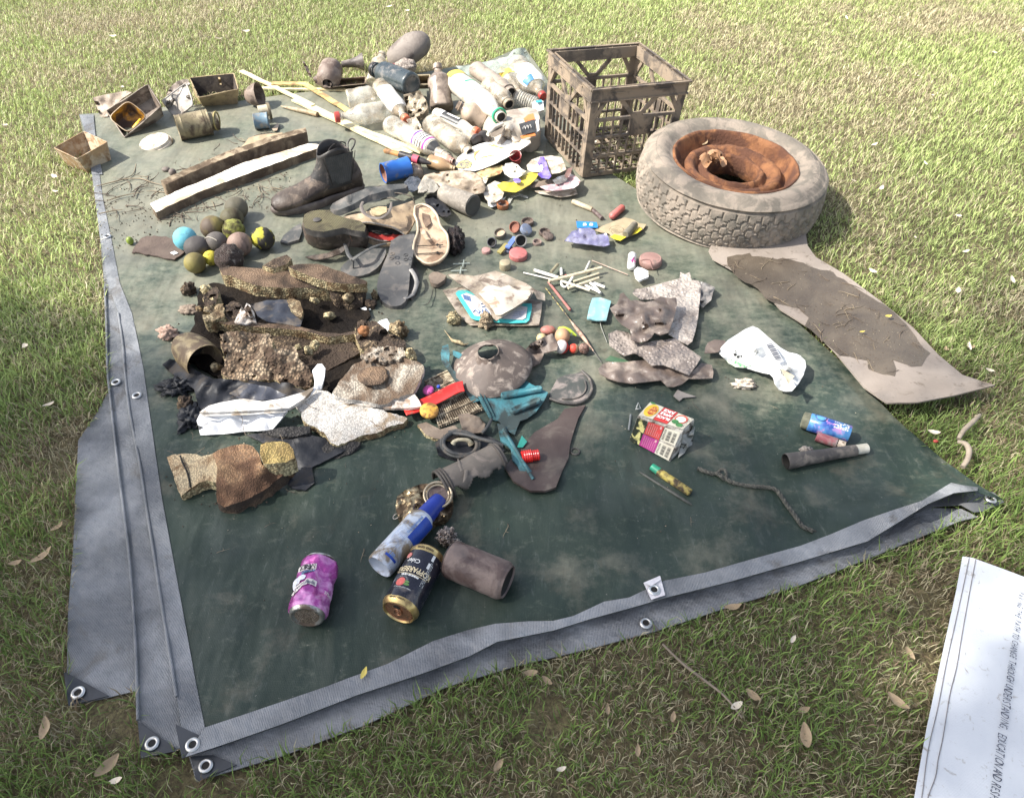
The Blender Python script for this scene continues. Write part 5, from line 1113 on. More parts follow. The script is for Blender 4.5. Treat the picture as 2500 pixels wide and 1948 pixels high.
for i, (o_, h_) in enumerate(([[(495, 720), (512, 705), (528, 700), (536, 712), (528, 738), (512, 752), (498, 748)], .055], [[(498, 752), (515, 745), (545, 742), (548, 770), (520, 786), (500, 782), (494, 768)], .07], [[(545, 750), (570, 735), (590, 745), (585, 775), (560, 782), (546, 774)], .06])):
 foam(['rust brown crumbly foam lump at the top left of the foam pile', 'pale brown crumbly foam lump at the left end of the long narrow slab', 'dark crumbly foam lump beside the torn white cup'][i], o_, [FOD, FOE] if i != 1 else [FO, FOE], h=h_, th=.035, seed=20 + i, amp=.012, ns=60, jag=2.5, cell=6, name='foam_lump')
WSH = M('chalky_white', (.62, .58, .53), (.42, .36, .3), 60, .6, .3, dirt=(.25, .18, .13), da=.25, ds=50)
for i, (o_, lb) in enumerate(([[(572, 786, .07), (580, 768, .078), (590, 748, .1), (600, 762, .09), (618, 784, .07), (600, 792, .066)], 'torn white shard standing left in the foam pile'], [[(596, 752, .1), (602, 740, .108), (610, 744, .105), (620, 762, .09), (626, 788, .07), (614, 784, .07), (604, 766, .088)], 'torn white cup shard with a brown inside in the foam pile'])):
 t = th_('white_shard', lb, 'plastic shard', 600, 770); sheet('shard', o_, WSH, t, th=.004, cell=5, amp=.002, ns=60)
 if i: sheet('shard_inside', [(600, 752, .103), (604, 744, .109), (612, 752, .103), (617, 770, .088), (611, 773, .086)], FOT, t, th=.001, cell=5)
foam('crumpled grey plastic bag between the foam slabs', [(612, 742, .05), (650, 733, .052), (700, 732, .05), (735, 748, .05), (740, 775, .05), (733, 798, .055), (690, 790, .06), (650, 784, .06), (628, 770, .055)], GRF, th=.003, cat='plastic bag', name='plastic_bag', ridge=.018, rs=20, seed=5, side=1, samp=0)
foam('olive foam disc standing up behind the grey bag', [(694, 735, .05), (715, 728, .055), (733, 736, .06), (740, 758, .066), (735, 776, .062), (722, 770, .06), (705, 748, .055)], [FO, FOE], th=.012, seed=9)
# bowl
def bowl():
 t = th_('plastic_bowl', 'olive brown dome shaped bowl on its side, dark opening towards the right', 'bowl', 470, 860)
 p0, p1 = P(440, 833, .05), P(500, 885, .046); r = .043
 lathe('bowl_wall', p0, p1, [(0, 0), (.01, r * .3), (.06, r * .55), (.2, r * .82), (.4, r * .96), (.6, r * 1.02), (.8, r * 1.03), (1, r * 1.02), (.98, r * .97), (.6, r * .95), (.3, r * .82), (.12, r * .5)], M('olive_muddy_plastic', (.27, .21, .11), (.17, .125, .07), 20, .42, .3, dirt=(.1, .07, .045), da=.35, ds=30), t, n=44, dent=.05, dsc=26)
 lathe('bowl_inside', p0, p1, [(.55, r * .93), (.35, r * .85), (.2, 0)], BLACKHOLE, t, n=30)
bowl()
foam('black crumpled plastic sheet under the foam pile', [(396, 890, .02), (415, 876, .03), (450, 885, .035), (480, 905, .035), (520, 925, .04), (560, 925, .04), (640, 930, .04), (710, 935, .04), (748, 955, .035), (720, 975, .03), (640, 985, .035), (580, 990, .035), (530, 1000, .035), (497, 1010, .03), (484, 990, .03), (474, 950, .03), (440, 925, .026), (410, 905, .02)], BLKB, th=.003, cat='plastic film', name='black_sheet', ridge=.024, rs=13, seed=3, side=1, samp=0, cell=8)
foam('grey crumpled film strip among the black sheet near the white tray', [(560, 960, .05), (600, 935, .055), (660, 945, .055), (700, 965, .05), (670, 975, .05), (600, 980, .05)], GRF, th=.002, cat='plastic film', name='grey_film', ridge=.014, rs=24, seed=13, side=1, samp=0)
foam('dark grey film spreading right of the foam wedge', [(600, 1060, .02), (690, 1055, .03), (760, 1062, .03), (850, 1078, .022), (858, 1092, .018), (800, 1122, .018), (762, 1140, .018), (768, 1178, .018), (745, 1197, .018), (715, 1192, .018), (690, 1170, .02), (715, 1120, .022), (650, 1085, .03)], BLKB, th=.003, cat='plastic film', name='dark_film', ridge=.012, rs=18, seed=17, side=1, samp=0)
foam('blackened foam log between the white tray and the pale foam wedge', [(640, 1052, .035), (700, 1042, .04), (757, 1040, .04), (757, 1056, .036), (720, 1066, .034), (660, 1064, .03)], [M('black_foam', (.03, .028, .028), (.06, .055, .05), 40, .8, .8, voro=170, vdark=.3), MATS['black_foam']] if False else M('black_foam', (.03, .028, .028), (.06, .055, .05), 40, .8, .8, voro=170, vdark=.3), th=.022, seed=19)
foam('dark crumbly foam along the underside of the pale wedge', [(800, 1078, .026), (850, 1074, .028), (880, 1080, .026), (860, 1105, .018), (820, 1120, .016), (780, 1122, .016), (775, 1100, .02)], MATS['black_foam'], th=.014, seed=29, jag=3)
# white tray
def tray():
 t = th_('white_tray', 'broken bright white foam tray, its long side facing the viewer', 'foam tray', 590, 1010)
 WT = M('clean_white_foam', (.8, .8, .8), (.74, .74, .75), 12, .5, .12, 90, .001, dirt=(.4, .36, .32), da=.06, ds=60)
 sheet('front_wall', [(480, 1026, .044), (489, 1008, .056), (560, 1004, .058), (640, 1000, .058), (698, 995, .058), (701, 1004, .052), (691, 1017, .042), (664, 1050, .02), (600, 1053, .018), (540, 1060, .016), (489, 1062, .016)], WT, t, th=.006, cell=10, amp=.0012, ns=30, down=(0, .003, -.005))
 sheet('top_ledge', [(487, 1006, .058), (510, 990, .064), (540, 982, .07), (594, 973, .072), (640, 980, .072), (680, 974, .07), (740, 957, .064), (764, 945, .062), (765, 950, .060), (740, 975, .058), (706, 996, .058), (640, 1001, .060), (560, 1005, .060)], M('scuffed_white_foam', (.6, .58, .55), (.45, .42, .38), 22, .6, .3, dirt=(.2, .16, .12), da=.25, ds=22), t, th=.008, cell=8, amp=.003, ns=45)
 sheet('broken_arm', [(762, 905, .06), (775, 889, .07), (786, 888, .07), (794, 899, .064), (792, 920, .05), (784, 951, .035), (766, 950, .04), (768, 930, .05)], WT, t, th=.005, cell=8, amp=.001)
 sheet('curled_strip', [(764, 945, .06), (772, 948, .056), (750, 972, .05), (722, 985, .05), (706, 998, .052), (704, 990, .056), (730, 972, .058)], WT, t, th=.004, cell=7)
 sheet('ledge_groove', [(492, 1013, .0575), (600, 1009, .0595), (697, 1003, .0555), (697, 1006, .0545), (600, 1013, .058), (492, 1016, .056)], MATS['scuffed_white_foam'], t, th=.0005, cell=12)
tray()
foam('pale speckled foam wedge pointing right with a ragged lower edge', [(736, 1007, .046), (760, 996, .047), (800, 986, .048), (860, 988, .048), (920, 998, .044), (960, 1010, .038), (995, 1022, .03), (985, 1033, .03), (950, 1042, .032), (920, 1057, .032), (880, 1064, .032), (856, 1075, .03), (825, 1088, .028), (806, 1080, .03), (790, 1055, .036), (775, 1046, .038), (759, 1039, .04), (739, 1026, .042)], [FOW, FOE], th=.017, seed=10, jag=2.2, cell=7)
foam('smooth grey foam sheet behind the pale wedge', [(716, 982, .042), (735, 962, .045), (765, 950, .046), (800, 955, .045), (830, 975, .044), (860, 988, .042), (800, 992, .04), (760, 1003, .04), (735, 1005, .04)], [FOW, FOW], th=.012, seed=12)
foam('white foam lip sticking out beneath the round cornered slab', [(809, 966, .05), (820, 950, .052), (880, 960, .05), (960, 968, .05), (1012, 962, .05), (1022, 975, .046), (1030, 992, .04), (985, 997, .04), (940, 996, .042), (880, 988, .046), (830, 978, .048)], WSH, th=.006, seed=13, side=2)
foam('round cornered grey foam slab with a brown stain', [(812, 958, .062), (826, 934, .066), (853, 903, .07), (864, 889, .072), (900, 875, .074), (950, 868, .074), (991, 875, .072), (1018, 882, .07), (1034, 893, .068), (1034, 910, .064), (1020, 940, .058), (1008, 960, .054), (985, 966, .054), (958, 976, .054), (945, 986, .052), (926, 988, .052), (880, 978, .056), (835, 972, .058), (817, 966, .06)], [FOG, FOW], th=.012, seed=14, jag=1.6, cell=7, amp=.004)
ell('mud_stain_lump', P(912, 918, .071), (.035, .03, .004), FOT, label='oval brown mud patch on the round cornered foam slab', cat='mud patch', dent=.2, dsc=40)
foam('ragged brown foam mound behind the round cornered slab', [(866, 800, .06), (872, 786, .07), (890, 781, .075), (920, 786, .072), (938, 800, .07), (948, 815, .065), (975, 822, .06), (990, 835, .055), (988, 862, .055), (965, 872, .06), (930, 876, .062), (900, 868, .062), (880, 850, .06), (868, 825, .06)], [FOD, FOE], th=.04, seed=15, amp=.014, ns=42, jag=3, cell=6)
ell('rusty_lump', P(889, 807, .085), (.014, .012, .011), M('orange_rust', (.3, .13, .05), (.18, .08, .035), 70, .8, .6), label='small orange brown rusty lump on the ragged foam mound', cat='rust lump', dent=.4, dsc=120)
foam('crumbly grey mesh of beads on top of the round cornered slab', [(880, 868, .078), (905, 850, .082), (950, 845, .08), (985, 848, .078), (990, 870, .076), (950, 882, .078), (905, 884, .078)], FOG, th=.01, seed=31, amp=.008, ns=80, jag=3, cell=5)
foam('white petal shaped foam chip right of the ragged mound', [(917, 790, .03), (930, 782, .035), (945, 778, .038), (955, 795, .03), (952, 810, .025), (930, 805, .025)], WHITE, th=.003, seed=16, side=1, cat='foam chip', name='foam_chip', cell=6)
foam('thin white sliver near the flip flops', [(880, 753), (892, 749), (906, 755), (890, 757)], WHITE, h=.02, th=.002, seed=16, side=1, cat='foam chip', name='foam_chip', cell=6)
sheet('dark_gap_sheet', [(486, 705), (520, 690), (560, 694), (700, 730), (800, 735), (895, 735), (905, 770), (870, 800), (880, 850), (905, 900), (800, 960), (700, 960), (560, 935), (500, 905), (455, 870), (470, 800), (480, 750)], M('gap_darkening_black', (.010, .008, .007), (.022, .017, .013), 30, .85, .8, 120, .006, spec=.1), label='dark wet matted debris beneath the foam pile', cat='debris', h=.02, th=.006, cell=11, jag=4, amp=.005, ns=40)  # added near-black sheet; keeps the gaps between the foam pieces dark
def crumb_scatter():
 o = ell('foam_nugget', (0, 0, 0), (.011, .009, .008), FO, dent=.5, dsc=150, n=16, sub=10, seed=3); o2 = ell('foam_nugget', (0, 0, 0), (.012, .010, .007), FOE, dent=.5, dsc=150, n=16, sub=10, seed=6); rr = random.Random(12); first = {}
 for i in range(34):
  s_ = o if i % 2 else o2; x, y = rr.uniform(490, 990), rr.uniform(700, 930);
  if not inside([(490, 700), (880, 730), (990, 880), (900, 930), (520, 900)], x, y): continue
  lb = 'small crumb of beaded foam among the dark litter of the foam pile'; q = P(x, y, rr.uniform(.028, .045)); ro = (rr.uniform(0, 3), rr.uniform(0, 3), rr.uniform(0, 3)); sc = rr.uniform(.5, 1.5)
  if s_.name not in first: first[s_.name] = 1; s_.location = q; s_.rotation_euler = ro; s_.scale = (sc,) * 3; tag(s_, lb, 'foam crumb', 'foam crumbs in the litter of the pile')
  else: copy_tree(s_, loc=q, rot=ro, scale=sc, label=lb)
crumb_scatter()
def nug(px, py, r, mat, label, name='foam_crumb', sc=(1, 1, 1), seed=1, dent=.55, cat='foam crumb', h0=.012):
 return ell(name, P(px, py, h0 + r * sc[2] * .8), (r * sc[0], r * sc[1], r * sc[2]), mat, label=label, cat=cat, dent=dent, dsc=110, seed=seed, n=36, sub=22)
nug(975, 806, .021, FO, 'yellow foam crumb beside the white petal shaped chip', seed=2)
nug(1002, 868, .014, FOE, 'upright pale foam crumb on the right corner of the stained slab', sc=(.8, .7, 1.5), seed=3, h0=.055)
nug(461, 706, .017, FOD, 'dark brown seed cone like lump alone left of the foam pile', seed=4)
nug(462, 756, .018, BROWN_MUD, 'flat dark muddy lump left of the foam pile', seed=5, sc=(1.3, 1, .5)); nug(486, 757, .009, FO, 'small yellow crumb next to the flat muddy lump', seed=6)
nug(409, 813, .019, M('pinkish_crumb', (.4, .28, .22), (.25, .16, .12), 60, .8, .7), 'pinkish crumb left of the olive bowl', seed=7, sc=(1.2, 1, .8))
nug(428, 945, .024, BLKB, 'black weedy clump below the olive bowl', seed=8, sc=(1.5, .9, .6), dent=.9); nug(452, 987, .017, FOD, 'brown crumb on the dark weedy pile left of the white tray', seed=9); nug(465, 1018, .024, BLKB, 'dark weedy clump touching the white tray', seed=10, sc=(1, 1.3, .6), dent=.9)
nug(915, 722, .010, FO, 'small yellow crumb right of the crosswise slab', seed=12, sc=(.8, .8, 1.6)); nug(905, 742, .014, FOD, 'brown crumb below the small yellow crumb', seed=13, sc=(1.2, 1, .7))
# foam wedge in front
def wedge():
 t = th_('foam_block', 'large brown stained foam block with a yellow knob, nearest of the foam pile', 'foam block', 560, 1160)
 ST = M('stained_foam', (.33, .2, .1), (.2, .1, .055), 14, .7, .5, 200, .003, voro=250, vdark=.5, dirt=(.09, .05, .03), da=.3, ds=14)
 PL = M('paler_stained_foam', (.5, .4, .25), (.33, .22, .12), 16, .7, .5, 200, .003, voro=250, vdark=.5, dirt=(.14, .085, .045), da=.3, ds=20)
 foam(None, [(519, 1108, .075), (533, 1098, .085), (565, 1088, .09), (598, 1084, .09), (618, 1090, .088), (633, 1110, .084), (640, 1135, .08), (700, 1130, .076), (718, 1128, .06), (702, 1149, .045), (668, 1178, .04), (643, 1198, .036), (600, 1220, .036), (547, 1238, .034), (530, 1226, .04), (527, 1180, .06), (530, 1140, .075)], [ST, FOT], th=.03, parent=t, name='block_body', seed=21, cell=8)
 foam(None, [(407, 1116, .055), (425, 1109, .06), (455, 1107, .06), (481, 1109, .056), (492, 1114, .056), (519, 1107, .06), (532, 1100, .07), (534, 1140, .065), (528, 1178, .05), (505, 1172, .045), (488, 1177, .042), (465, 1192, .034), (443, 1210, .028), (438, 1203, .03), (425, 1165, .045)], [PL, FOE], th=.026, parent=t, name='block_arm', seed=22, cell=8)
 foam(None, [(636, 1085, .105), (650, 1079, .108), (690, 1078, .106), (705, 1083, .102), (716, 1097, .094), (719, 1118, .085), (700, 1128, .082), (660, 1132, .084), (643, 1132, .086), (634, 1108, .098)], [M('yellow_foam', (.46, .34, .12), (.3, .2, .07), 24, .7, .5, voro=250, vdark=.5, dirt=(.12, .08, .03), da=.25, ds=20), FOE], th=.04, parent=t, name='yellow_knob', seed=23, cell=8)
 tube('crack', [P(440, 1112, .062), P(446, 1130, .058), P(458, 1155, .05), P(465, 1190, .036)], .0018, BLACKHOLE, t, n=5, sm=3)
wedge()
# ================================================================ far left: trays, tins, lids, laths
def open_box(name, label, cat, rim, base, mat, t=.003, inner=None, dent=.002, seed=1, fl=.5):
 """rim and base: four world points each, in order; hollow, with a rolled rim"""
 o = thing(name, label, cat, sum((Vector(b) for b in base), Vector()) / 4); rim = [Vector(v) for v in rim]; base = [Vector(v) for v in base]
 cr = sum(rim, Vector()) / 4; cb = sum(base, Vector()) / 4; g = G(); gi = G(); N = 6
 ri = [v + (cr - v).normalized() * t * 1.4 for v in rim]; bi = [v + (cb - v).normalized() * t * 1.4 + (cr - cb).normalized() * t for v in base]
 def wall(g, a, b, c, d):
  V = []
  for j in range(N + 1):
   for i in range(N + 1):
    q = (a * (1 - i / N) + b * (i / N)) * (1 - j / N) + (d * (1 - i / N) + c * (i / N)) * (j / N)
    k = dent if 0 < i < N and 0 < j < N else dent * .3
    V.append(q + Vector((nz(q, 28, seed), nz(q, 28, seed + 2), nz(q, 28, seed + 4))) * k)
  g.add(V, [(j * (N + 1) + i, j * (N + 1) + i + 1, (j + 1) * (N + 1) + i + 1, (j + 1) * (N + 1) + i) for j in range(N) for i in range(N)])
 for i in range(4):
  j = (i + 1) % 4; wall(g, base[i], base[j], rim[j], rim[i]); wall(gi, ri[i], ri[j], bi[j], bi[i])
 wall(g, *base); wall(gi, *bi)
 g.obj('box_outside', mat, o); gi.obj('box_inside', inner or mat, o)
 rp = []
 for i in range(4):
  a, b = rim[i], rim[(i + 1) % 4]; p_ = rim[i - 1]
  rp += [a.lerp(p_, .04), a.lerp((a.lerp(p_, .04) + a.lerp(b, .04)) / 2, .4), a.lerp(b, .04)] + [a.lerp(b, k / 5) + Vector((0, 0, nz(a.lerp(b, k / 5), 20, seed))) * dent for k in range(1, 5)]
 rp.append(rp[0]); tube('box_rim', rp, t * .75, mat, o, n=6)
 return o
RUSTY = M('rusty_brown_tub', (.36, .24, .13), (.2, .115, .055), 22, .55, .35, 110, .002, dirt=(.45, .36, .25), da=.3, ds=26)
open_box('square_tub', 'rusty brown square tub standing half on the grass at the corner of the tarpaulin', 'tub', [P(189, 389, .072), P(262, 348, .076), P(205, 322, .072), P(133, 362, .068)], [P(216, 424, .006), P(273, 397, .012), P(222, 378, .008), P(160, 401, .004)], RUSTY, seed=2)
GT = M('grey_brown_tray', (.17, .13, .1), (.1, .08, .065), 16, .5, .3, dirt=(.32, .27, .22), da=.3, ds=22)
n_ = Vector((-.12, .55, -.75)).normalized() * .062
R4 = [P(304, 336, .022), P(394, 260, .085), P(361, 207, .125), P(260, 271, .07)]
cR = sum(R4, Vector()) / 4
open_box('deep_tray', 'large grey brown tray tilted towards the viewer and holding the yellow tub', 'tray', R4, [v.lerp(cR, .13) + n_ for v in R4], GT, dent=.004, seed=5)
sheet('tray_flap', [(226, 239, .075), (245, 234, .08), (270, 229, .085), (309, 222, .09), (322, 226, .09), (300, 240, .07), (276, 262, .05), (262, 285, .025), (246, 286, .02), (236, 262, .045)], M('dusty_tan_plastic', (.3, .24, .18), (.22, .17, .125), 20, .55, .3, dirt=(.13, .1, .08), da=.2, ds=30), label='dusty tan plastic tray leaning behind the large grey brown tray', cat='tray', th=.004, cell=8, amp=.002)
def ytub():
 t = thing('yellow_tub', 'small rounded square tub with a yellow bottom, lying inside the tilted tray', 'tub', P(313, 290, .05))
 ax = Vector((.1, -.5, .8)).normalized(); c = P(313, 286, .062); x = (P(345, 281, .07) - P(282, 284, .06)); x = (x - ax * x.dot(ax)).normalized(); y = ax.cross(x); s = .047; N = 40
 def ring(k, h, off=.0):
  V = []
  for i in range(N):
   a = 2 * math.pi * i / N + .75; ca, sa = math.cos(a), math.sin(a); r = 1 / (abs(ca) ** 5 + abs(sa) ** 5) ** .2; a2 = a - .75 + .15
   V.append(c + (x * math.cos(a2) + y * math.sin(a2)) * r * s * k + ax * h)
  return V
 def surf(name, rings, mat, cap=False):
  V = [v for r_ in rings for v in r_]; F = [(j * N + i, j * N + (i + 1) % N, (j + 1) * N + (i + 1) % N, (j + 1) * N + i) for j in range(len(rings) - 1) for i in range(N)]
  if cap: F.append(tuple((len(rings) - 1) * N + i for i in range(N)))
  mk(name, V, F, mat, t)
 OW = M('tub_outside', (.32, .24, .15), (.22, .15, .09), 30, .5, .2)
 surf('tub_wall', [ring(.8, -.045), ring(.95, -.004), ring(1.02, 0), ring(1.03, .003), ring(.97, .003)], OW)
 surf('tub_inside', [ring(.965, .003), ring(.9, -.012), ring(.84, -.034), ring(.8, -.04), ring(.6, -.042)], M('amber_tub_inside', (.42, .2, .02), (.12, .06, .02), 24, .35, .3, dirt=(.05, .03, .02), da=.4, ds=18), True)
 tube('yellow_rubble', [c + x * .01 - y * .022 - ax * .036, c + x * .022 - y * .004 - ax * .034, c + x * .03 + y * .016 - ax * .032], [.008, .01, .006], M('bright_yellow_paint', (.75, .45, .02), (.6, .32, .015), 60, .4, .6, dirt=(.3, .15, .03), da=.2, ds=90), t, sm=4)
ytub()
LG = M('light_grey_lid', (.4, .37, .33), (.28, .25, .21), 16, .55, .25, dirt=(.14, .11, .09), da=.16, ds=24)
t = th_('tray_cover', 'pale grey rounded tray leaning between the dark tray and the tan box', 'tray', 430, 280)
sheet('cover_sheet', [(396, 247, .07), (420, 228, .085), (448, 208, .1), (456, 209, .1), (461, 222, .09), (470, 252, .06), (464, 262, .05), (440, 282, .022), (425, 284, .018), (412, 270, .03)], LG, t, th=.005, cell=8, amp=.0015)
tube('cover_rim', [P(396, 247, .073), P(448, 208, .103), P(457, 210, .103), P(470, 252, .064), P(462, 264, .05), P(436, 283, .024)], .003, LG, t, sm=4)
sheet('oval_cover', [(405, 232, .07), (415, 214, .09), (432, 199, .1), (450, 193, .105), (460, 195, .1), (464, 206, .09), (456, 209, .085), (444, 206, .085), (420, 226, .075)], GT, label='darker oval lid standing behind the pale grey tray', cat='lid', th=.004, cell=7)
TB = M('tan_carton', (.4, .31, .17), (.28, .21, .12), 20, .6, .3, dirt=(.2, .15, .09), da=.25, ds=26)
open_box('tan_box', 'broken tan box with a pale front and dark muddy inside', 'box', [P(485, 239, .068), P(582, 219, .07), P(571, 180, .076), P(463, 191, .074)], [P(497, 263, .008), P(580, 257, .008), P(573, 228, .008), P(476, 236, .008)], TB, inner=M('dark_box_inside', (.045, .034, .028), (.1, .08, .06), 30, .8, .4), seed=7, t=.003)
sheet('box_tab', [(532, 188, .07), (537, 187, .07), (541, 208, .05), (536, 206, .05)], TB, label='narrow tan strip hanging inside the broken tan box', cat='strip', th=.002, cell=6)
def tin(name, label, p0, p1, r, mat, inner=BLACKHOLE, ribs=True, cat='tin'):
 t = thing(name, label, cat, (Vector(p0) + Vector(p1)) / 2 - Vector((0, 0, r)))
 pr = [(.03, r * .9), (0, r * .95), (0, r * 1.02), (.025, r * 1.03), (.05, r)]
 if ribs: pr += [(.14, r), (.16, r * 1.025), (.18, r), (.8, r), (.82, r * 1.025), (.84, r), (.88, r), (.9, r * 1.02), (.92, r)]
 pr += [(.96, r), (.975, r * 1.03), (1, r * 1.02), (1, r * .94), (.97, r * .92)]
 lathe('tin_body', p0, p1, pr, mat, t, n=48, dent=.03, dsc=18); lathe('tin_base', p0, p1, [(.03, r * .92), (.05, 0)], mat, t, n=30); lathe('tin_inside', p0, p1, [(.97, r * .94), (.85, r * .9), (.8, 0)], inner, t, n=30)
 return t
OT = M('olive_tin', (.2, .165, .095), (.29, .24, .15), 14, .5, .35, dirt=(.09, .065, .045), da=.3, ds=20, metal=.2)
tt = tin('paint_tin', 'olive muddy paint tin lying on its side', P(433, 313, .057), P(512, 298, .057), .042, OT)
tube('tin_mouth_ring', [P(529, 296, .056) + Vector((0, math.cos(a), math.sin(a))) * .03 for a in [i * .33 for i in range(20)]], .003, M('yellowed_ring', (.4, .33, .13), (.3, .24, .1), 40, .5), tt)
lathe('tin_neck', P(512, 299, .055), P(531, 295, .055), [(0, .03), (1, .031)], OT, tt, n=30)
t = disc('round_cover', 381, 354, .014, .058, .016, M('pale_round_lid', (.62, .56, .46), (.5, .44, .35), 30, .55, .2, dirt=(.25, .2, .15), da=.2, ds=40), 'pale round plastic lid lying flat on the tarpaulin near the paint tin', 'lid', (.12, -.1), 48,
         prof=lambda r: [(0, 0), (0, r * .99), (.12, r), (.3, r * .97), (.45, r * .96), (.5, r * .9), (.9, r * .87), (1, r * .84), (.95, r * .8), (.93, 0)])
CUPM = M('dusty_brown_cup', (.21, .16, .125), (.15, .115, .09), 18, .6, .3, dirt=(.1, .075, .06), da=.25, ds=30)
lathe('brown_cup', P(601, 237, .045), P(634, 231, .056), [(0, 0), (0, .014), (.12, .024), (.4, .034), (.75, .040), (1, .043), (.99, .041), (.7, .037), (.35, .03), (.2, 0)], CUPM, label='brown dusty cup lying on its side by the tan box, opening to the right', cat='cup', n=40, dent=.03)
BLT = M('grey_blue_plastic', (.14, .21, .26), (.1, .155, .2), 30, .45, .2, dirt=(.25, .23, .2), da=.25, ds=40)
t = tin('plastic_reel', 'grey blue round plastic pot lying on its side right of the brown cup', P(655, 294, .041), P(621, 297, .041), .027, BLT, ribs=False, cat='pot')
t = th_('cream_reel', 'cream tape reel with a dark flange behind the grey blue pot', 'reel', 645, 275)
lathe('reel_core', P(631, 273, .05), P(658, 269, .05), [(0, .008), (0, .02), (1, .02)], M('cream_tape', (.5, .44, .32), (.4, .34, .24), 50, .5), t, n=28)
lathe('reel_flange', P(654, 272, .048), P(660, 271, .048), [(0, 0), (0, .03), (1, .03), (1, .022), (.6, .018), (.6, 0)], M('bronze_flange', (.15, .12, .08), (.24, .2, .13), 50, .4, metal=.3), t, n=30)
sheet('leaf_scrap', [(664, 315), (678, 300), (681, 306), (676, 319), (668, 320)], M('beige_leaf_scrap', (.42, .34, .25), (.32, .24, .17), 30), label='beige curled leaf scrap below the grey blue pot', cat='leaf', h=.022, th=.001, cell=5)
def lath(name, label, a, b, w, th, mat, cat='stick', parent=None):
 g = G(); a, b = P(*a), P(*b); n = 10; d = (b - a).normalized(); y = Vector((0, 0, 1)).cross(d).normalized(); z = d.cross(y); V = []; F = []
 for i in range(n + 1):
  p = a.lerp(b, i / n) + y * .0015 * math.sin(i * 1.7); V += [p + y * w / 2 - z * th / 2, p + y * w / 2 + z * th / 2, p - y * w / 2 + z * th / 2, p - y * w / 2 - z * th / 2]
 for i in range(n): F += [(i * 4 + k, i * 4 + (k + 1) % 4, i * 4 + 4 + (k + 1) % 4, i * 4 + 4 + k) for k in range(4)]
 F += [(3, 2, 1, 0), tuple(n * 4 + k for k in range(4))]
 return tag(g.add(V, F).obj(name, mat, parent, smooth=False), label, cat)
PST = M('pale_yellow_lath', (.72, .66, .42), (.62, .54, .32), 12, .45, .15, dirt=(.5, .38, .2), da=.15, ds=20); YST = M('straw_yellow_lath', (.66, .52, .2), (.5, .36, .14), 14, .5, .2, dirt=(.25, .16, .08), da=.25, ds=16)
lath('wooden_lath', 'long narrow pale yellow lath crossing the far left of the tarpaulin', (589, 174, .02), (765, 258, .028), .018, .006, PST)
lath('wide_lath', 'wide pale yellow lath running from the narrow lath towards the blue can', (720, 243, .022), (1000, 377, .024), .032, .007, PST)
lath('wooden_lath', 'straw yellow lath running under the red capped bottle towards the purple labelled bottle', (866, 311, .03), (1030, 371, .026), .02, .006, PST)
lath('wooden_lath', 'pale lath lying across behind the long narrow one', (633, 216, .016), (846, 220, .016), .019, .006, PST)
t = th_('bent_strip', 'tan cardboard strip bent in the middle, crossing over the pale lath', 'strip', 750, 220)
lath('strip_half', None, (664, 204, .03), (747, 205, .03), .028, .004, YST, None, t); lath('strip_half', None, (745, 206, .031), (850, 271, .026), .021, .005, YST, None, t)
t = th_('paint_brush', 'thin tapered wooden stick with a thick ringed end left of the wide lath', 'brush', 730, 270)
lathe('brush_handle', P(686, 260, .02), P(750, 274, .022), [(0, .002), (.3, .006), (.7, .008), (1, .0075)], M('dirty_cream_wood', (.42, .34, .22), (.25, .19, .12), 60, .6, .3), t, n=12)
lathe('brush_ferrule', P(750, 274, .022), P(775, 280, .022), [(0, .008), (.1, .0095), (.3, .0085), (.6, .009), (.7, .010), (1, .0095), (1, 0)], M('brown_ringed', (.22, .15, .09), (.4, .3, .18), 90, .6), t, n=12)
CRD = M('crumpled_dark_brown', (.12, .085, .068), (.19, .145, .12), 18, .5, .4, dirt=(.26, .21, .175), da=.25, ds=24)
def ribbed():
 t = th_('crushed_flask', 'crushed ribbed brown plastic bottle with folded skirt lying at the grass edge', 'bottle', 800, 200)
 g = lathe_g(P(800, 205, .045), P(812, 158, .075), [(0, .02), (.05, .034), (.15, .042), (.25, .046), (.35, .044), (.4, .047), (.48, .044), (.53, .047), (.61, .043), (.67, .046), (.75, .041), (.82, .043), (.9, .034), (.96, .02), (1, 0)], n=40, dent=.09, dsc=16, seed=4)
 g.obj('flask_body', CRD, t)
 sheet('folded_skirt', [(764, 190, .05), (775, 182, .06), (800, 180, .065), (820, 185, .06), (812, 200, .05), (806, 214, .03), (785, 210, .03), (770, 202, .04)], CRD, t, th=.003, cell=6, ridge=.014, rs=28)
 sheet('torn_flap', [(738, 149, .1), (744, 152, .1), (757, 175, .07), (762, 190, .05), (754, 186, .055), (744, 165, .08)], CRD, t, th=.002, cell=5)
ribbed()
open_box('flat_carton', 'flat brown muddy carton lying at the grass edge right of the ribbed bottle', 'carton', [P(812, 212, .035), P(892, 205, .037), (P(892, 188, .04)), P(815, 194, .038)], [P(813, 216, .01), P(891, 210, .01), P(891, 196, .01), P(816, 201, .01)], M('damp_brown_card', (.34, .26, .19), (.25, .19, .14), 16, .7, .3), inner=M('damp_card_inside', (.3, .23, .17), (.22, .165, .12), 20, .7), seed=9, t=.002)
lathe('dark_trumpet', P(834, 158, .035), P(888, 151, .04), [(0, 0), (0, .012), (.2, .014), (.45, .016), (.7, .022), (.9, .031), (1, .034), (.99, .031), (.75, .02), (.6, 0)], M('charcoal_brown_plastic', (.07, .058, .052), (.11, .09, .08), 20, .5, .3, dirt=(.2, .17, .15), da=.3, ds=30), label='dark brown funnel shaped cup lying on the grass behind the carton', cat='cup', n=32)
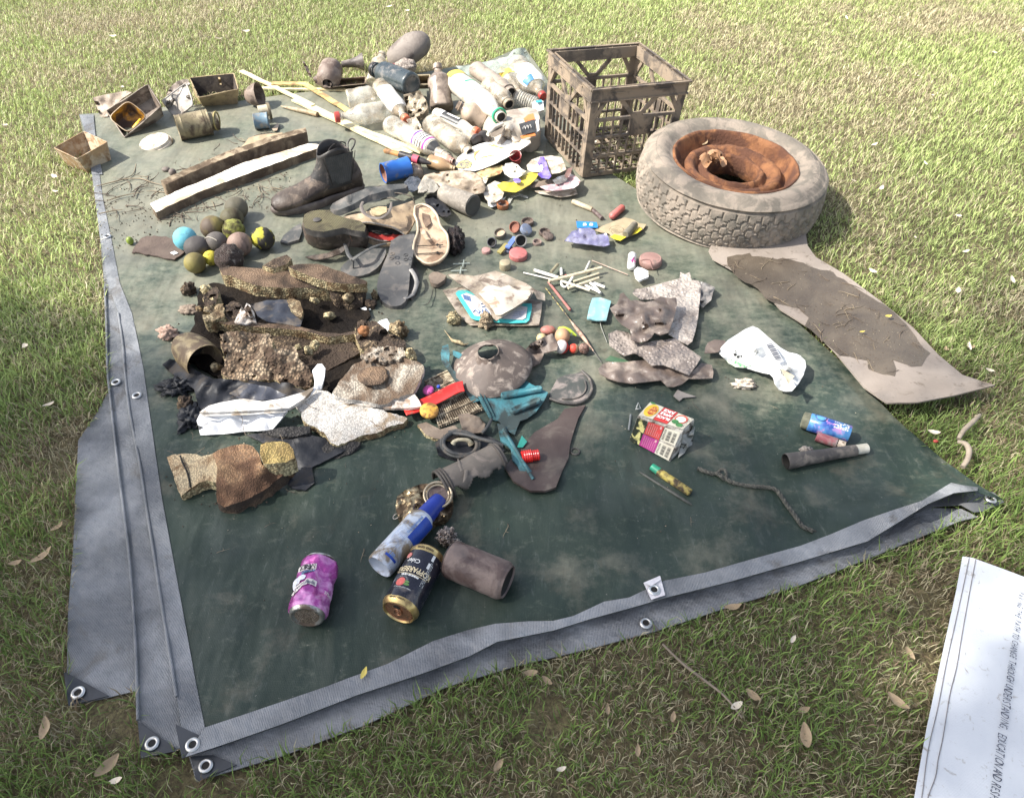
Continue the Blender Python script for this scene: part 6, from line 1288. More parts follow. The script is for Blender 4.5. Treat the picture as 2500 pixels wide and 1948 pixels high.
# ------------------------------------------------ planks
DW = M('dark_wood_and_shaded_side', (.075, .05, .034), (.15, .105, .07), 9, .6, .7, 70, .006, dirt=(.24, .18, .12), da=.3, ds=14)  # dark plank's own brown, and shade painted on the white plank's sides
sheet('dark_plank', [(392, 441, .06), (430, 424, .062), (480, 402, .063), (560, 368, .064), (610, 352, .064), (650, 336, .064), (700, 323, .063), (746, 312, .062), (749, 322, .06), (700, 336, .058), (650, 350, .058), (612, 364, .058), (560, 382, .057), (490, 412, .056), (440, 434, .055), (404, 452, .054)], [M('worn_wood_edge', (.34, .27, .18), (.2, .15, .095), 14, .7, .6, 90, dirt=(.1, .07, .045), da=.35, ds=22), DW], label='long dark wet plank standing on its edge', cat='plank', th=.046, cell=9, side=5, samp=.004, amp=.003, ns=30, jag=1.2)
WPK = M('peeling_white_plank', (.8, .76, .66), (.72, .66, .55), 8, .5, .3, 60, .003, dirt=(.38, .29, .2), da=.36, ds=5.2)
sheet('white_plank', [(366, 497, .04), (400, 482, .041), (447, 460, .042), (491, 443, .042), (540, 422, .042), (588, 400, .042), (640, 384, .042), (700, 367, .042), (752, 351, .042), (772, 352, .042), (792, 356, .042), (760, 368, .042), (700, 389, .042), (640, 411, .042), (576, 435, .042), (494, 466, .042), (440, 490, .041), (396, 512, .04), (381, 519, .04), (372, 508, .04)], [WPK, DW], label='long plank with peeling white paint on its top, lying before the dark plank', cat='plank', th=.03, cell=10, side=4, samp=.003, amp=.0015, ns=30, jag=.8)
sheet('wood_splinter', [(590, 358, .03), (598, 350, .035), (607, 337, .04), (632, 330, .044), (660, 327, .045), (690, 324, .045), (688, 328, .044), (650, 340, .04), (620, 350, .034)], M('tan_splinter', (.36, .27, .17), (.25, .18, .11), 20, .7, .4), label='tan splintered piece of wood leaning behind the dark plank', cat='wood piece', th=.004, cell=6)
# ------------------------------------------------ balls
bg_ = 'balls gathered beside the planks'
def bmat(n, a, b=None, **k): return M(n, a, b, k.pop('scale', 18), .7, k.pop('bump', .35), 220, .002, **k)
for x, y, r, m_, lb, kw in [
 (577, 509, .0335, bmat('olive_grey_ball', (.1, .09, .06), (.15, .13, .09)), 'plain olive grey ball at the back of the heap', {}),
 (566, 535, .0335, bmat('dark_olive_ball', (.085, .075, .04), (.13, .115, .06), dirt=(.05, .035, .025), da=.3), 'dark olive ball just in front of the plain olive grey one', {}),
 (519, 556, .034, bmat('ochre_brown_ball', (.09, .065, .045), (.26, .21, .06), scale=9, lo=.45, hi=.6), 'brown ball with one ochre yellow side', {}),
 (452, 583, .0325, bmat('sky_blue_ball', (.13, .4, .48), (.17, .46, .53), dirt=(.1, .2, .22), da=.12, ds=60, bump=.15), 'clean light blue ball', {}),
 (571, 563, .032, bmat('mossy_ball', (.26, .26, .05), (.1, .1, .03), scale=60, bump=1, dirt=(.05, .04, .02), da=.3, ds=40), 'fuzzy yellow green tennis ball in the middle of the heap', {'dent': .12, 'seed': 3}),
 (481, 604, .034, bmat('charcoal_ball', (.055, .048, .045), (.08, .07, .066)), 'dark charcoal ball right of the blue one', {'sc': (1.05, 1, .9)}),
 (529, 593, .031, bmat('seamed_grey_ball', (.08, .07, .062), (.12, .105, .095)), 'grey ball with a pale curved seam', {}),
 (585, 597, .034, bmat('pinkish_brown_ball', (.24, .165, .13), (.17, .115, .095), dirt=(.08, .06, .05), da=.25, ds=20), 'pinkish brown ball right of the seamed one', {}),
 (559, 630, .037, bmat('debris_coated_ball', (.07, .045, .036), (.14, .1, .085), scale=70, bump=1.4, voro=330, dirt=(.3, .26, .22), da=.15, ds=90), 'ball thickly coated in dark debris', {'dent': .14, 'seed': 5, 'n': 44, 'sub': 28}),
 (514, 630, .0205, bmat('bright_yellow_ball', (.58, .5, .05), (.45, .38, .05), dirt=(.2, .15, .04), da=.2, ds=60), 'small bright yellow ball', {}),
 (476, 642, .0285, bmat('wet_ochre_ball', (.2, .17, .05), (.1, .075, .035), scale=16), 'wet ochre ball nearest the foam pile', {}),
 (642, 583, .032, bmat('black_yellow_ball', (.5, .45, .05), (.035, .03, .025), scale=22, lo=.4, hi=.46, bump=.8), 'muddy black ball with yellow patches, alone at the right of the heap', {'dent': .08, 'seed': 8})]:
 ball(x, y, r, m_, lb, 'ball', bg_, **kw)
o = [o for o in COL.objects if o.get('label') == 'grey ball with a pale curved seam'][0]
tube('ball_seam', [P(529, 593, .0445) + Vector((.0312 * math.sin(a) * math.cos(.5) - .006, -.0312 * math.sin(a) * .3 - .015, .0312 * math.cos(a) * .85)) for a in [-.9 + .2 * i for i in range(9)]], .0012, M('pale_seam', (.4, .36, .3)), o)
ball(317, 588, .011, M('lime_fruit', (.2, .26, .04), (.14, .19, .03), 20, .45), 'small green fruit near the left hem', 'fruit', None, name='green_fruit', sc=(.9, .9, 1.1))
ball(421, 421, .012, bmat('grey_pod', (.16, .13, .11), (.1, .08, .07)), 'small grey round pod at the left end of the dark plank', 'pod', None, name='round_pod'); ball(405, 414, .011, MATS['grey_pod'], 'small grey pod next to the round one by the dark plank', 'pod', None, name='round_pod', sc=(1.2, 1, .7))
sheet('mud_crust', [(322, 617), (330, 600), (345, 581), (360, 576), (395, 578), (430, 582), (446, 595), (452, 612), (440, 624), (425, 634), (400, 630), (380, 624), (355, 622), (340, 616)], M('cracked_mud', (.085, .06, .048), (.12, .088, .07), 20, .85, .5, 120, .004), label='flat thin crust of dark mud left of the balls', cat='mud crust', h=.018, th=.004, cell=8, jag=2, amp=.002)
sheet('paper_chip', [(415, 617), (426, 613), (435, 618), (424, 622)], WHITE, label='tiny white paper chip on the flat mud crust', cat='paper', h=.02, th=.001, cell=8)
# ------------------------------------------------ shoes
LEA = M('dark_worn_leather', (.022, .02, .019), (.045, .04, .036), 18, .5, .4, 140, .002, dirt=(.16, .13, .11), da=.16, ds=30)
LEB = M('brown_muddy_leather', (.042, .03, .024), (.075, .056, .042), 16, .5, .5, 110, .003, dirt=(.17, .13, .1), da=.25, ds=26)
SOLE = M('muddy_rubber_outsole', (.1, .08, .07), (.14, .115, .1), 20, .6, .4, dirt=(.2, .165, .14), da=.3, ds=24)
GRS = M('grey_foam_rubber', (.07, .072, .07), (.1, .1, .095), 18, .6, .3, dirt=(.17, .155, .14), da=.25, ds=26)
def boot():
 t = th_('ankle_boot', 'dark leather ankle boot standing upright with pull loops at its top', 'boot', 790, 500)
 toe, heel = P(668, 519, .02), P(886, 458, .02); d = (heel - toe); L = d.length; d.normalize(); s = Vector((0, 0, 1)).cross(d); up = Vector((0, 0, 1))
 # foot: (position along, half width, height, height of the bottom)
 secs = [(0, .012, .03, 0), (.03, .030, .044, 0), (.1, .042, .054, 0), (.2, .047, .06, 0), (.32, .047, .066, 0), (.45, .042, .082, 0), (.58, .038, .1, 0), (.72, .036, .1, 0), (.86, .036, .1, 0), (.96, .031, .09, 0), (1, .012, .05, 0)]
 V = []; n = 20
 for u, w, h, z in secs:
  for i in range(n):
   a = math.pi * 2 * i / n; x = math.cos(a); y = math.sin(a); yy = (y * .5 + .5) ** (.8)
   q = toe + d * L * u + s * x * w * (1 - .25 * max(0, y)) + up * (z + h * yy * .95); V.append(q + s * .002 * nz(q, 40, 2))
 F = [(j * n + i, j * n + (i + 1) % n, (j + 1) * n + (i + 1) % n, (j + 1) * n + i) for j in range(len(secs) - 1) for i in range(n)] + [tuple(range(n)), tuple((len(secs) - 1) * n + i for i in range(n))]
 mk('foot_leather', V, F, LEB, t)
 # shaft: loft of ellipses, leaning slightly, open at the top
 V = []; n = 32; zs = [(.045, .70, .32, .040), (.065, .71, .295, .039), (.085, .725, .255, .037), (.105, .735, .215, .036), (.125, .735, .185, .035), (.142, .73, .172, .035), (.152, .73, .17, .035), (.150, .73, .16, .032), (.12, .735, .16, .031), (.08, .74, .2, .032)]
 for z, cu, ru, w in zs:
  for i in range(n):
   a = 2 * math.pi * i / n; dip = .012 * math.cos(a * 2) if z > .13 else 0
   q = toe + d * L * cu + d * math.cos(a) * L * ru * .98 + s * math.sin(a) * w + up * (z - dip); V.append(q + s * .003 * nz(q, 22, 7) + d * .002 * nz(q, 30, 9))
 mk('shaft', V, [(j * n + i, j * n + (i + 1) % n, (j + 1) * n + (i + 1) % n, (j + 1) * n + i) for j in range(len(zs) - 1) for i in range(n)], LEA, t)
 # elastic side panel
 V = []; m = 8
 for j in range(m):
  z = .055 + .088 * j / (m - 1); cu = .735 + .02 * j / (m - 1); w = np.interp(z, [.05, .1, .15, .19], [.040, .037, .036, .036]); hw = .045 + .004 * j
  for i in range(5): uu = (i - 2) / 2; V.append(toe + d * (L * cu + hw * uu * .62) - s * (w * math.sqrt(max(0, 1 - (uu * .3) ** 2)) + .0012) * 1.0 + up * z)
 mk('elastic_panel', V, [(j * 5 + i, j * 5 + i + 1, j * 5 + i + 6, j * 5 + i + 5) for j in range(m - 1) for i in range(4)], M('elastic_webbing', (.05, .05, .046), (.075, .072, .066), 30, .8, .5, wave=(60, 'X', 1, .6)), t)
 for uu in (-.03, .03): tube('panel_seam', [toe + d * (L * (.735 + .02 * j / 7) + uu * (1 + .1 * j)) - s * .0395 * (1 - .012 * j) + up * (.055 + .088 * j / 7) for j in range(8)], .0011, BLACKHOLE, t, n=5)
 # sole
 V = []; n = 40
 for sc, z in ((.96, -.006), (1, -.002), (1.03, .008), (1.0, .018), (.9, .019)):
  for i in range(n):
   a = 2 * math.pi * i / n; c_ = math.cos(a); w = .046 if c_ < 0 else .038; w = w * (1 - .15 * math.exp(-((c_ - .15) / .3) ** 2)); q = toe + d * (L * .5 + (L * .51) * math.copysign(abs(c_) ** .85, c_) * sc) + s * math.sin(a) * w * sc + up * z; V.append(q)
 mk('outsole', V, [(j * n + i, j * n + (i + 1) % n, (j + 1) * n + (i + 1) % n, (j + 1) * n + i) for j in range(4) for i in range(n)] + [tuple(range(n))], SOLE, t)
 tube('pull_loop', [P(797, 380, .15), P(806, 362, .162), P(820, 350, .168), P(836, 347, .166), P(844, 353, .158), P(838, 372, .146)], .0022, LEA, t, sm=5, n=6)
 tube('pull_loop', [P(852, 370, .148), P(849, 352, .16), P(856, 340, .17), P(866, 342, .168), P(865, 354, .158), P(857, 368, .148)], .0024, LEA, t, sm=5, n=6)
boot()
def soled(o_, h, label, mat, name='sandal_sole', th=.014, **k): return sheet(name, o_, mat, k.pop('parent', None), label, 'sandal' if label else None, h=h, th=th, cell=k.pop('cell', 9), **k)
t = th_('rubber_sandal', 'dark grey rubber sandal lying on its side against the boot sole', 'sandal', 900, 490)
soled([(805, 508, .05), (812, 497, .055), (850, 477, .07), (897, 459, .075), (944, 451, .072), (988, 449, .06), (995, 454, .055), (990, 460, .05), (944, 466, .06), (900, 477, .062), (860, 500, .05), (830, 512, .045), (815, 515, .042)], .05, None, GRS, parent=t, th=.02, down=(.004, -.006, -.016), side=2)
tube('sandal_strap', [P(938, 478, .03), P(950, 470, .05), P(985, 474, .05), P(1008, 483, .04), P(1012, 500, .02)], .0035, BLACKP, t, sm=5, flat=.5); tube('sandal_strap', [P(930, 488, .03), P(955, 483, .045), P(980, 492, .03)], .003, BLACKP, t, sm=5, flat=.5)
def shoe():
 t = th_('upturned_shoe', 'brown leather shoe lying upside down showing its yellowish diamond patterned sole', 'shoe', 790, 580)
 SO = M('yellowed_tread', (.2, .175, .07), (.12, .1, .045), 20, .6, .8, 90, .002, wave=(95, 'DIAGONAL', .3, 1.2, (.05, .04, .02)), dirt=(.06, .05, .035), da=.2, ds=30)
 S_ = [(739, 541), (743, 524), (757, 516), (776, 513), (803, 513), (815, 523), (828, 528), (842, 532), (880, 540), (893, 552), (890, 566), (860, 562), (838, 556), (815, 561), (790, 566), (762, 563), (744, 556)]
 S = [(x, y, .098 if x < 850 else .09) for x, y in S_]
 sheet('outsole', S, [SO, DG], t, th=.02, cell=8, side=2, down=(0, .001, -.02))
 ring = [P(x, y, h - .02) for x, y, h in S]; c = sum(ring, Vector()) / len(ring)
 V = []; F = []; n = len(ring); Ls = [(1.0, 0), (1.06, -.016), (1.07, -.034), (1.0, -.052), (.85, -.066), (.6, -.074)]
 for sc, z in Ls: V += [c + (q - c) * sc + Vector((0, 0, z)) + Vector((.004 * nz(q, 30, z), 0, .003 * nz(q, 25, 3))) for q in ring]
 F = [(j * n + i, j * n + (i + 1) % n, (j + 1) * n + (i + 1) % n, (j + 1) * n + i) for j in range(len(Ls) - 1) for i in range(n)]
 mk('upper', V, F, LEB, t)
 sheet('tongue', [(745, 627, .02), (770, 622, .03), (800, 618, .04), (840, 600, .05), (856, 588, .055), (850, 605, .045), (830, 620, .035), (800, 630, .03), (770, 634, .02)], LEB, t, th=.003, cell=7, amp=.003)
 disc('heel_badge', 774, 538, .0985, .011, .003, DG, None, None, parent=t)
shoe()
sheet('sole_scrap', [(684, 590), (692, 575), (720, 552), (735, 545), (737, 565), (730, 585), (700, 594)], GRS, label='small dark sandal sole half hidden left of the upturned shoe', cat='sandal', h=.022, th=.01, cell=8)
def flip(name, label, outline, straps, post, mat, hh, tm=None):
 t = th_(name, label, 'flip flop', *outline[0][:2]); sheet('footbed', outline, mat, t, th=.014, cell=9, side=2, amp=.001)
 for s_ in straps: tube('strap', [P(*q) for q in s_], [.006, .0055, .005], tm or mat, t, sm=6, flat=.5)
 if post: tube('toe_post', [P(*q) for q in post], .003, mat, t)
 return t
flip('flip_flop', 'dark flip flop with thick y shaped strap under the beige bag', [(831, 656, .022), (840, 644, .024), (854, 632, .028), (885, 614, .035), (912, 607, .04), (941, 607, .044), (943, 616, .044), (939, 628, .04), (930, 644, .034), (920, 655, .028), (902, 667, .022), (885, 673, .02), (866, 675, .02), (848, 673, .02), (836, 666, .02)],
     [[(861, 634, .05), (851, 622, .055), (845, 606, .05), (842, 596, .045)], [(861, 634, .05), (885, 618, .064), (915, 602, .06), (942, 595, .05)]], [(862, 634, .05), (862, 654, .026)], GRS, 0)
fl2 = flip('flip_flop', 'long dark grey flip flop with pale thin strap and its pointed end towards the viewer', [(955, 588, .062), (975, 575, .066), (1012, 571, .068), (1014, 586, .064), (1009, 620, .056), (1002, 656, .048), (999, 690, .04), (996, 720, .032), (990, 735, .028), (979, 745, .025), (966, 748, .022), (953, 747, .022), (940, 741, .024), (930, 732, .026), (922, 715, .03), (920, 700, .034), (923, 680, .038), (930, 660, .044), (938, 640, .05), (948, 618, .056)],
     [[(1003, 658, .05), (1012, 672, .045), (1017, 688, .038), (1014, 705, .03), (1008, 718, .022)], [(1008, 718, .022), (998, 725, .026), (987, 729, .03)]], None, M('worn_charcoal_footbed', (.065, .064, .063), (.09, .088, .085), 16, .6, .3, dirt=(.16, .145, .13), da=.22, ds=22), 0, M('pale_strap', (.3, .28, .26), (.2, .19, .17), 40, .5))
for x, y in ((958, 620), (991, 623), (956, 631), (991, 634)): tube_g([P(x, y, .064) + Vector((math.cos(a), math.sin(a), 0)) * .0055 for a in [i * .42 for i in range(16)]], .0013, 5).obj('stud_ring', BLACKP, fl2)
soled([(1000, 640), (1010, 640), (1022, 665), (1024, 690), (1016, 715), (1004, 730), (998, 715), (1003, 680)], .02, 'edge of another dark sole peeping out behind the long flip flop', DG, th=.01)
def bag():
 t = th_('leather_pouch', 'beige muddy leather pouch lying open with a red lining along its zip', 'pouch', 930, 560)
 BG = M('beige_muddy_leather', (.4, .3, .19), (.29, .21, .13), 14, .6, .4, 60, .004, dirt=(.16, .12, .085), da=.28, ds=18)
 sheet('pouch_side', [(839, 546, .065), (841, 529, .075), (861, 524, .085), (885, 520, .092), (908, 513, .095), (925, 517, .095), (955, 507, .092), (985, 498, .088), (1007, 490, .08), (1014, 500, .074), (1017, 512, .07), (1014, 536, .064), (1002, 560, .06), (988, 576, .058), (980, 563, .07), (955, 553, .078), (932, 549, .082), (905, 543, .082), (885, 542, .082), (868, 546, .078), (861, 554, .072), (847, 555, .066)], BG, t, th=.006, cell=7, amp=.004, ns=24, seed=2, side=2)
 sheet('red_lining', [(861, 556, .064), (880, 562, .056), (905, 566, .052), (932, 572, .048), (960, 572, .048), (985, 573, .05), (979, 584, .042), (960, 588, .038), (932, 587, .038), (912, 583, .042), (890, 574, .05)], M('red_lining_cloth', (.45, .045, .03), (.36, .035, .03), 30, .45, .3, 60, .004), t, th=.002, cell=6, amp=.004, ns=40)
 sheet('dark_opening', [(862, 554, .062), (873, 547, .066), (900, 546, .068), (932, 551, .066), (960, 558, .06), (984, 572, .05), (960, 573, .046), (932, 573, .046), (905, 567, .05), (880, 563, .056)], BLACKHOLE, t, th=.001, cell=8)
 sheet('lower_side', [(861, 558, .062), (890, 575, .048), (912, 584, .04), (932, 589, .036), (960, 589, .036), (980, 586, .04), (988, 577, .05), (990, 585, .036), (975, 593, .03), (932, 596, .028), (905, 590, .03), (880, 576, .04)], BG, t, th=.01, cell=7)
 for pts in ([(862, 555, .075), (873, 547, .082), (900, 543, .086), (932, 549, .085), (960, 556, .08), (986, 572, .062)], [(862, 557, .066), (890, 574, .052), (912, 583, .044), (932, 588, .04), (960, 588, .04), (984, 582, .046), (988, 574, .056)]): tube('zip_edge', [P(*q) for q in pts], .0022, M('dull_zip', (.2, .17, .14), (.35, .32, .28), 300, .5), t, sm=5)
 tube('strap_loop', [P(886, 493, .11), P(882, 505, .11), P(889, 520, .11), (P(908, 531, .112)), P(930, 532, .115), P(948, 520, .118), P(954, 505, .12), P(955, 495, .12)], [.004, .0055, .006, .005, .003], M('grey_brown_strap', (.12, .1, .085), (.17, .145, .125), 30, .5), t, sm=6, flat=.4)
 sheet('buckle_tab', [(905, 510, .1), (925, 504, .1), (944, 505, .1), (944, 518, .098), (925, 527, .097), (909, 522, .098)], M('cork_lining', (.42, .34, .2), (.3, .23, .13), 70, .7, .5), t, th=.003, cell=6)
 tube('zip_pull', [P(848, 556, .07), P(851, 566, .06), P(856, 580, .05), P(860, 590, .045)], .0012, M('copper_pull', (.35, .2, .13), metal=.4), t, n=5)
bag()
def insole():
 t = th_('beige_sandal', 'beige plastic sandal footbed with raised rim and dark slots, sloping towards the viewer', 'sandal', 1055, 600)
 O = [(1014, 504, .085), (1031, 499, .088), (1049, 506, .088), (1060, 516, .086), (1068, 529, .082), (1075, 552, .075), (1085, 564, .07), (1092, 575, .065), (1095, 597, .055), (1093, 612, .05), (1087, 624, .045), (1073, 637, .04), (1060, 642, .038), (1049, 644, .038), (1036, 641, .038), (1026, 634, .04), (1014, 624, .042), (1009, 610, .05), (1012, 590, .058), (1020, 565, .066), (1018, 540, .075), (1012, 524, .08)]
 IN = M('beige_plastic_footbed', (.5, .38, .26), (.38, .27, .18), 22, .5, .25, dirt=(.22, .14, .09), da=.25, ds=26)
 sheet('footbed', O, IN, t, th=.009, cell=8, side=2, amp=.001, ctrl=[(1050, 600, .045)])
 tube('raised_rim', [P(x, y, h + .004) for x, y, h in O + O[:1]], .0035, M('cream_rim', (.56, .46, .33), (.46, .36, .25), 30, .45), t, sm=3)
 for y in (598, 617):
  tube('slot', [P(1018, y + 3, .056 if y < 600 else .048), P(1082, y, .06 if y < 600 else .052)], .0014, BLACKHOLE, t, n=5); ell('slot_hole', P(1068, y, .06 if y < 600 else .051), (.004, .006, .002), BLACKHOLE, t, n=12, sub=8)
 sheet('heel_patch', [(1030, 520, .084), (1048, 525, .082), (1052, 545, .078), (1040, 556, .074), (1032, 540, .078)], M('brown_worn_patch', (.12, .08, .055), (.22, .15, .1), 50, .6), t, th=.002, cell=6)
 sheet('torn_strap', [(1022, 555, .07), (1036, 560, .074), (1045, 578, .07), (1052, 585, .066), (1040, 585, .066), (1028, 572, .068)], IN, t, th=.002, cell=6, ridge=.008, rs=60)
insole()
ell('netted_clump', P(1112, 588, .035), (.026, .052, .032), M('black_netted_mass', (.02, .015, .014), (.07, .045, .04), 70, .6, 1, 240, .004, voro=300), label='black netted clump right of the beige sandal', cat='clump', dent=.35, dsc=110, n=48, sub=30, seed=5)
sheet('brown_wedge', [(1046, 672), (1056, 664), (1070, 664), (1090, 672), (1084, 684), (1068, 694), (1052, 690)], BROWN_MUD, label='brown wedge shaped scrap below the beige sandal', cat='scrap', h=.03, th=.012, cell=7)
for y, x0, x1, n_ in ((643, 1106, 1147, 1), (660, 1101, 1139, 1)):
 g = G(); a, b = P(x0, y + 2, .018), P(x1, y, .018); g.bar(a, b, .003, .002); g.bar(P((x0 + x1) / 2 + 6, y - 8, .019), P((x0 + x1) / 2 + 3, y + 9, .019), .003, .002)
 tag(g.obj('plastic_cross', M('pale_green_plastic', (.32, .36, .32), (.25, .28, .25), 30), smooth=False), ['upper', 'lower'][y > 650] + ' of two small pale plastic crosses below the netted clump', 'plastic cross')
tube('wire_scrap', [P(1034, 745, .02), P(1046, 740, .022), P(1055, 720, .02), P(1058, 700, .018), P(1057, 690, .02)], .0012, BLACKP, label='dark curved wire below the brown wedge', cat='wire', sm=4, n=5)
# ================================================================ bottle heap
def bottle_prof(L, r, nr=.0125, shoulder=.16, ribs=None, base=True, neck=.05, waist=0):
 """t=0 base, t=1 mouth"""
 n_ = neck / L if neck > .02 else .12; n_ = min(n_, .16); s0 = 1 - n_ - shoulder
 pr = [(.02, 0), (.015, r * .55), (0, r * .75), (.01, r * .92), (.035, r)]
 k = 16
 for i in range(1, k):
  t = .035 + (s0 - .035) * i / k; rr = r * (1 - waist * math.sin(math.pi * i / k))
  if ribs: rr *= 1 - ribs * (i % 2)
  pr.append((t, rr))
 for i in range(7): q = i / 6; pr.append((s0 + shoulder * q, nr + (r - nr) * (math.cos(q * math.pi / 2) ** 1.1)))
 pr += [(1 - n_ * .62, nr), (1 - n_ * .58, nr * 1.28), (1 - n_ * .5, nr * 1.28), (1 - n_ * .46, nr), (1 - .01, nr), (1, nr * .98), (1, nr * .82), (1 - n_, nr * .8)]
 return pr
CLR = M('hazy_clear_plastic', (.72, .69, .6), (.6, .55, .45), 22, .16, .35, 80, .003, dirt=(.45, .37, .27), da=.3, ds=20, alpha=(.18, .72, 26), coat=.6, spec=.8)
CLR2 = M('dusty_clear_plastic', (.62, .57, .47), (.48, .41, .31), 18, .22, .4, 80, .003, dirt=(.33, .26, .18), da=.32, ds=26, alpha=(.3, .88, 30), coat=.5)
MLK = M('milky_plastic', (.68, .63, .53), (.58, .52, .42), 14, .25, .2, dirt=(.32, .26, .19), da=.2, ds=18, coat=.4)
BRB = M('muddy_brown_bottle', (.19, .15, .12), (.13, .1, .08), 16, .28, .3, dirt=(.3, .24, .19), da=.3, ds=24, coat=.3)
ORC = M('orange_red_cap', (.6, .16, .08), (.5, .12, .06), 40, .45, .15); BKC = M('black_cap', (.02, .018, .018), (.05, .04, .04), 40, .4, .15); RDC = M('dark_red_cap', (.4, .06, .05), (.3, .05, .04), 40, .45, .15)
def bottle(label, p0, p1, r, mat, cap=None, label_=None, dent=.07, seed=1, squash=.9, nr=.0125, cat='bottle', ribs=None, waist=.05, extra=None, shoulder=.2, ring=None, name='plastic_bottle'):
 p0, p1 = P(*p0), P(*p1); L = (p1 - p0).length; t = thing(name, label, cat, (p0 + p1) / 2 - Vector((0, 0, (p0.z + p1.z) / 2 - .012))); A, X, Y = frame(p1 - p0)
 pr = bottle_prof(L, r, nr, shoulder, ribs, waist=waist)
 lathe('bottle_body', p0, p1, pr, mat, t, n=36, dent=dent, dsc=20, seed=seed, squash=squash)
 if cap: lathe('screw_cap', p1 - A * .013, p1 + A * .004, [(0, nr * .9), (0, nr * 1.25), (.1, nr * 1.28), (.9, nr * 1.22), (1, nr * 1.05), (1, 0)], cap, t, n=26)
 else: lathe('mouth_shadow', p1 - A * .004, p1, [(0, 0), (0, nr * .8)], BLACKHOLE, t, n=20)
 if ring: lathe('cap_ring', p1 - A * .02, p1 - A * .012, [(0, nr * 1.1), (0, nr * 1.35), (1, nr * 1.35), (1, nr * 1.1)], ring, t, n=26)
 if label_:
  for (t0, t1, a0, a1, m_, k) in label_:
   V = []; nu, nv = 20, 8
   for j in range(nv + 1):
    for i in range(nu + 1):
     tt = t0 + (t1 - t0) * j / nv; a = a0 + (a1 - a0) * i / nu
     rr = float(np.interp(tt, [q[0] for q in pr[3:]], [q[1] for q in pr[3:]])) ; d = X * math.cos(a) * squash + Y * math.sin(a)
     q = p0 + (p1 - p0) * tt + d * rr; kk = nz(q, 20, seed); k2 = nz(q, 46, seed + 3); V.append(p0 + (p1 - p0) * tt + d * (rr * (1 + dent * (kk + .4 * k2)) + .0012 + k))
   mk('paper_label' if k == 0 else 'label_band', V, [(j * (nu + 1) + i, j * (nu + 1) + i + 1, (j + 1) * (nu + 1) + i + 1, (j + 1) * (nu + 1) + i) for j in range(nv) for i in range(nu)], m_, t)
 return t
WLB = M('white_label', (.78, .75, .7), (.66, .62, .55), 20, .45, .2, dirt=(.35, .28, .2), da=.16, ds=30); YLB = M('yellow_label', (.7, .5, .08), (.6, .4, .06), 30, .45); PUR = M('purple_label', (.14, .06, .26), (.2, .1, .34), 40, .45); BLL = M('black_label', (.03, .03, .03), (.05, .05, .05), 60, .4); ORL = M('orange_label', (.62, .2, .06), (.5, .16, .05), 30, .45); GRN = M('green_label', (.05, .42, .22), (.04, .34, .18), 30, .45); CYL_ = M('cyan_label', (.05, .4, .5), (.05, .35, .45), 30, .4); BLU = M('blue_label', (.08, .22, .42), (.06, .18, .36), 30, .45)
PI = math.pi
# muddy lump at the back
ML = M('grey_mud_caked', (.215, .185, .16), (.16, .135, .118), 10, .75, .4, 110, .004, dirt=(.11, .09, .08), da=.25, ds=14)
lathe('stone_lump', P(950, 152, .06), P(1048, 92, .15), [(0, 0), (.01, .02), (.06, .042), (.2, .055), (.4, .061), (.6, .063), (.78, .058), (.92, .04), (.98, .018), (1, 0)], ML, label='big grey mud caked stone like lump at the back of the bottle heap', cat='lump', n=32, dent=.16, dsc=12, seed=2, squash=.85, sx=1.05)
lathe('speckled_crust', P(962, 168, .07), P(1018, 160, .085), [(0, 0), (.1, .02), (.5, .03), (.9, .02), (1, 0)], M('speckled_grit', (.1, .075, .065), (.4, .35, .3), 150, .7, .9, 300, .003), label='speckled dark crust along the lower face of the grey stone like lump', cat='crust', n=32, dent=.3, dsc=60)
t = bottle('black ribbed bottle with its flat dark base towards the crate, lying on the heap', (1006, 207, .115), (914, 170, .105), .042, M('shiny_black_blue', (.025, .035, .04), (.045, .06, .065), 20, .28, .2, coat=.4, dirt=(.15, .14, .13), da=.2, ds=26), BKC, dent=.02, ribs=.09, squash=1, nr=.022, waist=-.02, shoulder=.12)
g = G(); patch(g, cyl_map(P(1006, 207, .115), P(914, 170, .105), .044, .5, .52), -.009, .009, -.006, .006, 6, 3); g.obj('red_label_chip', M('crimson_chip', (.5, .05, .1)), t)
bottle('hazy crushed bottle lying crosswise at the left end of the heap', (848, 244, .05), (935, 228, .06), .04, CLR, None, dent=.14, seed=3)
bottle('upright hazy bottle neck leaning at the left back of the heap', (912, 205, .05), (934, 130, .12), .034, CLR2, None, dent=.1, seed=4, nr=.015)
bottle('bottle with a big white label and an orange cap in the left of the heap', (928, 208, .085), (992, 293, .055), .034, CLR2, ORC, [(.22, .74, -1.7, 1.6, WLB, 0)], dent=.06, seed=5)
bottle('big hazy bottle with a dark red cap, its neck lying over the wide lath', (975, 268, .055), (820, 287, .06), .043, CLR, RDC, None, dent=.16, seed=6, nr=.015, shoulder=.3)
bottle('clear bottle with a purple and black striped label pointing at the wrappers', (950, 302, .06), (1096, 384, .045), .034, CLR, None, [(.48, .72, -1.5, 1.5, WLB, 0), (.5, .53, -1.5, 1.5, PUR, .0006), (.56, .575, -1.5, 1.5, BLL, .0006), (.6, .615, -1.5, 1.5, BLL, .0006), (.64, .655, -1.5, 1.5, BLL, .0006), (.68, .7, -1.5, 1.5, M('magenta_band', (.35, .04, .25)), .0006), (.74, .82, -1.3, 1.3, BLL, 0)], dent=.05, seed=7)
bottle('beige muddy dented bottle between the striped one and the black capped ones', (1050, 300, .06), (1148, 372, .045), .038, CLR2, None, dent=.12, seed=8, squash=.85, nr=.016, shoulder=.12)
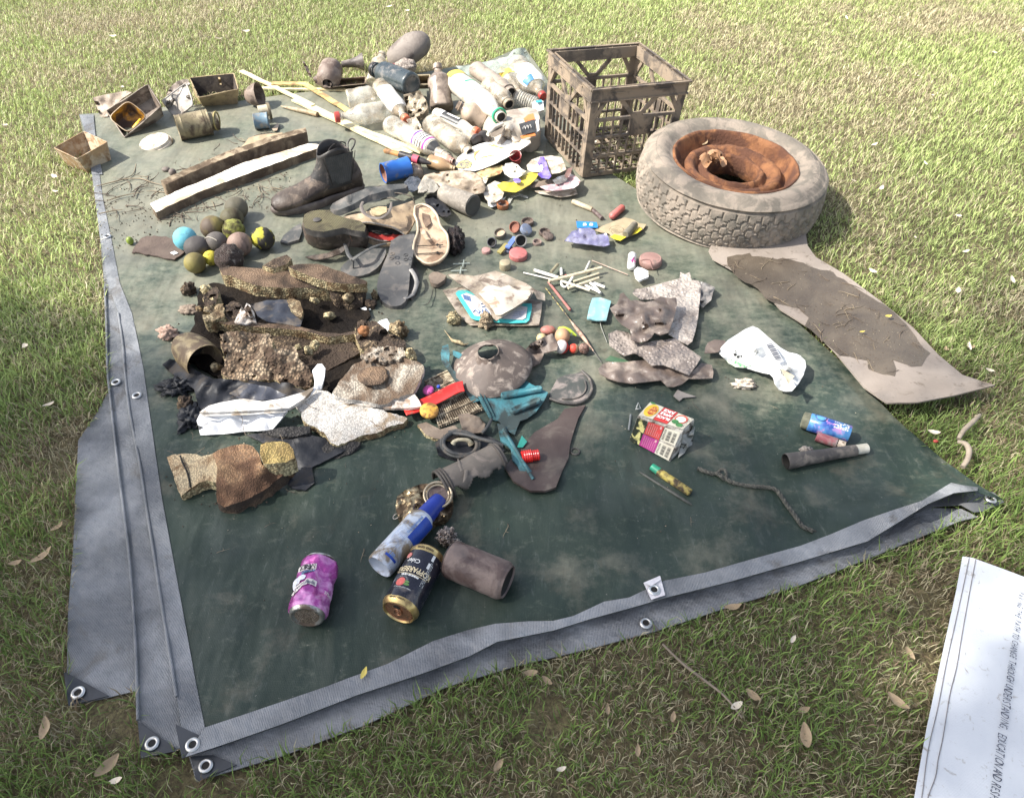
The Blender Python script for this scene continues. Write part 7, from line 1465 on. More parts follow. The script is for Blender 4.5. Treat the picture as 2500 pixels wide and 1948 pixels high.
bottle('slim bottle with a black and white label and an orange pink cap', (1062, 276, .075), (1166, 324, .06), .021, MLK, ORC, [(.08, .62, -1.2, 1.2, BLL, 0), (.1, .22, -.5, 1.1, WLB, .0006), (.3, .58, -.2, .2, WLB, .0006)], dent=.03, seed=9, nr=.013)
bottle('hazy bottle ending in a dark cap, the front one of two dark capped bottles', (1105, 300, .045), (1166, 345, .05), .026, CLR, BKC, dent=.1, seed=10, nr=.017)
bottle('hazy bottle with a threaded dark cap behind the front dark capped one', (1205, 318, .04), (1180, 338, .055), .022, CLR, BKC, dent=.06, seed=11, nr=.019)
bottle('beige jug like bottle with its round mouth facing the viewer', (1182, 296, .055), (1116, 256, .11), .04, M('warm_beige_plastic', (.44, .34, .25), (.34, .26, .19), 14, .35, .2, dirt=(.2, .15, .11), da=.25, ds=20, coat=.2), None, dent=.05, seed=12, nr=.016, shoulder=.34)
bottle('large cream bottle with a green label and green ring round its open mouth', (1108, 196, .09), (1224, 287, .1), .046, MLK, None, [(.32, .55, -1.4, 1.4, WLB, 0), (.32, .35, -1.4, .3, GRN, .0006), (.02, .12, -1.5, .8, YLB, 0)], dent=.05, seed=13, nr=.02, ring=GRN, shoulder=.26)
bottle('dark brown bottle standing nearly upright in the middle of the heap', (1078, 268, .03), (1068, 160, .14), .042, BRB, BRB, dent=.14, seed=14, nr=.014)
sheet('crushed_pouch', [(985, 232, .09), (1000, 228, .1), (1025, 221, .11), (1040, 245, .1), (1046, 262, .09), (1032, 280, .07), (1010, 288, .05), (1000, 282, .055), (990, 255, .07)], M('metallic_mud_film', (.24, .2, .14), (.13, .105, .08), 26, .35, .6, 80, .004, dirt=(.3, .25, .18), da=.3, ds=34, metal=.3), label='crushed grey brown foil pouch under the black ribbed bottle', cat='pouch', th=.02, cell=6, ridge=.02, rs=34, seed=14, side=2)
sheet('crushed_pouch', [(992, 292, .06), (1015, 285, .07), (1024, 300, .06), (1036, 322, .045), (1020, 322, .04), (1002, 306, .045)], CLR2, label='small crushed clear plastic piece below the orange cap', cat='plastic piece', th=.004, cell=5, ridge=.014, rs=40, seed=4)
open_box('tan_block', 'small tan hollow block between the black and brown bottles', 'block', [P(1017, 208, .085), P(1050, 207, .087), P(1050, 184, .092), P(1018, 185, .09)], [P(1019, 218, .05), P(1050, 217, .05), P(1050, 200, .05), P(1019, 200, .05)], M('tan_grey_block', (.3, .25, .16), (.22, .18, .12), 30, .7, .4), seed=3, t=.005)
bottle('long grey brown bottle with ridged neck behind the green ringed one', (1160, 168, .11), (1248, 228, .1), .032, BRB if False else M('grey_brown_plastic', (.36, .3, .24), (.26, .215, .175), 14, .4, .25, dirt=(.18, .145, .12), da=.25, ds=24), None, dent=.06, seed=15, nr=.022, shoulder=.12)
bottle('muddy bottle with an open dark mouth between the green ringed and ribbed ones', (1192, 205, .1), (1244, 256, .09), .034, CLR2, None, dent=.08, seed=16, nr=.019, shoulder=.15)
bottle('hazy ribbed bottle right of the open dark mouth', (1310, 256, .06), (1238, 228, .085), .03, CLR, None, dent=.03, ribs=.1, seed=17, nr=.018)
bottle('big bottle with a large white and yellow label and a red cap touching the crate', (1262, 160, .1), (1326, 236, .075), .048, CLR2, RDC, [(.28, .72, -1.4, 1.4, WLB, 0), (.5, .6, -1.5, -1.0, YLB, .0006), (.62, .72, .2, 1.2, BLU, .0006)], dent=.06, seed=18, shoulder=.26)
bottle('second hazy bottle squeezed behind the white and yellow labelled one', (1225, 160, .085), (1268, 230, .07), .04, CLR, None, [(.3, .6, -1.2, 1.2, YLB, 0)], dent=.14, seed=19)
sheet('clear_bag', [(1112, 160, .1), (1133, 163, .1), (1180, 152, .1), (1215, 146, .11), (1240, 138, .13), (1253, 122, .15), (1268, 117, .155), (1282, 117, .15), (1292, 140, .12), (1298, 165, .1), (1290, 182, .09), (1262, 180, .11), (1235, 176, .11), (1200, 182, .1), (1160, 190, .09), (1130, 182, .09)], M('greenish_clear_film', (.3, .36, .3), (.4, .42, .38), 12, .2, .3, 50, .003, alpha=(.25, .8, 18), coat=.3), label='greenish clear plastic bag draped over the back of the heap', cat='plastic bag', th=.001, cell=7, ridge=.012, rs=16, seed=3)
def jug():
 t = th_('juice_jug', 'milky square jug with a hollow handle and black orange label beside the crate', 'jug', 1250, 300)
 O = [(1178, 318, .06), (1182, 300, .075), (1192, 284, .085), (1215, 274, .09), (1250, 268, .09), (1290, 262, .09), (1310, 268, .088), (1318, 285, .085), (1320, 320, .07), (1308, 335, .06), (1280, 342, .055), (1240, 350, .045), (1200, 350, .04), (1184, 338, .045)]
 sheet('jug_body', O, M('grey_milky_plastic', (.42, .37, .3), (.34, .3, .25), 12, .35, .2, dirt=(.25, .2, .16), da=.2, ds=20, coat=.2), t, th=.05, cell=8, side=3, ctrl=[(1240, 310, .1), (1290, 300, .1)], amp=.003, ns=20)
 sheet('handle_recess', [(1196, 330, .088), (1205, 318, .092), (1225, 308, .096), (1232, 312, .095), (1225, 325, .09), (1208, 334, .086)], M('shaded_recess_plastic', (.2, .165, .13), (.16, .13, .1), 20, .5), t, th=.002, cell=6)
 tube('jug_handle', [P(1190, 330, .085), P(1205, 314, .096), P(1228, 302, .102)], [.006, .008, .006], MATS['milky_plastic'], t, sm=5)
 for o_, m_, h_ in (([(1267, 303), (1303, 292), (1308, 322), (1275, 330)], BLL, .106), ([(1278, 290), (1290, 280), (1302, 277), (1306, 292), (1282, 299)], ORL, .106), ([(1270, 333), (1304, 322), (1308, 331), (1275, 339)], ORL, .103), ([(1306, 280), (1314, 284), (1317, 318), (1309, 325)], WLB, .1)):
  sheet('printed_label', o_, m_, t, th=.0006, cell=8, hf=lambda x, y, h_=h_: h_ - max(0, y - 305) * .0004)
 for k in range(3): tube('label_squiggle', [P(1276 + 7 * k, 315 - 2 * k, .1075), P(1280 + 7 * k, 308 - 2 * k, .1075), P(1283 + 7 * k, 316 - 2 * k, .1075)], .0007, WLB, t, n=5, sm=3)
jug()
sheet('white_cup_scrap', [(1298, 250, .07), (1312, 243, .075), (1326, 247, .075), (1328, 268, .06), (1318, 272, .06), (1300, 262, .065)], [WHITE], label='white plastic scrap with a cyan stripe between jug and crate', cat='plastic piece', th=.01, cell=7)
sheet('cyan_chip', [(1308, 246, .079), (1322, 244, .079), (1323, 249, .078), (1309, 251, .078)], CYL_, label='tiny cyan stripe on the white scrap beside the crate', cat='plastic piece', th=.0008, cell=7)
# ================================================================ wrappers
def wrap(label, o_, mat, h=.03, ridge=.014, rs=30, seed=1, th=.0015, name='wrapper', cat='wrapper', cell=6, **k): return sheet(name, o_, mat, label=label, cat=cat, h=h, th=th, cell=cell, ridge=ridge, rs=rs, seed=seed, **k)
t = th_('flattened_carton', 'big bright white flattened carton with an orange print, its right edge lifted', 'carton', 1190, 385)
WC = M('bright_white_carton', (.86, .84, .78), (.8, .78, .7), 14, .4, .15, dirt=(.62, .5, .28), da=.1, ds=16)
hC = idw([(1111, 396, .03), (1149, 361, .04), (1195, 347, .045), (1244, 333, .05), (1255, 341, .052), (1294, 343, .065), (1296, 350, .065), (1250, 375, .06), (1213, 398, .055), (1178, 412, .045), (1158, 417, .035), (1118, 414, .025)])
sheet('carton_sheet', [(1111, 398), (1118, 385), (1133, 372), (1149, 361), (1170, 352), (1195, 346), (1220, 339), (1244, 333), (1255, 340), (1275, 341), (1294, 343), (1297, 349), (1270, 366), (1250, 378), (1213, 398), (1178, 412), (1158, 417), (1140, 415), (1118, 413)], WC, t, th=.0025, cell=7, hf=lambda x, y: hC(x, y) + .002 * nz((x / 20, y / 20, 0), 1, 1))
OP = M('orange_print', (.72, .36, .1), (.78, .5, .2), 90, .45, 0, lo=.45, hi=.55);
for pts in ([(1160, 392), (1158, 378), (1168, 368), (1185, 362)], [(1162, 388), (1185, 382), (1210, 378)], [(1190, 352), (1205, 356), (1225, 360), (1245, 358)], [(1200, 350), (1222, 362)]): tube('orange_print', [P(x, y, hC(x, y) + .0035) for x, y in pts], [.002, .0035, .0015], OP, t, sm=5, flat=.25)
sheet('yellow_blotch', [(1113, 408), (1124, 392), (1140, 388), (1152, 396), (1148, 408), (1130, 412)], M('yellow_blotch', (.7, .6, .12), (.5, .45, .2), 60, .5, dirt=(.12, .11, .12), da=.35, ds=70), t, th=.0006, cell=7, hf=lambda x, y: hC(x, y) + .0035)
lathe('red_cup', P(1262, 394, .03), P(1258, 380, .06), [(0, 0), (0, .014), (1, .02), (.98, .018), (.1, .012)], M('translucent_red', (.3, .05, .05), (.25, .05, .05), 20, .3, alpha=(.7, .9)), label='translucent red cup half hidden under the lifted carton', cat='cup', n=24)
TW = M('tan_grubby_film', (.46, .38, .28), (.34, .27, .2), 26, .5, .5, 70, .004, dirt=(.22, .17, .12), da=.3, ds=30); BW = M('beige_white_film', (.6, .54, .45), (.45, .39, .31), 22, .5, .4, dirt=(.28, .22, .16), da=.25, ds=34); PW = M('purple_wrapper', (.14, .08, .42), (.3, .26, .55), 30, .35, .3, coat=.3); YW = M('yellow_wrapper', (.62, .5, .05), (.5, .38, .04), 22, .4, .3, dirt=(.3, .22, .05), da=.25, ds=30, coat=.2)
PKW = M('pale_pink_wrapper', (.55, .32, .33), (.66, .6, .58), 40, .45, .2, lo=.45, hi=.55); SIL = M('silver_foil', (.5, .5, .5), (.3, .29, .28), 50, .25, .5, metal=.7)
wrap('large tan crumpled plastic bag left of the yellow wrapper', [(1028, 442), (1036, 428), (1060, 422), (1092, 418), (1125, 416), (1150, 420), (1166, 424), (1178, 440), (1186, 456), (1182, 470), (1165, 474), (1130, 468), (1100, 466), (1070, 462), (1050, 470), (1024, 470), (1020, 458)], TW, .045, .02, 22, 2, name='crumpled_bag', cat='plastic bag')
wrap('grey clear film crumpled at the left tip of the tan bag', [(1020, 470), (1026, 445), (1040, 432), (1060, 440), (1072, 460), (1060, 470)], M('grey_clear_film', (.4, .37, .32), (.26, .24, .2), 40, .3, .5, alpha=(.5, .95, 40)), .06, .016, 40, 3, name='clear_film', cat='plastic film')
t = lathe('speckled_roll', P(1080, 472, .044), P(1154, 502, .047), [(0, 0), (0, .024), (.05, .028), (.3, .029), (.5, .031), (1, .033), (1, .031), (.97, .028), (.97, 0)], [M('speckled_grey', (.2, .175, .145), (.3, .265, .22), 90, .7, .4, dirt=(.5, .45, .38), da=.08, ds=120)], label='grey speckled cylinder with a dark round end facing right', cat='cylinder', n=36, dent=.04)
lathe('roll_end', P(1153, 501.5, .047), P(1156, 503, .047), [(0, .031), (1, .030), (1, 0)], M('dark_grey_end', (.045, .047, .043), (.07, .07, .065), 30, .6), t, n=30)
for lb, o_, m_, h_, rg_, rs_, sd in [
 ('yellow wrapper with a folded pale end in the middle of the wrappers', [(1213, 452), (1228, 444), (1250, 446), (1262, 440), (1285, 424), (1312, 417), (1316, 422), (1309, 436), (1295, 450), (1275, 462), (1258, 470), (1244, 468), (1225, 466)], YW, .045, .010, 24, 3),
 ('pinkish pale crumpled film below the tan bag', [(1178, 464), (1190, 452), (1208, 442), (1228, 448), (1232, 466), (1226, 484), (1210, 494), (1195, 496), (1184, 484)], BW, .035, .014, 34, 4),
 ('bright white scrap of paper next to the orange cap', [(1190, 490), (1205, 484), (1228, 484), (1236, 480), (1226, 492), (1212, 502), (1200, 506), (1192, 502)], WHITE, .024, .004, 20, 5),
 ('beige shiny bag in front of the crate corner', [(1286, 404), (1298, 390), (1318, 383), (1345, 380), (1372, 385), (1378, 400), (1383, 414), (1368, 422), (1348, 425), (1325, 420), (1300, 420), (1288, 414)], BW, .05, .012, 20, 6),
 ('purple wrapper curled into a loop over the beige bag', [(1312, 398), (1318, 384), (1328, 383), (1334, 398), (1339, 414), (1346, 430), (1340, 437), (1322, 434), (1312, 425), (1322, 420), (1328, 412), (1322, 398), (1316, 404)], PW, .062, .008, 30, 7),
 ('white paper inside the purple loop', [(1314, 402), (1321, 396), (1327, 408), (1322, 420), (1314, 415)], WHITE, .06, .004, 30, 8),
 ('crumpled white tissue between the carton and the yellow wrapper', [(1226, 408), (1234, 400), (1250, 397), (1264, 402), (1272, 412), (1284, 418), (1275, 428), (1262, 436), (1246, 434), (1232, 424)], M('white_tissue', (.72, .7, .62), (.6, .58, .5), 30, .7, .4, dirt=(.4, .36, .28), da=.2, ds=50), .055, .018, 36, 9),
 ('straw coloured crumpled packet under the flattened carton', [(1160, 424), (1180, 414), (1205, 408), (1225, 402), (1232, 410), (1222, 424), (1200, 432), (1178, 436)], M('straw_packet', (.5, .42, .2), (.36, .28, .14), 40, .5, .4, dirt=(.3, .12, .06), da=.2, ds=60), .04, .014, 40, 10),
 ('small purple scrap on the yellow wrapper', [(1252, 438), (1262, 434), (1272, 440), (1270, 446), (1258, 446)], PW, .058, .004, 60, 11),
 ('silvery foil wrapper left of the pink striped packet', [(1348, 440), (1362, 432), (1382, 426), (1388, 436), (1376, 446), (1358, 450)], SIL, .05, .014, 50, 12),
 ('pink and white striped packet at the foot of the crate', [(1318, 456), (1345, 450), (1368, 450), (1380, 440), (1384, 428), (1392, 424), (1408, 432), (1417, 442), (1412, 452), (1400, 460), (1365, 465), (1335, 466)], PKW, .045, .008, 24, 13),
 ('flat pale paper packet under the striped one', [(1304, 466), (1340, 466), (1380, 464), (1406, 461), (1410, 474), (1390, 479), (1368, 482), (1340, 476), (1318, 473)], BW, .024, .004, 20, 14),
 ('brown muddy wrapper behind the striped packet', [(1315, 442), (1345, 438), (1352, 448), (1330, 455), (1300, 458), (1290, 452)], BROWN_MUD, .035, .01, 30, 15),
 ('dark reddish leaf like wrapper on the silvery foil', [(1378, 428), (1386, 412), (1398, 408), (1394, 422), (1384, 436)], M('dark_reddish_film', (.15, .08, .07), (.24, .16, .14), 30, .5), .06, .008, 30, 16),
 ('pale packet scrap with orange marks near the straw coloured packet', [(1163, 436), (1178, 432), (1192, 436), (1186, 448), (1172, 450)], M('orange_mark_film', (.6, .3, .1), (.6, .55, .45), 70, .5, lo=.45, hi=.5), .04, .008, 40, 17),
 ('dark clear film scrap left of the tan bag', [(986, 446), (1000, 432), (1020, 430), (1030, 444), (1022, 462), (1005, 470), (990, 462)], M('smoky_film', (.06, .07, .085), (.12, .13, .15), 30, .25, .5, alpha=(.6, .95, 30)), .035, .014, 40, 18),
 ('black shiny crumpled film left of the speckled cylinder', [(1036, 484), (1048, 474), (1062, 478), (1078, 490), (1095, 508), (1102, 522), (1092, 530), (1072, 528), (1054, 512), (1040, 500)], BLKB, .04, .02, 40, 19),
 ('thin torn clear strip right of the white paper scrap', [(1236, 492), (1248, 478), (1268, 472), (1290, 480), (1288, 484), (1266, 478), (1252, 484), (1244, 498)], M('pale_clear_strip', (.5, .5, .46), (.4, .4, .36), 40, .25, alpha=(.4, .8)), .018, .004, 30, 20)]:
 wrap(lb, o_, m_, h_, rg_, rs_, sd)
# blue can and its neighbours
t = tin('drink_can', 'blue drink can with an open rusty end, left of the wrappers', P(998, 407, .047), P(935, 423, .047), .0315, M('blue_can_paint', (.02, .1, .36), (.03, .13, .42), 20, .35, .15, dirt=(.2, .18, .17), da=.12, ds=30, coat=.2), M('rusty_inside', (.2, .09, .06), (.3, .16, .12), 60, .8, .6), ribs=False, cat='can')
g = G(); mp = cyl_map(P(935, 423, .047), P(998, 407, .047), .0318, -.35, .55, lift=.0006); disc_patch(g, mp, 0, 0, .009, .009, 24); g.obj('silver_emblem', SIL, t)
g = text_g('Premium', .008, cyl_map(P(935, 423, .047), P(998, 407, .047), .0318, -1.15, .5, along=False), bold=.0002); g.obj('can_lettering', WHITE, t)
bottle('brown bottle neck with pale bands right of the blue can', (1012, 398, .03), (1020, 425, .03), .02, BRB, BRB, [(.3, .4, -1.5, 1.5, WLB, 0)], nr=.015, seed=4)
t = th_('paint_scraper', 'orange handled tool with a black pink banded grip above the blue can', 'scraper', 990, 380)
lathe('tool_handle', P(938, 368, .045), P(978, 378, .055), [(0, .004), (.1, .009), (.5, .008), (1, .0095)], M('amber_plastic', (.42, .2, .06), (.3, .14, .05), 30, .35, dirt=(.14, .08, .04), da=.25, ds=30), t, n=16)
lathe('tool_grip', P(976, 377, .06), P(1052, 400, .05), [(0, 0), (0, .012), (.4, .0125), (.75, .010), (1, .004), (1, 0)], BKC, t, n=18)
lathe('pink_band', P(1008, 387, .058), P(1022, 391, .056), [(0, .013), (1, .0128)], M('pink_band', (.5, .08, .12)), t, n=18)
bottle('amber brown bottle end lying right of the black grip', (1048, 394, .03), (1112, 412, .026), .024, M('amber_muddy', (.34, .22, .12), (.24, .155, .09), 20, .35, .2, dirt=(.42, .32, .2), da=.2, ds=30), None, dent=.08, seed=3, nr=.008, shoulder=.4)
bottle('pinkish plastic bottle end beside the purple striped bottle', (1066, 380, .04), (1108, 394, .04), .016, M('pinkish_plastic', (.45, .28, .22), (.36, .22, .17), 20, .4), None, dent=.08, seed=5, nr=.010)
# ================================================================ bottle caps
cg = 'bottle caps heaped on the tarpaulin'
def cap(px, py, r, mat, label, tilt=(0, 0), h=.010, z=.014, inner=BLACKHOLE, face=1):
 t = th_('bottlecap', label, 'bottle cap', px, py, cg); c = P(px, py, z); ax = (Matrix.Rotation(tilt[0], 3, 'X') @ Matrix.Rotation(tilt[1], 3, 'Y')) @ Vector((0, 0, 1)) * h
 c = c - ax * .0 + Vector((0, 0, abs(math.sin(math.hypot(*tilt))) * r))
 if face > 0: pr = [(0, 0), (0, r * .96), (.06, r), (.85, r * .98), (1, r * .97), (1, r * .85), (.25, r * .82)]
 else: pr = [(0, r * .9), (0, r), (.8, r), (.95, r * .95), (1, r * .88), (1, 0)]
 lathe('cap_shell', c, c + ax, pr, mat, t, n=30)
 if face > 0: lathe('cap_inside', c, c + ax, [(.3, r * .83), (.22, 0)], inner, t, n=24)
MB = M('mud_brown_cap', (.15, .11, .09), (.22, .17, .14), 60, .6, .3, dirt=(.08, .06, .05), da=.3, ds=90); GYB = M('grey_blue_cap', (.14, .17, .24), (.2, .23, .3), 40, .5, .2, dirt=(.2, .18, .17), da=.2, ds=90)
for a in [(1288, 548, .0185, MB, 'brown open cap, the rearmost of the heap', (.05, -.1), .011, .014, MB, 1), (1259, 566, .017, M('rusty_cap', (.26, .1, .06), (.18, .07, .05), 50, .7), 'rust brown cap tilted against the grey blue one', (.9, -.5), .01, .016, MATS['rusty_cap'], 1),
          (1282, 571, .018, GYB, 'grey blue cap lying top up and tilted', (.35, .5), .012, .016, BLACKHOLE, -1), (1222, 578, .018, M('olive_cap', (.12, .11, .09), (.18, .16, .13), 50, .5), 'olive cap filled with beige dirt', (.25, -.2), .012, .015, M('beige_grit', (.45, .34, .24), (.3, .22, .15), 200, .9, .6), 1),
          (1202, 600, .0135, M('slate_cap', (.07, .07, .08), (.12, .11, .12), 50, .5), 'small slate cap with its dark opening facing the viewer', (1.0, -.15), .012, .014, BLACKHOLE, 1), (1270, 599, .0175, M('grey_ring_cap', (.16, .16, .155), (.24, .23, .22), 50, .5), 'grey ringed cap standing with its black opening facing the viewer', (1.05, .2), .013, .015, BLACKHOLE, 1),
          (1243, 614, .013, GYB, 'small grey blue cap lying at the front of the heap', (.1, .1), .008, .014, GYB, 1), (1187, 616, .0125, M('dusty_pink_cap', (.38, .22, .2), (.3, .18, .16), 50, .5), 'small dusty pink cap left of the slate one', (.05, 0), .009, .014, BLACKHOLE, -1),
          (1329, 573, .0165, MB, 'brown ring shaped cap right of the heap', (.1, .1), .010, .015, MB, 1), (1337, 583, .016, MB, 'brown cap peeping out under the ring shaped one', (.2, .3), .008, .013, BLACKHOLE, -1), (1311, 597, .013, M('pinkish_grey_cap', (.3, .22, .19), (.22, .165, .14), 50, .5), 'small pinkish grey open cap at the right front', (.05, .05), .010, .014, MB, 1),
          (1265, 628, .0255, M('faded_red_lid', (.46, .15, .14), (.38, .12, .11), 26, .5, .3, dirt=(.25, .1, .09), da=.2, ds=50), 'large faded red ridged cap in front of the heap', (.1, .05), .014, .014, BLACKHOLE, -1), (1233, 655, .0155, M('cream_tan_cap', (.36, .31, .2), (.27, .22, .15), 50, .5), 'cream tan cap left of the large red one', (.05, 0), .02, .014, BLACKHOLE, -1),
          (1227, 507, .0185, M('orange_brown_cap', (.4, .16, .07), (.3, .11, .05), 40, .5, .2, dirt=(.2, .1, .06), da=.2, ds=60), 'orange brown open cap beside the white paper scrap', (.05, .05), .014, .014, MB, 1)]: cap(a[0], a[1], a[2], a[3], a[4], a[5], a[6], a[7], a[8], a[9])
for q0, q1, m_, lb in ((P(1238, 606, .03), P(1258, 580, .035), M('blue_slab', (.1, .16, .42), (.13, .2, .46), 40, .45), 'flat blue plastic piece wedged between the caps'), (P(1218, 618, .022), P(1238, 596, .032), M('olive_yellow_slab', (.28, .24, .08), (.2, .17, .06), 40, .5), 'olive yellow tilted plastic piece among the caps')):
 g = G(); g.bar(q0, q1, .014, .005); tag(g.obj('plastic_piece', m_, smooth=False), lb, 'plastic piece')
# ================================================================ lollipop sticks and straws
sg = 'white and pale sticks in a loose heap'
SW = M('white_stick', (.74, .72, .68), (.62, .58, .5), 40, .5, .1, dirt=(.4, .34, .26), da=.12, ds=60); SC_ = M('cream_stick', (.56, .49, .34), (.46, .38, .26), 40, .5, .1, dirt=(.25, .19, .12), da=.2, ds=60)
zz = .016
for i, (pts, r, m_, lb) in enumerate([
 ([(1278, 666), (1349, 683)], .0024, SW, 'thin white stick, the one reaching farthest left'), ([(1304, 660), (1363, 678)], .0048, SW, 'thick white stick above the thin one that reaches farthest left'), ([(1362, 646), (1345, 665)], .0045, M('olive_stick', (.28, .25, .16), (.2, .17, .11), 40, .6), 'short olive stick at the top of the heap'),
 ([(1340, 687), (1469, 654)], .0046, SC_, 'longest cream stick lying on top of the heap'), ([(1370, 656), (1371, 673)], .004, SW, 'short white stick upright in the picture behind the longest one'), ([(1440, 639), (1428, 664)], .0034, M('greyish_stick', (.5, .49, .46), (.4, .38, .34), 40, .5), 'greyish stick pointing away above the longest one'),
 ([(1401, 672), (1385, 698)], .0034, SW, 'white stick crossing below the longest one'), ([(1462, 668), (1400, 688)], .0034, SC_, 'cream stick, upper one of the pair below the longest'), ([(1462, 679), (1387, 704)], .0038, SC_, 'cream stick, lower one of the pair below the longest'),
 ([(1370, 686), (1440, 709)], .0036, M('ivory_stick', (.62, .56, .44), (.52, .46, .36), 40, .5), 'ivory stick running to the lower right'), ([(1422, 694), (1444, 704), (1462, 713)], .0036, SW, 'white cotton bud stem at the lower right'), ([(1438, 689), (1452, 700), (1466, 716)], .0038, SW, 'flattened white stick with a spoon shaped end'),
 ([(1440, 688), (1477, 702)], .0044, SW, 'white stick, the one reaching farthest right'), ([(1370, 681), (1371, 695), (1379, 701), (1388, 696), (1390, 688)], .0032, SW, 'bent white stick curled into a hook'), ([(1382, 671), (1372, 678)], .0018, RDC, 'tiny red stick under the longest one')]):
 h_ = zz + r + (.008 if i in (3, 6, 9) else .003 * (i % 3)); tube('pale_stick', [P(x, y, h_ + .002 * math.sin(i)) for x, y in pts], r, m_, label=lb, cat='stick', group=sg, n=9, sm=4 if len(pts) > 2 else 0)
tube('drinking_straw', [P(1339, 689, .02), P(1392, 757, .02)], .0034, M('faded_red_straw', (.42, .14, .12), (.3, .12, .1), 30, .45, .1, dirt=(.24, .18, .15), da=.25, ds=50), label='faded red drinking straw below the heap of sticks', cat='straw', n=10)
tube('thin_twig', [P(1445, 636, .016), P(1490, 654, .017), P(1533, 671, .016)], .0016, M('pale_pink_twig', (.42, .33, .26), (.3, .22, .17), 40, .6), label='thin pale pinkish stick right of the heap of sticks', cat='stick', n=6)
# ================================================================ small packets
t = th_('zip_bag', 'muddy clear bag holding a packet with a turquoise edged label', 'plastic bag', 1200, 740)
CB = M('muddy_clear_bag', (.36, .29, .21), (.46, .39, .31), 22, .3, .4, 70, .003, dirt=(.16, .12, .09), da=.25, ds=30, alpha=(.6, 1, 24), coat=.3)
sheet('lower_packet', [(1081, 709), (1100, 704), (1130, 700), (1180, 712), (1250, 724), (1300, 732), (1324, 737), (1321, 765), (1316, 794), (1270, 795), (1210, 794), (1149, 794), (1138, 786), (1118, 765), (1097, 733)], CB, t, th=.002, cell=8, h=.020, ridge=.004, rs=30)
TQ = M('turquoise_edge', (.08, .5, .48), (.06, .42, .42), 20, .35, .1, dirt=(.3, .4, .35), da=.1, ds=50); WP = M('white_packet_print', (.62, .6, .6), (.52, .5, .5), 30, .4, .1, dirt=(.35, .3, .28), da=.15, ds=50)
sheet('turquoise_label', [(1112, 716), (1118, 710), (1137, 708), (1200, 730), (1260, 740), (1298, 741), (1299, 752), (1292, 782), (1284, 788), (1250, 789), (1200, 786), (1160, 781), (1150, 776), (1130, 745)], TQ, t, th=.001, cell=8, hf=lambda x, y: .027)
sheet('white_label_area', [(1125, 720), (1138, 715), (1200, 735), (1280, 748), (1288, 750), (1284, 776), (1275, 781), (1220, 777), (1170, 772), (1158, 770), (1144, 748)], WP, t, th=.0008, cell=8, hf=lambda x, y: .029)
for k in range(7): sheet('barcode_bar', [(1130 + k * 2.6, 719 + k * .8), (1131.4 + k * 2.6, 719 + k * .8), (1135 + k * 2.6, 731 + k * .8), (1133.6 + k * 2.6, 731 + k * .8)], M('blue_ink', (.08, .18, .4), (.06, .14, .34), 40), t, th=.0004, cell=30, hf=lambda x, y: .030)
for q in ([(1155, 762), (1160, 756), (1166, 763)], [(1166, 756), (1172, 760), (1168, 766)], [(1180, 768), (1176, 755), (1186, 764), (1184, 752), (1194, 765)], [(1174, 742), (1182, 740), (1184, 748), (1176, 750)]): tube('blue_scribble', [P(x, y, .0305) for x, y in q], .0011, MATS['blue_ink'], t, n=5)
for k in range(4): tube('print_row', [P(1255 - k * 2, 763 + k * 4.5, .0302), P(1282 - k * 3, 760 + k * 4.5, .0302)], .0004, MATS['blue_ink'], t, n=4)
hz = idw([(1092, 668, .03), (1156, 675, .045), (1210, 661, .04), (1261, 682, .045), (1330, 717, .035), (1330, 734, .03), (1304, 710, .05), (1294, 727, .055), (1212, 783, .045), (1196, 760, .05), (1144, 706, .045), (1230, 730, .06)])
sheet('folded_flap', [(1092, 670), (1120, 669), (1156, 674), (1185, 668), (1210, 661), (1235, 670), (1261, 682), (1285, 692), (1305, 706), (1330, 717), (1331, 734), (1312, 730), (1303, 712), (1294, 729), (1270, 745), (1240, 765), (1212, 783), (1203, 775), (1196, 758), (1170, 730), (1144, 706), (1118, 690)], CB, t, th=.0015, cell=8, hf=lambda x, y: hz(x, y) + .003 * nz((x / 14, y / 14, 0), 1, 5))
sheet('stained_inside', [(1169, 716), (1185, 700), (1202, 696), (1222, 702), (1242, 696), (1262, 708), (1292, 708), (1297, 716), (1288, 730), (1255, 752), (1222, 770), (1210, 768), (1196, 745), (1180, 728)], M('stained_white_film', (.62, .58, .48), (.52, .46, .36), 20, .4, .3, dirt=(.3, .2, .14), da=.22, ds=34), t, th=.001, cell=8, hf=lambda x, y: hz(x, y) + .0045)
nug(1108, 778, .017, FOE, 'yellow foam crumb at the lower left corner of the muddy bag', seed=21, sc=(1.05, .8, 1)); nug(1188, 784, .018, M('pale_fluffy_foam', (.52, .42, .28), (.34, .25, .16), 60, .8, .8, voro=260), 'pale fluffy foam crumb on the lower edge of the muddy bag', seed=22, dent=.7)
tube('seed_twig', [P(1085, 806, .016), P(1097, 822, .018), P(1106, 832, .02), P(1122, 836, .022), P(1133, 842, .018), P(1144, 838, .016)], [.0008, .0014, .004, .005, .003, .0008], M('seedy_tan', (.36, .3, .17), (.2, .15, .09), 120, .7, .8, 200), label='tan seed head on a thin stalk above the teal panel', cat='seed head', sm=4, n=9)
t = ell('pill_capsule', (0, 0, 0), .001, BLACKHOLE) if False else lathe('red_tube', P(1491, 531, .024), P(1522, 505, .024), [(0, 0), (.02, .006), (.1, .0105), (.9, .0105), (.98, .007), (1, 0)], M('coral_red_plastic', (.55, .16, .14), (.45, .12, .1), 24, .4, .1), label='small coral red tube in front of the tyre', cat='tube', n=20)
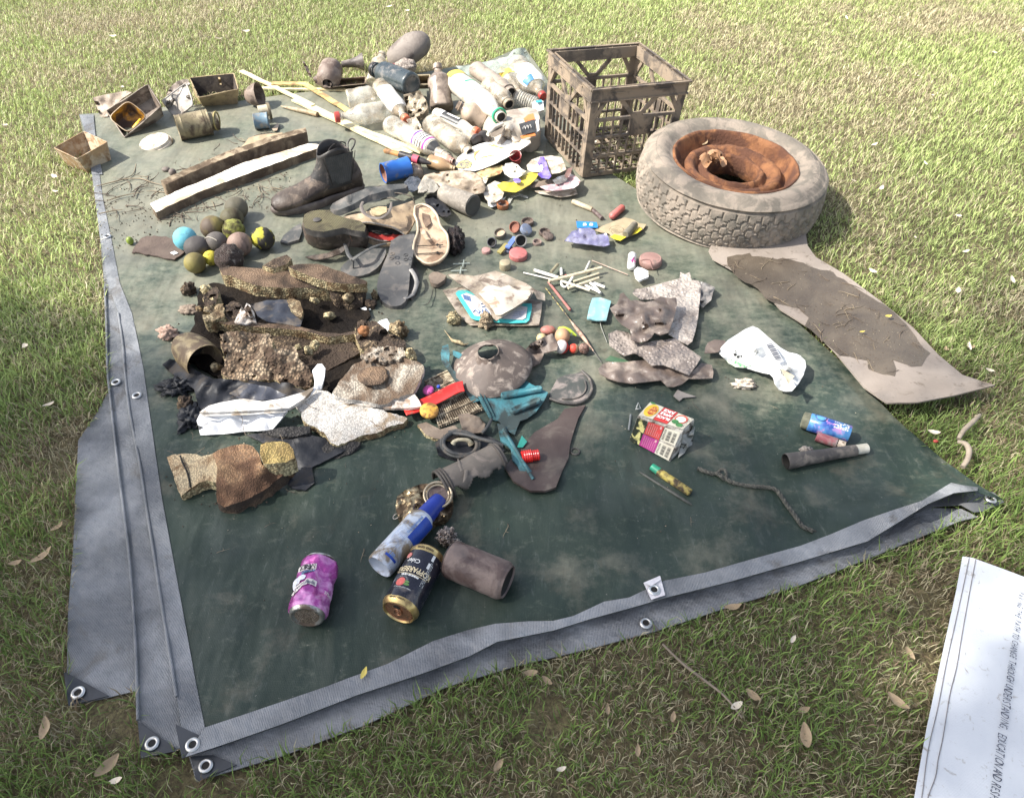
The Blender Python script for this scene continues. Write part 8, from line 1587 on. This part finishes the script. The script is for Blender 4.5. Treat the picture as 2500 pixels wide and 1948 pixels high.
wrap('small bright blue flat packet with white marks', [(1407, 540), (1457, 543), (1460, 556), (1409, 556)], M('bright_blue_packet', (.03, .22, .6), (.03, .2, .55), 20, .35), .026, .002, 20, 3, name='blue_packet', cat='packet')
for x in (1424, 1440): tag(sheet('white_mark', [(x, 545), (x + 7, 545), (x + 8, 551), (x - 1, 551)], WHITE, [o for o in COL.objects if o.name == 'blue_packet'][0], th=.0005, cell=20, hf=lambda x, y: .0285))
wrap('crumpled purple and silver foil below the blue packet', [(1378, 588), (1390, 573), (1396, 565), (1415, 558), (1440, 556), (1452, 562), (1456, 574), (1470, 572), (1480, 570), (1487, 582), (1488, 598), (1474, 602), (1440, 597), (1410, 594)], M('lilac_foil', (.5, .48, .62), (.28, .26, .42), 30, .25, .4, metal=.6), .035, .014, 44, 6, name='foil_wrapper', cat='foil')
t = th_('yellow_edged_bag', 'clear bag with bright yellow edges and a brown oval mark lying below the coral tube', 'plastic bag', 1510, 562)
sheet('bag_sheet', [(1452, 562), (1470, 552), (1500, 540), (1525, 531), (1545, 536), (1560, 545), (1578, 548), (1570, 560), (1555, 570), (1530, 580), (1513, 588), (1496, 581), (1486, 570), (1468, 568)], M('tan_clear_film', (.45, .37, .24), (.36, .29, .19), 18, .35, .2, alpha=(.7, 1, 20)), t, th=.001, cell=7, h=.022, ridge=.006, rs=24)
for o_ in ([(1490, 578), (1500, 572), (1520, 577), (1530, 578), (1514, 588), (1500, 584)], [(1544, 574), (1552, 562), (1562, 554), (1568, 560), (1556, 569)]): sheet('yellow_edge', o_, M('vivid_yellow', (.72, .6, .04), (.62, .5, .04), 20, .35), t, th=.0006, cell=8, h=.029)
tube('oval_mark', [P(1505 + 17 * math.cos(a), 561 + 9 * math.sin(a), .029) for a in [i * .35 for i in range(19)]], .0006, M('brown_ink', (.12, .09, .05)), t, n=4); g = text_g('COCO', .010, plane_map(P(1505, 562, .0285), (1, -.25, 0), (.25, 1, 0)), bold=.0002); g.obj('mark_lettering', MATS['brown_ink'], t)
lathe('grey_tube', P(1527, 573, .036), P(1551, 547, .036), [(0, 0), (0, .009), (.05, .0105), (.93, .0105), (1, .008), (1, 0)], M('olive_grey_tube', (.17, .16, .12), (.11, .1, .08), 40, .5, dirt=(.25, .22, .18), da=.2, ds=50), label='olive grey tube lying across the yellow edged bag', cat='tube', n=20)
t = th_('white_tube', 'white tube with purple red letters beside the pink puck', 'tube', 1543, 635)
lathe('tube_body', P(1541, 654, .026), P(1544, 622, .026), [(0, 0), (.01, .007), (.06, .0115), (.95, .0115), (1, .009), (1, 0)], WHITE, t, n=24)
g = G(); tube_g([P(1537, 632, .0378), P(1541, 637, .0385), P(1549, 628, .0378)], .0014, 5, g); g.obj('purple_mark', M('purple_red_ink', (.4, .03, .2)), t); g = G(); tube_g([P(1543, 641, .0385), P(1545, 630, .0385), P(1551, 640, .037)], .0014, 5, g); g.obj('purple_mark', MATS['purple_red_ink'], t)
t = th_('pink_puck', 'dusty pink round puck with a groove across its top', 'puck', 1587, 640)
disc('puck_body', 1587, 645, .014, .0315, .021, M('dusty_pink_rubber', (.34, .2, .17), (.27, .16, .135), 24, .6, .25, dirt=(.2, .14, .12), da=.2, ds=40), None, None, parent=t, n=40, prof=lambda r: [(0, 0), (0, r * .92), (.2, r), (.7, r), (.9, r * .95), (1, r * .88), (.97, r * .82), (1, r * .76), (1, 0)])
tube('top_groove', [P(1563, 636, .0355), P(1586, 634, .0362), P(1590, 650, .036), P(1594, 658, .035)], .001, M('groove_shadow', (.16, .09, .08)), t, n=5, sm=3)
wrap('curled white cup like scrap below the white tube', [(1548, 660), (1556, 652), (1568, 654), (1582, 662), (1583, 676), (1572, 680), (1561, 685), (1552, 676)], WHITE, .034, .006, 40, 6, name='white_scrap', cat='plastic piece', th=.006)
t = th_('teal_pouch', 'small pale teal square pouch with a thin wire tail', 'pouch', 1462, 755)
sheet('pouch_sheet', [(1446, 728), (1465, 726), (1492, 735), (1486, 758), (1480, 783), (1456, 782), (1433, 778), (1438, 752)], M('pale_teal_pouch', (.17, .34, .36), (.24, .4, .42), 20, .35, .3, 60, .003, dirt=(.35, .38, .36), da=.2, ds=26, coat=.2), t, th=.003, cell=7, h=.026, ridge=.006, rs=24)
tube('wire_tail', [P(1465, 784, .016), P(1468, 800, .018), P(1476, 820, .016), P(1482, 836, .016)], .0009, M('grey_wire', (.25, .25, .22)), t, sm=4, n=5)
# ================================================================ plastic bags
BUB = M('grey_bubble_wrap', (.5, .44, .38), (.36, .31, .27), 10, .25, .7, 60, .003, voro=110, vdark=.85, dirt=(.2, .165, .14), da=.25, ds=16, coat=.3, spec=.6)
BUD = M('dark_bubble_wrap', (.24, .2, .175), (.16, .135, .12), 10, .3, .8, 60, .003, voro=110, vdark=.75, dirt=(.26, .22, .19), da=.3, ds=16, coat=.25)
BBG = M('brown_muddy_film', (.15, .115, .095), (.105, .08, .066), 14, .4, .5, 60, .005, dirt=(.22, .18, .15), da=.25, ds=20, coat=.15)
def film(label, o_, mat, h, ridge, rs, seed, **k): return sheet(k.pop('name', 'plastic_bag'), o_, mat, label=label, cat='plastic bag', h=h, th=.002, cell=7, ridge=ridge, rs=rs, seed=seed, amp=.0035, ns=42, **k)
film('crumpled pale grey bubble wrap, the rearmost of the dirty wraps', [(1544, 716), (1550, 706), (1580, 702), (1620, 690), (1659, 680), (1661, 664), (1672, 670), (1684, 664), (1688, 683), (1706, 686), (1712, 700), (1708, 740), (1704, 778), (1698, 808), (1690, 834), (1679, 842), (1655, 830), (1632, 816), (1626, 790), (1636, 762), (1645, 740), (1620, 732), (1597, 730), (1565, 732)], BUB, .034, .012, 15, 5, name='bubble_wrap')
film('dark shiny knotted tail of plastic at the right of the bubble wrap', [(1704, 686), (1722, 690), (1746, 702), (1740, 716), (1737, 732), (1725, 742), (1716, 752), (1706, 742), (1708, 712)], M('grey_black_film', (.07, .07, .07), (.3, .28, .26), 34, .3, .6, dirt=(.3, .26, .23), da=.2, ds=60), .03, .022, 40, 7, name='plastic_tail')
film('dark brown crumpled bag lying on the pale bubble wrap', [(1489, 752), (1505, 742), (1512, 728), (1513, 718), (1522, 714), (1528, 722), (1540, 734), (1552, 732), (1575, 738), (1597, 733), (1612, 724), (1632, 728), (1651, 727), (1653, 744), (1646, 775), (1632, 812), (1612, 818), (1598, 812), (1590, 825), (1580, 832), (1560, 836), (1541, 830), (1538, 804), (1518, 792), (1505, 778)], BBG, .06, .026, 17, 9, ctrl=[(1570, 770, .085), (1620, 760, .08)])
film('grey bubble wrap square in front of the dark brown bag', [(1485, 815), (1505, 806), (1535, 812), (1545, 828), (1558, 840), (1600, 832), (1648, 826), (1680, 850), (1712, 872), (1700, 892), (1682, 916), (1650, 902), (1620, 891), (1590, 892), (1569, 872), (1550, 862), (1524, 869), (1507, 858), (1488, 842)], BUD, .042, .012, 17, 11, name='bubble_wrap')
film('flat brown muddy bag, the nearest of the dirty wraps', [(1461, 900), (1472, 888), (1485, 884), (1520, 884), (1569, 879), (1600, 886), (1626, 891), (1655, 905), (1682, 916), (1700, 898), (1712, 886), (1738, 891), (1742, 910), (1740, 923), (1710, 925), (1682, 924), (1665, 938), (1645, 944), (1630, 944), (1614, 928), (1580, 932), (1541, 936), (1510, 932), (1485, 924), (1464, 912)], BBG, .03, .016, 20, 13)
sheet('green_scrap', [(1477, 879), (1490, 868), (1502, 872), (1525, 878), (1540, 884), (1510, 886)], M('dark_green_film', (.04, .09, .05), (.07, .12, .07), 20, .5), label='dark green plastic scrap left of the square bubble wrap', cat='scrap', h=.026, th=.001, cell=7)
t = th_('white_bag', 'shiny white and grey plastic bag with a barcode and a green patch', 'plastic bag', 1860, 880)
WB = M('white_bag_film', (.76, .76, .74), (.62, .62, .6), 9, .3, .3, 60, .004, dirt=(.36, .34, .3), da=.16, ds=12, coat=.4)
WO = [(1754, 860, .03), (1762, 846, .04), (1777, 830, .05), (1800, 816, .055), (1822, 802, .058), (1838, 796, .058), (1852, 802, .06), (1870, 818, .06), (1888, 834, .058), (1905, 848, .055), (1925, 860, .05), (1945, 864, .05), (1955, 869, .05), (1966, 880, .048), (1968, 895, .045), (1962, 915, .04), (1950, 936, .034), (1934, 954, .03), (1915, 954, .03), (1902, 950, .03), (1892, 936, .036), (1888, 920, .04), (1880, 912, .036), (1858, 908, .028), (1837, 902, .024), (1815, 895, .022), (1795, 893, .022), (1778, 882, .024)]
wb_h = idw(WO + [(1850, 850, .075), (1920, 900, .075), (1800, 850, .06), (1860, 880, .05)])
sheet('bag_film', WO, WB, t, th=.0025, cell=7, ridge=.022, rs=17, seed=3, ctrl=[(1850, 850, .075), (1920, 900, .075), (1800, 850, .06), (1860, 880, .05)], amp=.002, ns=30)
sheet('green_patch', [(1765, 868, .03), (1782, 876, .032), (1810, 888, .034), (1835, 892, .034), (1815, 898, .03), (1795, 896, .028), (1778, 886, .026)], M('leaf_green_print', (.05, .3, .1), (.4, .45, .35), 60, .4, lo=.45, hi=.5), t, th=.001, cell=6, amp=.002)
hb = lambda x, y: .087
sheet('barcode_area', [(1868, 838), (1884, 834), (1902, 862), (1914, 882), (1900, 888), (1884, 866)], M('grey_print_area', (.4, .4, .4), (.34, .34, .34), 20, .4), t, th=.0006, cell=9, hf=lambda x, y: .082 - .0001 * (y - 830))
for k in range(9): y0 = 840 + k * 4.4; tube('barcode_bar', [P(1872 + k * 2.7, y0 + 2, .0855 - .0001 * (y0 - 830)), P(1886 + k * 2.5, y0 - 1, .0855 - .0001 * (y0 - 830))], .0009 + .0005 * (k % 2), INK, t, n=4)
sheet('brown_triangle', [(1905, 898, .088), (1940, 918, .083), (1930, 930, .08), (1926, 940, .078)], M('beige_print', (.42, .36, .26), (.34, .29, .21), 40, .5), t, th=.0006, cell=8)
film('brown film flap sticking out left of the white bag', [(1720, 862), (1722, 848), (1728, 836), (1745, 829), (1766, 831), (1778, 836), (1768, 846), (1752, 860), (1735, 862)], BBG, .036, .01, 20, 4, name='film_flap')
nug(1818, 938, .013, M('cream_tissue', (.6, .52, .42), (.4, .32, .24), 60, .8, .8), 'crumpled cream scrap below the white bag', seed=31, sc=(1.7, .9, .7), dent=.8, name='tissue_scrap', cat='scrap')
sheet('grey_chip', [(1644, 966), (1654, 951), (1675, 960), (1700, 968), (1680, 970), (1668, 971), (1659, 979)], M('grey_beige_chip', (.25, .225, .2), (.2, .18, .16), 30, .6), label='grey beige angular chip behind the juice cartons', cat='scrap', h=.018, th=.002, cell=8)
tube('grey_strip', [P(1540, 1012, .016), P(1535, 1050, .016)], .0022, M('greyish_strip', (.16, .17, .17)), label='short grey strip left of the juice cartons', cat='strip', n=5)
tag(tube_g([P(1552, 1000, .02), P(1558, 983, .022), P(1564, 997, .02), P(1553, 999, .02)], .0014, 5).obj('clear_triangle', M('pale_grey_clear', (.35, .36, .35))), 'tiny clear plastic triangle behind the juice cartons', 'plastic piece')
# ================================================================ twigs, crumbs, fallen leaves
R3 = random.Random(77)
TWM = M('dark_twig', (.07, .052, .038), (.15, .115, .085), 60, .8, .4); TWP = M('pale_dry_twig', (.3, .24, .16), (.2, .155, .105), 50, .8, .3)
protos = []
for k in range(4):
 pts = [Vector((0, 0, 0))]; a = 0
 for i in range(6): a += R3.uniform(-.35, .35); pts.append(pts[-1] + Vector((math.cos(a), math.sin(a), R3.uniform(-.08, .12))) * .011)
 c = sum(pts, Vector()) / len(pts); pts = [p - Vector((c.x, c.y, 0)) for p in pts]; g = tube_g(pts, [.0012, .0013, .0012, .001, .0009, .0007, .0004], 5)
 if k % 2: q = pts[3]; tube_g([q, q + Vector((.006, .007, .003)), q + Vector((.010, .016, .001))], [.0008, .0006, .0003], 4, g)
 o = mk('twig', g.V, g.F, TWM if k < 3 else TWP, local=True); protos.append(o)
used = set()
def twig(x, y, rot, sc, label, group, z=.016, k=None):
 k = R3.randrange(4) if k is None else k; p = P(x, y, z)
 if k not in used: used.add(k); o = protos[k]; o.location = p; o.rotation_euler = (0, 0, rot); o.scale = (sc,) * 3; tag(o, label, 'twig', group)
 else: o = copy_tree(protos[k], loc=p, rot=(0, 0, rot), scale=sc, label=label, group=group)
 if 'category' not in o: o['category'] = 'twig'
def scatter_twigs(n, poly, label, group, s0=.5, s1=1.3, z=.016):
 xs = [p[0] for p in poly]; ys = [p[1] for p in poly]; c = 0
 while c < n:
  x, y = R3.uniform(min(xs), max(xs)), R3.uniform(min(ys), max(ys))
  if inside(poly, x, y): twig(x, y, R3.uniform(0, 6.28), R3.uniform(s0, s1), label, group, z if not callable(z) else z(x, y)); c += 1
scatter_twigs(46, [(225, 480), (300, 430), (400, 400), (560, 345), (700, 300), (700, 330), (420, 430), (400, 470), (360, 520), (300, 560), (240, 560)], 'thin dark twig among those strewn left of the planks', 'twigs strewn left of the planks')
scatter_twigs(44, [(390, 530), (500, 475), (640, 430), (700, 420), (690, 480), (640, 510), (600, 500), (560, 480), (500, 520), (450, 550)], 'thin dark twig in the litter between the white plank and the balls', 'twigs between plank and balls')
scatter_twigs(60, WET, 'short straw or twig stuck in the wet mud on the rubber mat', 'straws in the mud of the mat', .3, .9, lambda x, y: hM(x, y) + .002)
scatter_twigs(26, [(450, 900), (740, 930), (960, 1000), (1010, 1060), (760, 1060), (600, 1240), (430, 1250), (400, 1000)], 'tiny twig lying on or around the foam pieces', 'tiny twigs around the foam', .25, .6, .05)
scatter_twigs(40, [(300, 700), (900, 740), (1700, 700), (2100, 1050), (1900, 1300), (1000, 1500), (600, 1600), (450, 1300), (330, 900)], 'tiny twig scattered over the open tarpaulin', 'tiny twigs on the open tarpaulin', .2, .5)
t = th_('branched_twig', 'long branched dry twig lying across the left hem of the tarpaulin', 'twig', 330, 445)
for pts in ([(235, 455), (270, 446), (300, 438), (325, 425), (332, 400)], [(300, 438), (340, 436), (372, 446), (395, 452)], [(262, 490), (300, 478), (345, 470)], [(326, 482), (340, 458), (375, 455)], [(240, 523), (275, 515), (300, 512)]): tube('twig_branch', [P(x, y, .02) for x, y in pts], [.0014, .0022, .0016, .0008], TWP if pts[0][0] != 326 else TWM, t, sm=4, n=6)
# crumbs of dirt and tiny bits: nobody could count them
def crumbs():
 rg = random.Random(5); g = G()
 areas = [([(230, 470), (420, 400), (700, 320), (720, 480), (650, 520), (560, 490), (400, 560), (260, 640)], 520, .0026), ([(480, 680), (900, 700), (1000, 830), (1030, 1060), (760, 1100), (640, 1240), (420, 1240), (390, 1100), (400, 860)], 420, .0028),
             ([(980, 440), (1420, 470), (1480, 640), (1150, 700), (980, 720)], 150, .0018), (WET, 420, .0014), ([(300, 300), (1250, 300), (1900, 850), (2200, 1100), (1500, 1450), (600, 1700), (440, 1300), (330, 800)], 620, .0013)]
 for poly, n, s in areas:
  xs = [p[0] for p in poly]; ys = [p[1] for p in poly]; c = 0
  while c < n:
   x, y = rg.uniform(min(xs), max(xs)), rg.uniform(min(ys), max(ys))
   if not inside(poly, x, y): continue
   c += 1; z = (hM(x, y) if poly is WET else .0135) + .001; q = P(x, y, z); r = s * rg.uniform(.4, 1.5); a = rg.uniform(0, 6.28)
   V = [q + Vector((math.cos(a + k * 2.1) * r * rg.uniform(.6, 1.3), math.sin(a + k * 2.1) * r * rg.uniform(.6, 1.3), -r * .3)) for k in range(3)] + [q + Vector((0, 0, r * .9))]
   g.add(V, [(0, 1, 3), (1, 2, 3), (2, 0, 3)], 0 if rg.random() < .72 else 1)
 o = g.obj('soil_crumbs', [M('soil_crumb', (.06, .042, .03), (.12, .09, .065), 300, .9), M('pale_crumb', (.42, .36, .26), (.3, .25, .17), 300, .8)], smooth=False, local=True); tag(o, 'crumbs of soil and tiny bits strewn over the tarpaulin', 'crumbs', kind='stuff')
crumbs()
# fallen leaves
LB = M('dry_leaf_brown', (.26, .19, .115), (.36, .275, .17), 30, .7, .3); LP = M('dry_leaf_pale', (.66, .58, .46), (.52, .44, .33), 30, .6, .3); LY = M('leaf_yellow', (.55, .45, .1), (.45, .36, .1), 30, .6)
def leaf_mesh(name, L, w, curl, mat, seed):
 rg = random.Random(seed); V = []; n = 9; m = 4
 for i in range(n + 1):
  u = i / n; ww = w * math.sin(math.pi * min(1, u * .93 + .05)) ** .8
  for j in range(m + 1): v = j / m * 2 - 1; V.append(Vector(((u - .5) * L, v * ww + .1 * w * math.sin(u * 4 + seed), curl * L * (u - .5) ** 2 * 1.6 + abs(v) * ww * .45 + .002 * rg.random())))
 return mk(name, V, [(i * (m + 1) + j, i * (m + 1) + j + 1, (i + 1) * (m + 1) + j + 1, (i + 1) * (m + 1) + j) for i in range(n) for j in range(m)], mat, local=True)
lp = {'b': leaf_mesh('fallen_leaf', .056, .0125, .5, LB, 1), 'p': leaf_mesh('fallen_leaf', .048, .011, .4, LP, 2), 'y': leaf_mesh('fallen_leaf', .03, .007, .3, LY, 3)}; lused = set()
def leaf(k, x, y, rot, sc, label, group=None, z=.028):
 if k not in lused: lused.add(k); o = lp[k]; o.location = P(x, y, z); o.rotation_euler = (R3.uniform(-.3, .3), R3.uniform(-.3, .3), rot); o.scale = (sc,) * 3; tag(o, label, 'leaf', group)
 else: o = copy_tree(lp[k], loc=P(x, y, z), rot=(R3.uniform(-.3, .3), R3.uniform(-.3, .3), rot), scale=sc, label=label)
 o['category'] = 'leaf'
 if group: o['group'] = group
 elif 'group' in o: del o['group']
for a in [('b', 105, 1362, .9, 1.1, 'large tan dry leaf left of the lowest tarpaulin fold'), ('b', 112, 1780, 1.9, .9, 'curled tan leaf in the grass at the bottom left, below the large one'), ('b', 262, 1872, 1.1, 1.0, 'long tan dry leaf below the tarpaulin corners'), ('p', 285, 1905, .3, .5, 'small yellowish leaf touching the long tan one'),
          ('b', 1790, 1484, .1, .75, 'tan folded leaf under the lower edge of the tarpaulin, right of the sticker'), ('p', 1797, 1722, .5, .55, 'cream round leaf at the end of the long thin twig'), ('b', 1968, 1798, 1.5, .95, 'narrow tan leaf in the lower right grass'), ('b', 1840, 1700, -.9, .7, 'thin brown curled leaf near the cream round one'), ('p', 1370, 1878, .4, .4, 'small pale leaf at the bottom middle'),
          ('p', 1935, 1560, .9, .4, 'small pale bud like leaf in the shaded grass'), ('b', 40, 1375, .3, .6, 'brown leaf at the left edge of the picture'), ('b', 2190, 1715, -.8, .9, 'dark curled leaf close to the banner'), ('p', 276, 90, .1, .8, 'bright white leaf in the grass above the grey brown tray'), ('p', 300, 215, -.9, .7, 'bright white leaf sticking out behind the grey brown tray'),
          ('p', 12, 306, .4, .5, 'pale leaf at the left edge, level with the trays'), ('p', 600, 78, .5, .9, 'pale leaf in the grass above the laths'), ('p', 950, 18, .2, .8, 'pale leaf at the top edge of the picture'), ('p', 2275, 235, .9, .6, 'white leaf in the grass at the upper right'), ('b', 2365, 850, .3, .8, 'pale brown stick like leaf right of the rubber mat'), ('b', 2310, 855, 1.3, .6, 'narrow brown leaf just right of the rubber mat'),
          ('y', 890, 1643, 1.2, .8, 'tiny yellow green leaf on the front hem'), ('y', 2168, 773, .2, .75, 'yellow leaf on the mat, the one farther from the viewer'), ('y', 2105, 811, .1, .55, 'yellow leaf on the mat, the one nearer to the viewer'), ('b', 140, 1290, 1.2, .7, 'dark brown leaf near the large tan one')]:
 a = (*a[:4], a[4] * (.72 if a[0] == 'b' else .85), *a[5:]); leaf(*a, z=.022 if a[0] != 'y' else (.04 if a[1] > 2000 else .03))
for i in range(26):
 while True:
  x, y = R3.uniform(20, 2480), R3.uniform(10, 1080)
  if (y < 120 or x > 2060 or x < 160 and y > 430) and not inside(MAT_O and [p[:2] for p in MAT_O], x, y) and not (x < 2080 and y > 250 and x > 1300): break
 leaf('p', x, y, R3.uniform(0, 6), R3.uniform(.35, .7), 'small pale dry leaf lying in the sunlit lawn', 'pale dry leaves in the sunlit lawn', .026)
for i in range(8):
 while True:
  x, y = R3.uniform(20, 2240), R3.uniform(1150, 1930)
  if not inside(L3, x, y) and not inside(L2, x, y) and not inside(L1, x, y) and not inside(L0, x, y) and not inside(BAN_O, x, y): break
 leaf('b', x, y, R3.uniform(0, 6), R3.uniform(.3, .5), 'small brown dry leaf lying in the shaded lawn', 'brown dry leaves in the shaded lawn', .02)
tube('fallen_stick', [P(1618, 1572, .02), P(1665, 1618, .026), P(1720, 1660, .024), P(1770, 1700, .024), P(1812, 1752, .02)], [.002, .0024, .002, .0015], M('grey_stick_bark', (.17, .135, .1), (.25, .2, .15), 40, .8, .4), label='long thin curved stick lying in the shaded grass', cat='stick', sm=5, n=8)
t = th_('fallen_branch', 'curved pale branch lying on the grass right of the tarpaulin edge', 'branch', 2350, 1080)
tube('branch_upper', [P(2392, 1013, .03), P(2375, 1030, .034), P(2352, 1052, .034), P(2340, 1072, .03)], [.004, .0055, .005, .0045], M('pale_bark', (.22, .18, .14), (.3, .25, .19), 30, .8, .4), t, sm=5, n=10)
tube('branch_lower', [P(2338, 1078, .03), P(2358, 1084, .034), P(2366, 1100, .034), P(2362, 1122, .032), P(2350, 1140, .028)], [.004, .0055, .006, .0055, .005], MATS['pale_bark'], t, sm=5, n=10)
ell('red_scrap', P(2285, 1077, .02), (.006, .004, .004), RDC, label='tiny red scrap in the grass at the tarpaulin edge', cat='scrap', n=10, sub=6)
# litter caught in the crate and dry leaf in the wheel
for i, (x, y, z, s, r_) in enumerate([(1470, 380, .03, .6, .3), (1530, 330, .03, .7, 1.2), (1500, 400, .03, .5, 2.2), (1450, 350, .03, .6, .9)]): leaf('p', x, y, r_, s, 'pale dry leaf lying inside the crate', 'dry leaves inside the crate', .035)
leaf('b', 1722, 352, .9, .5, 'dry leaf standing among the rust flakes in the wheel', None, .135)
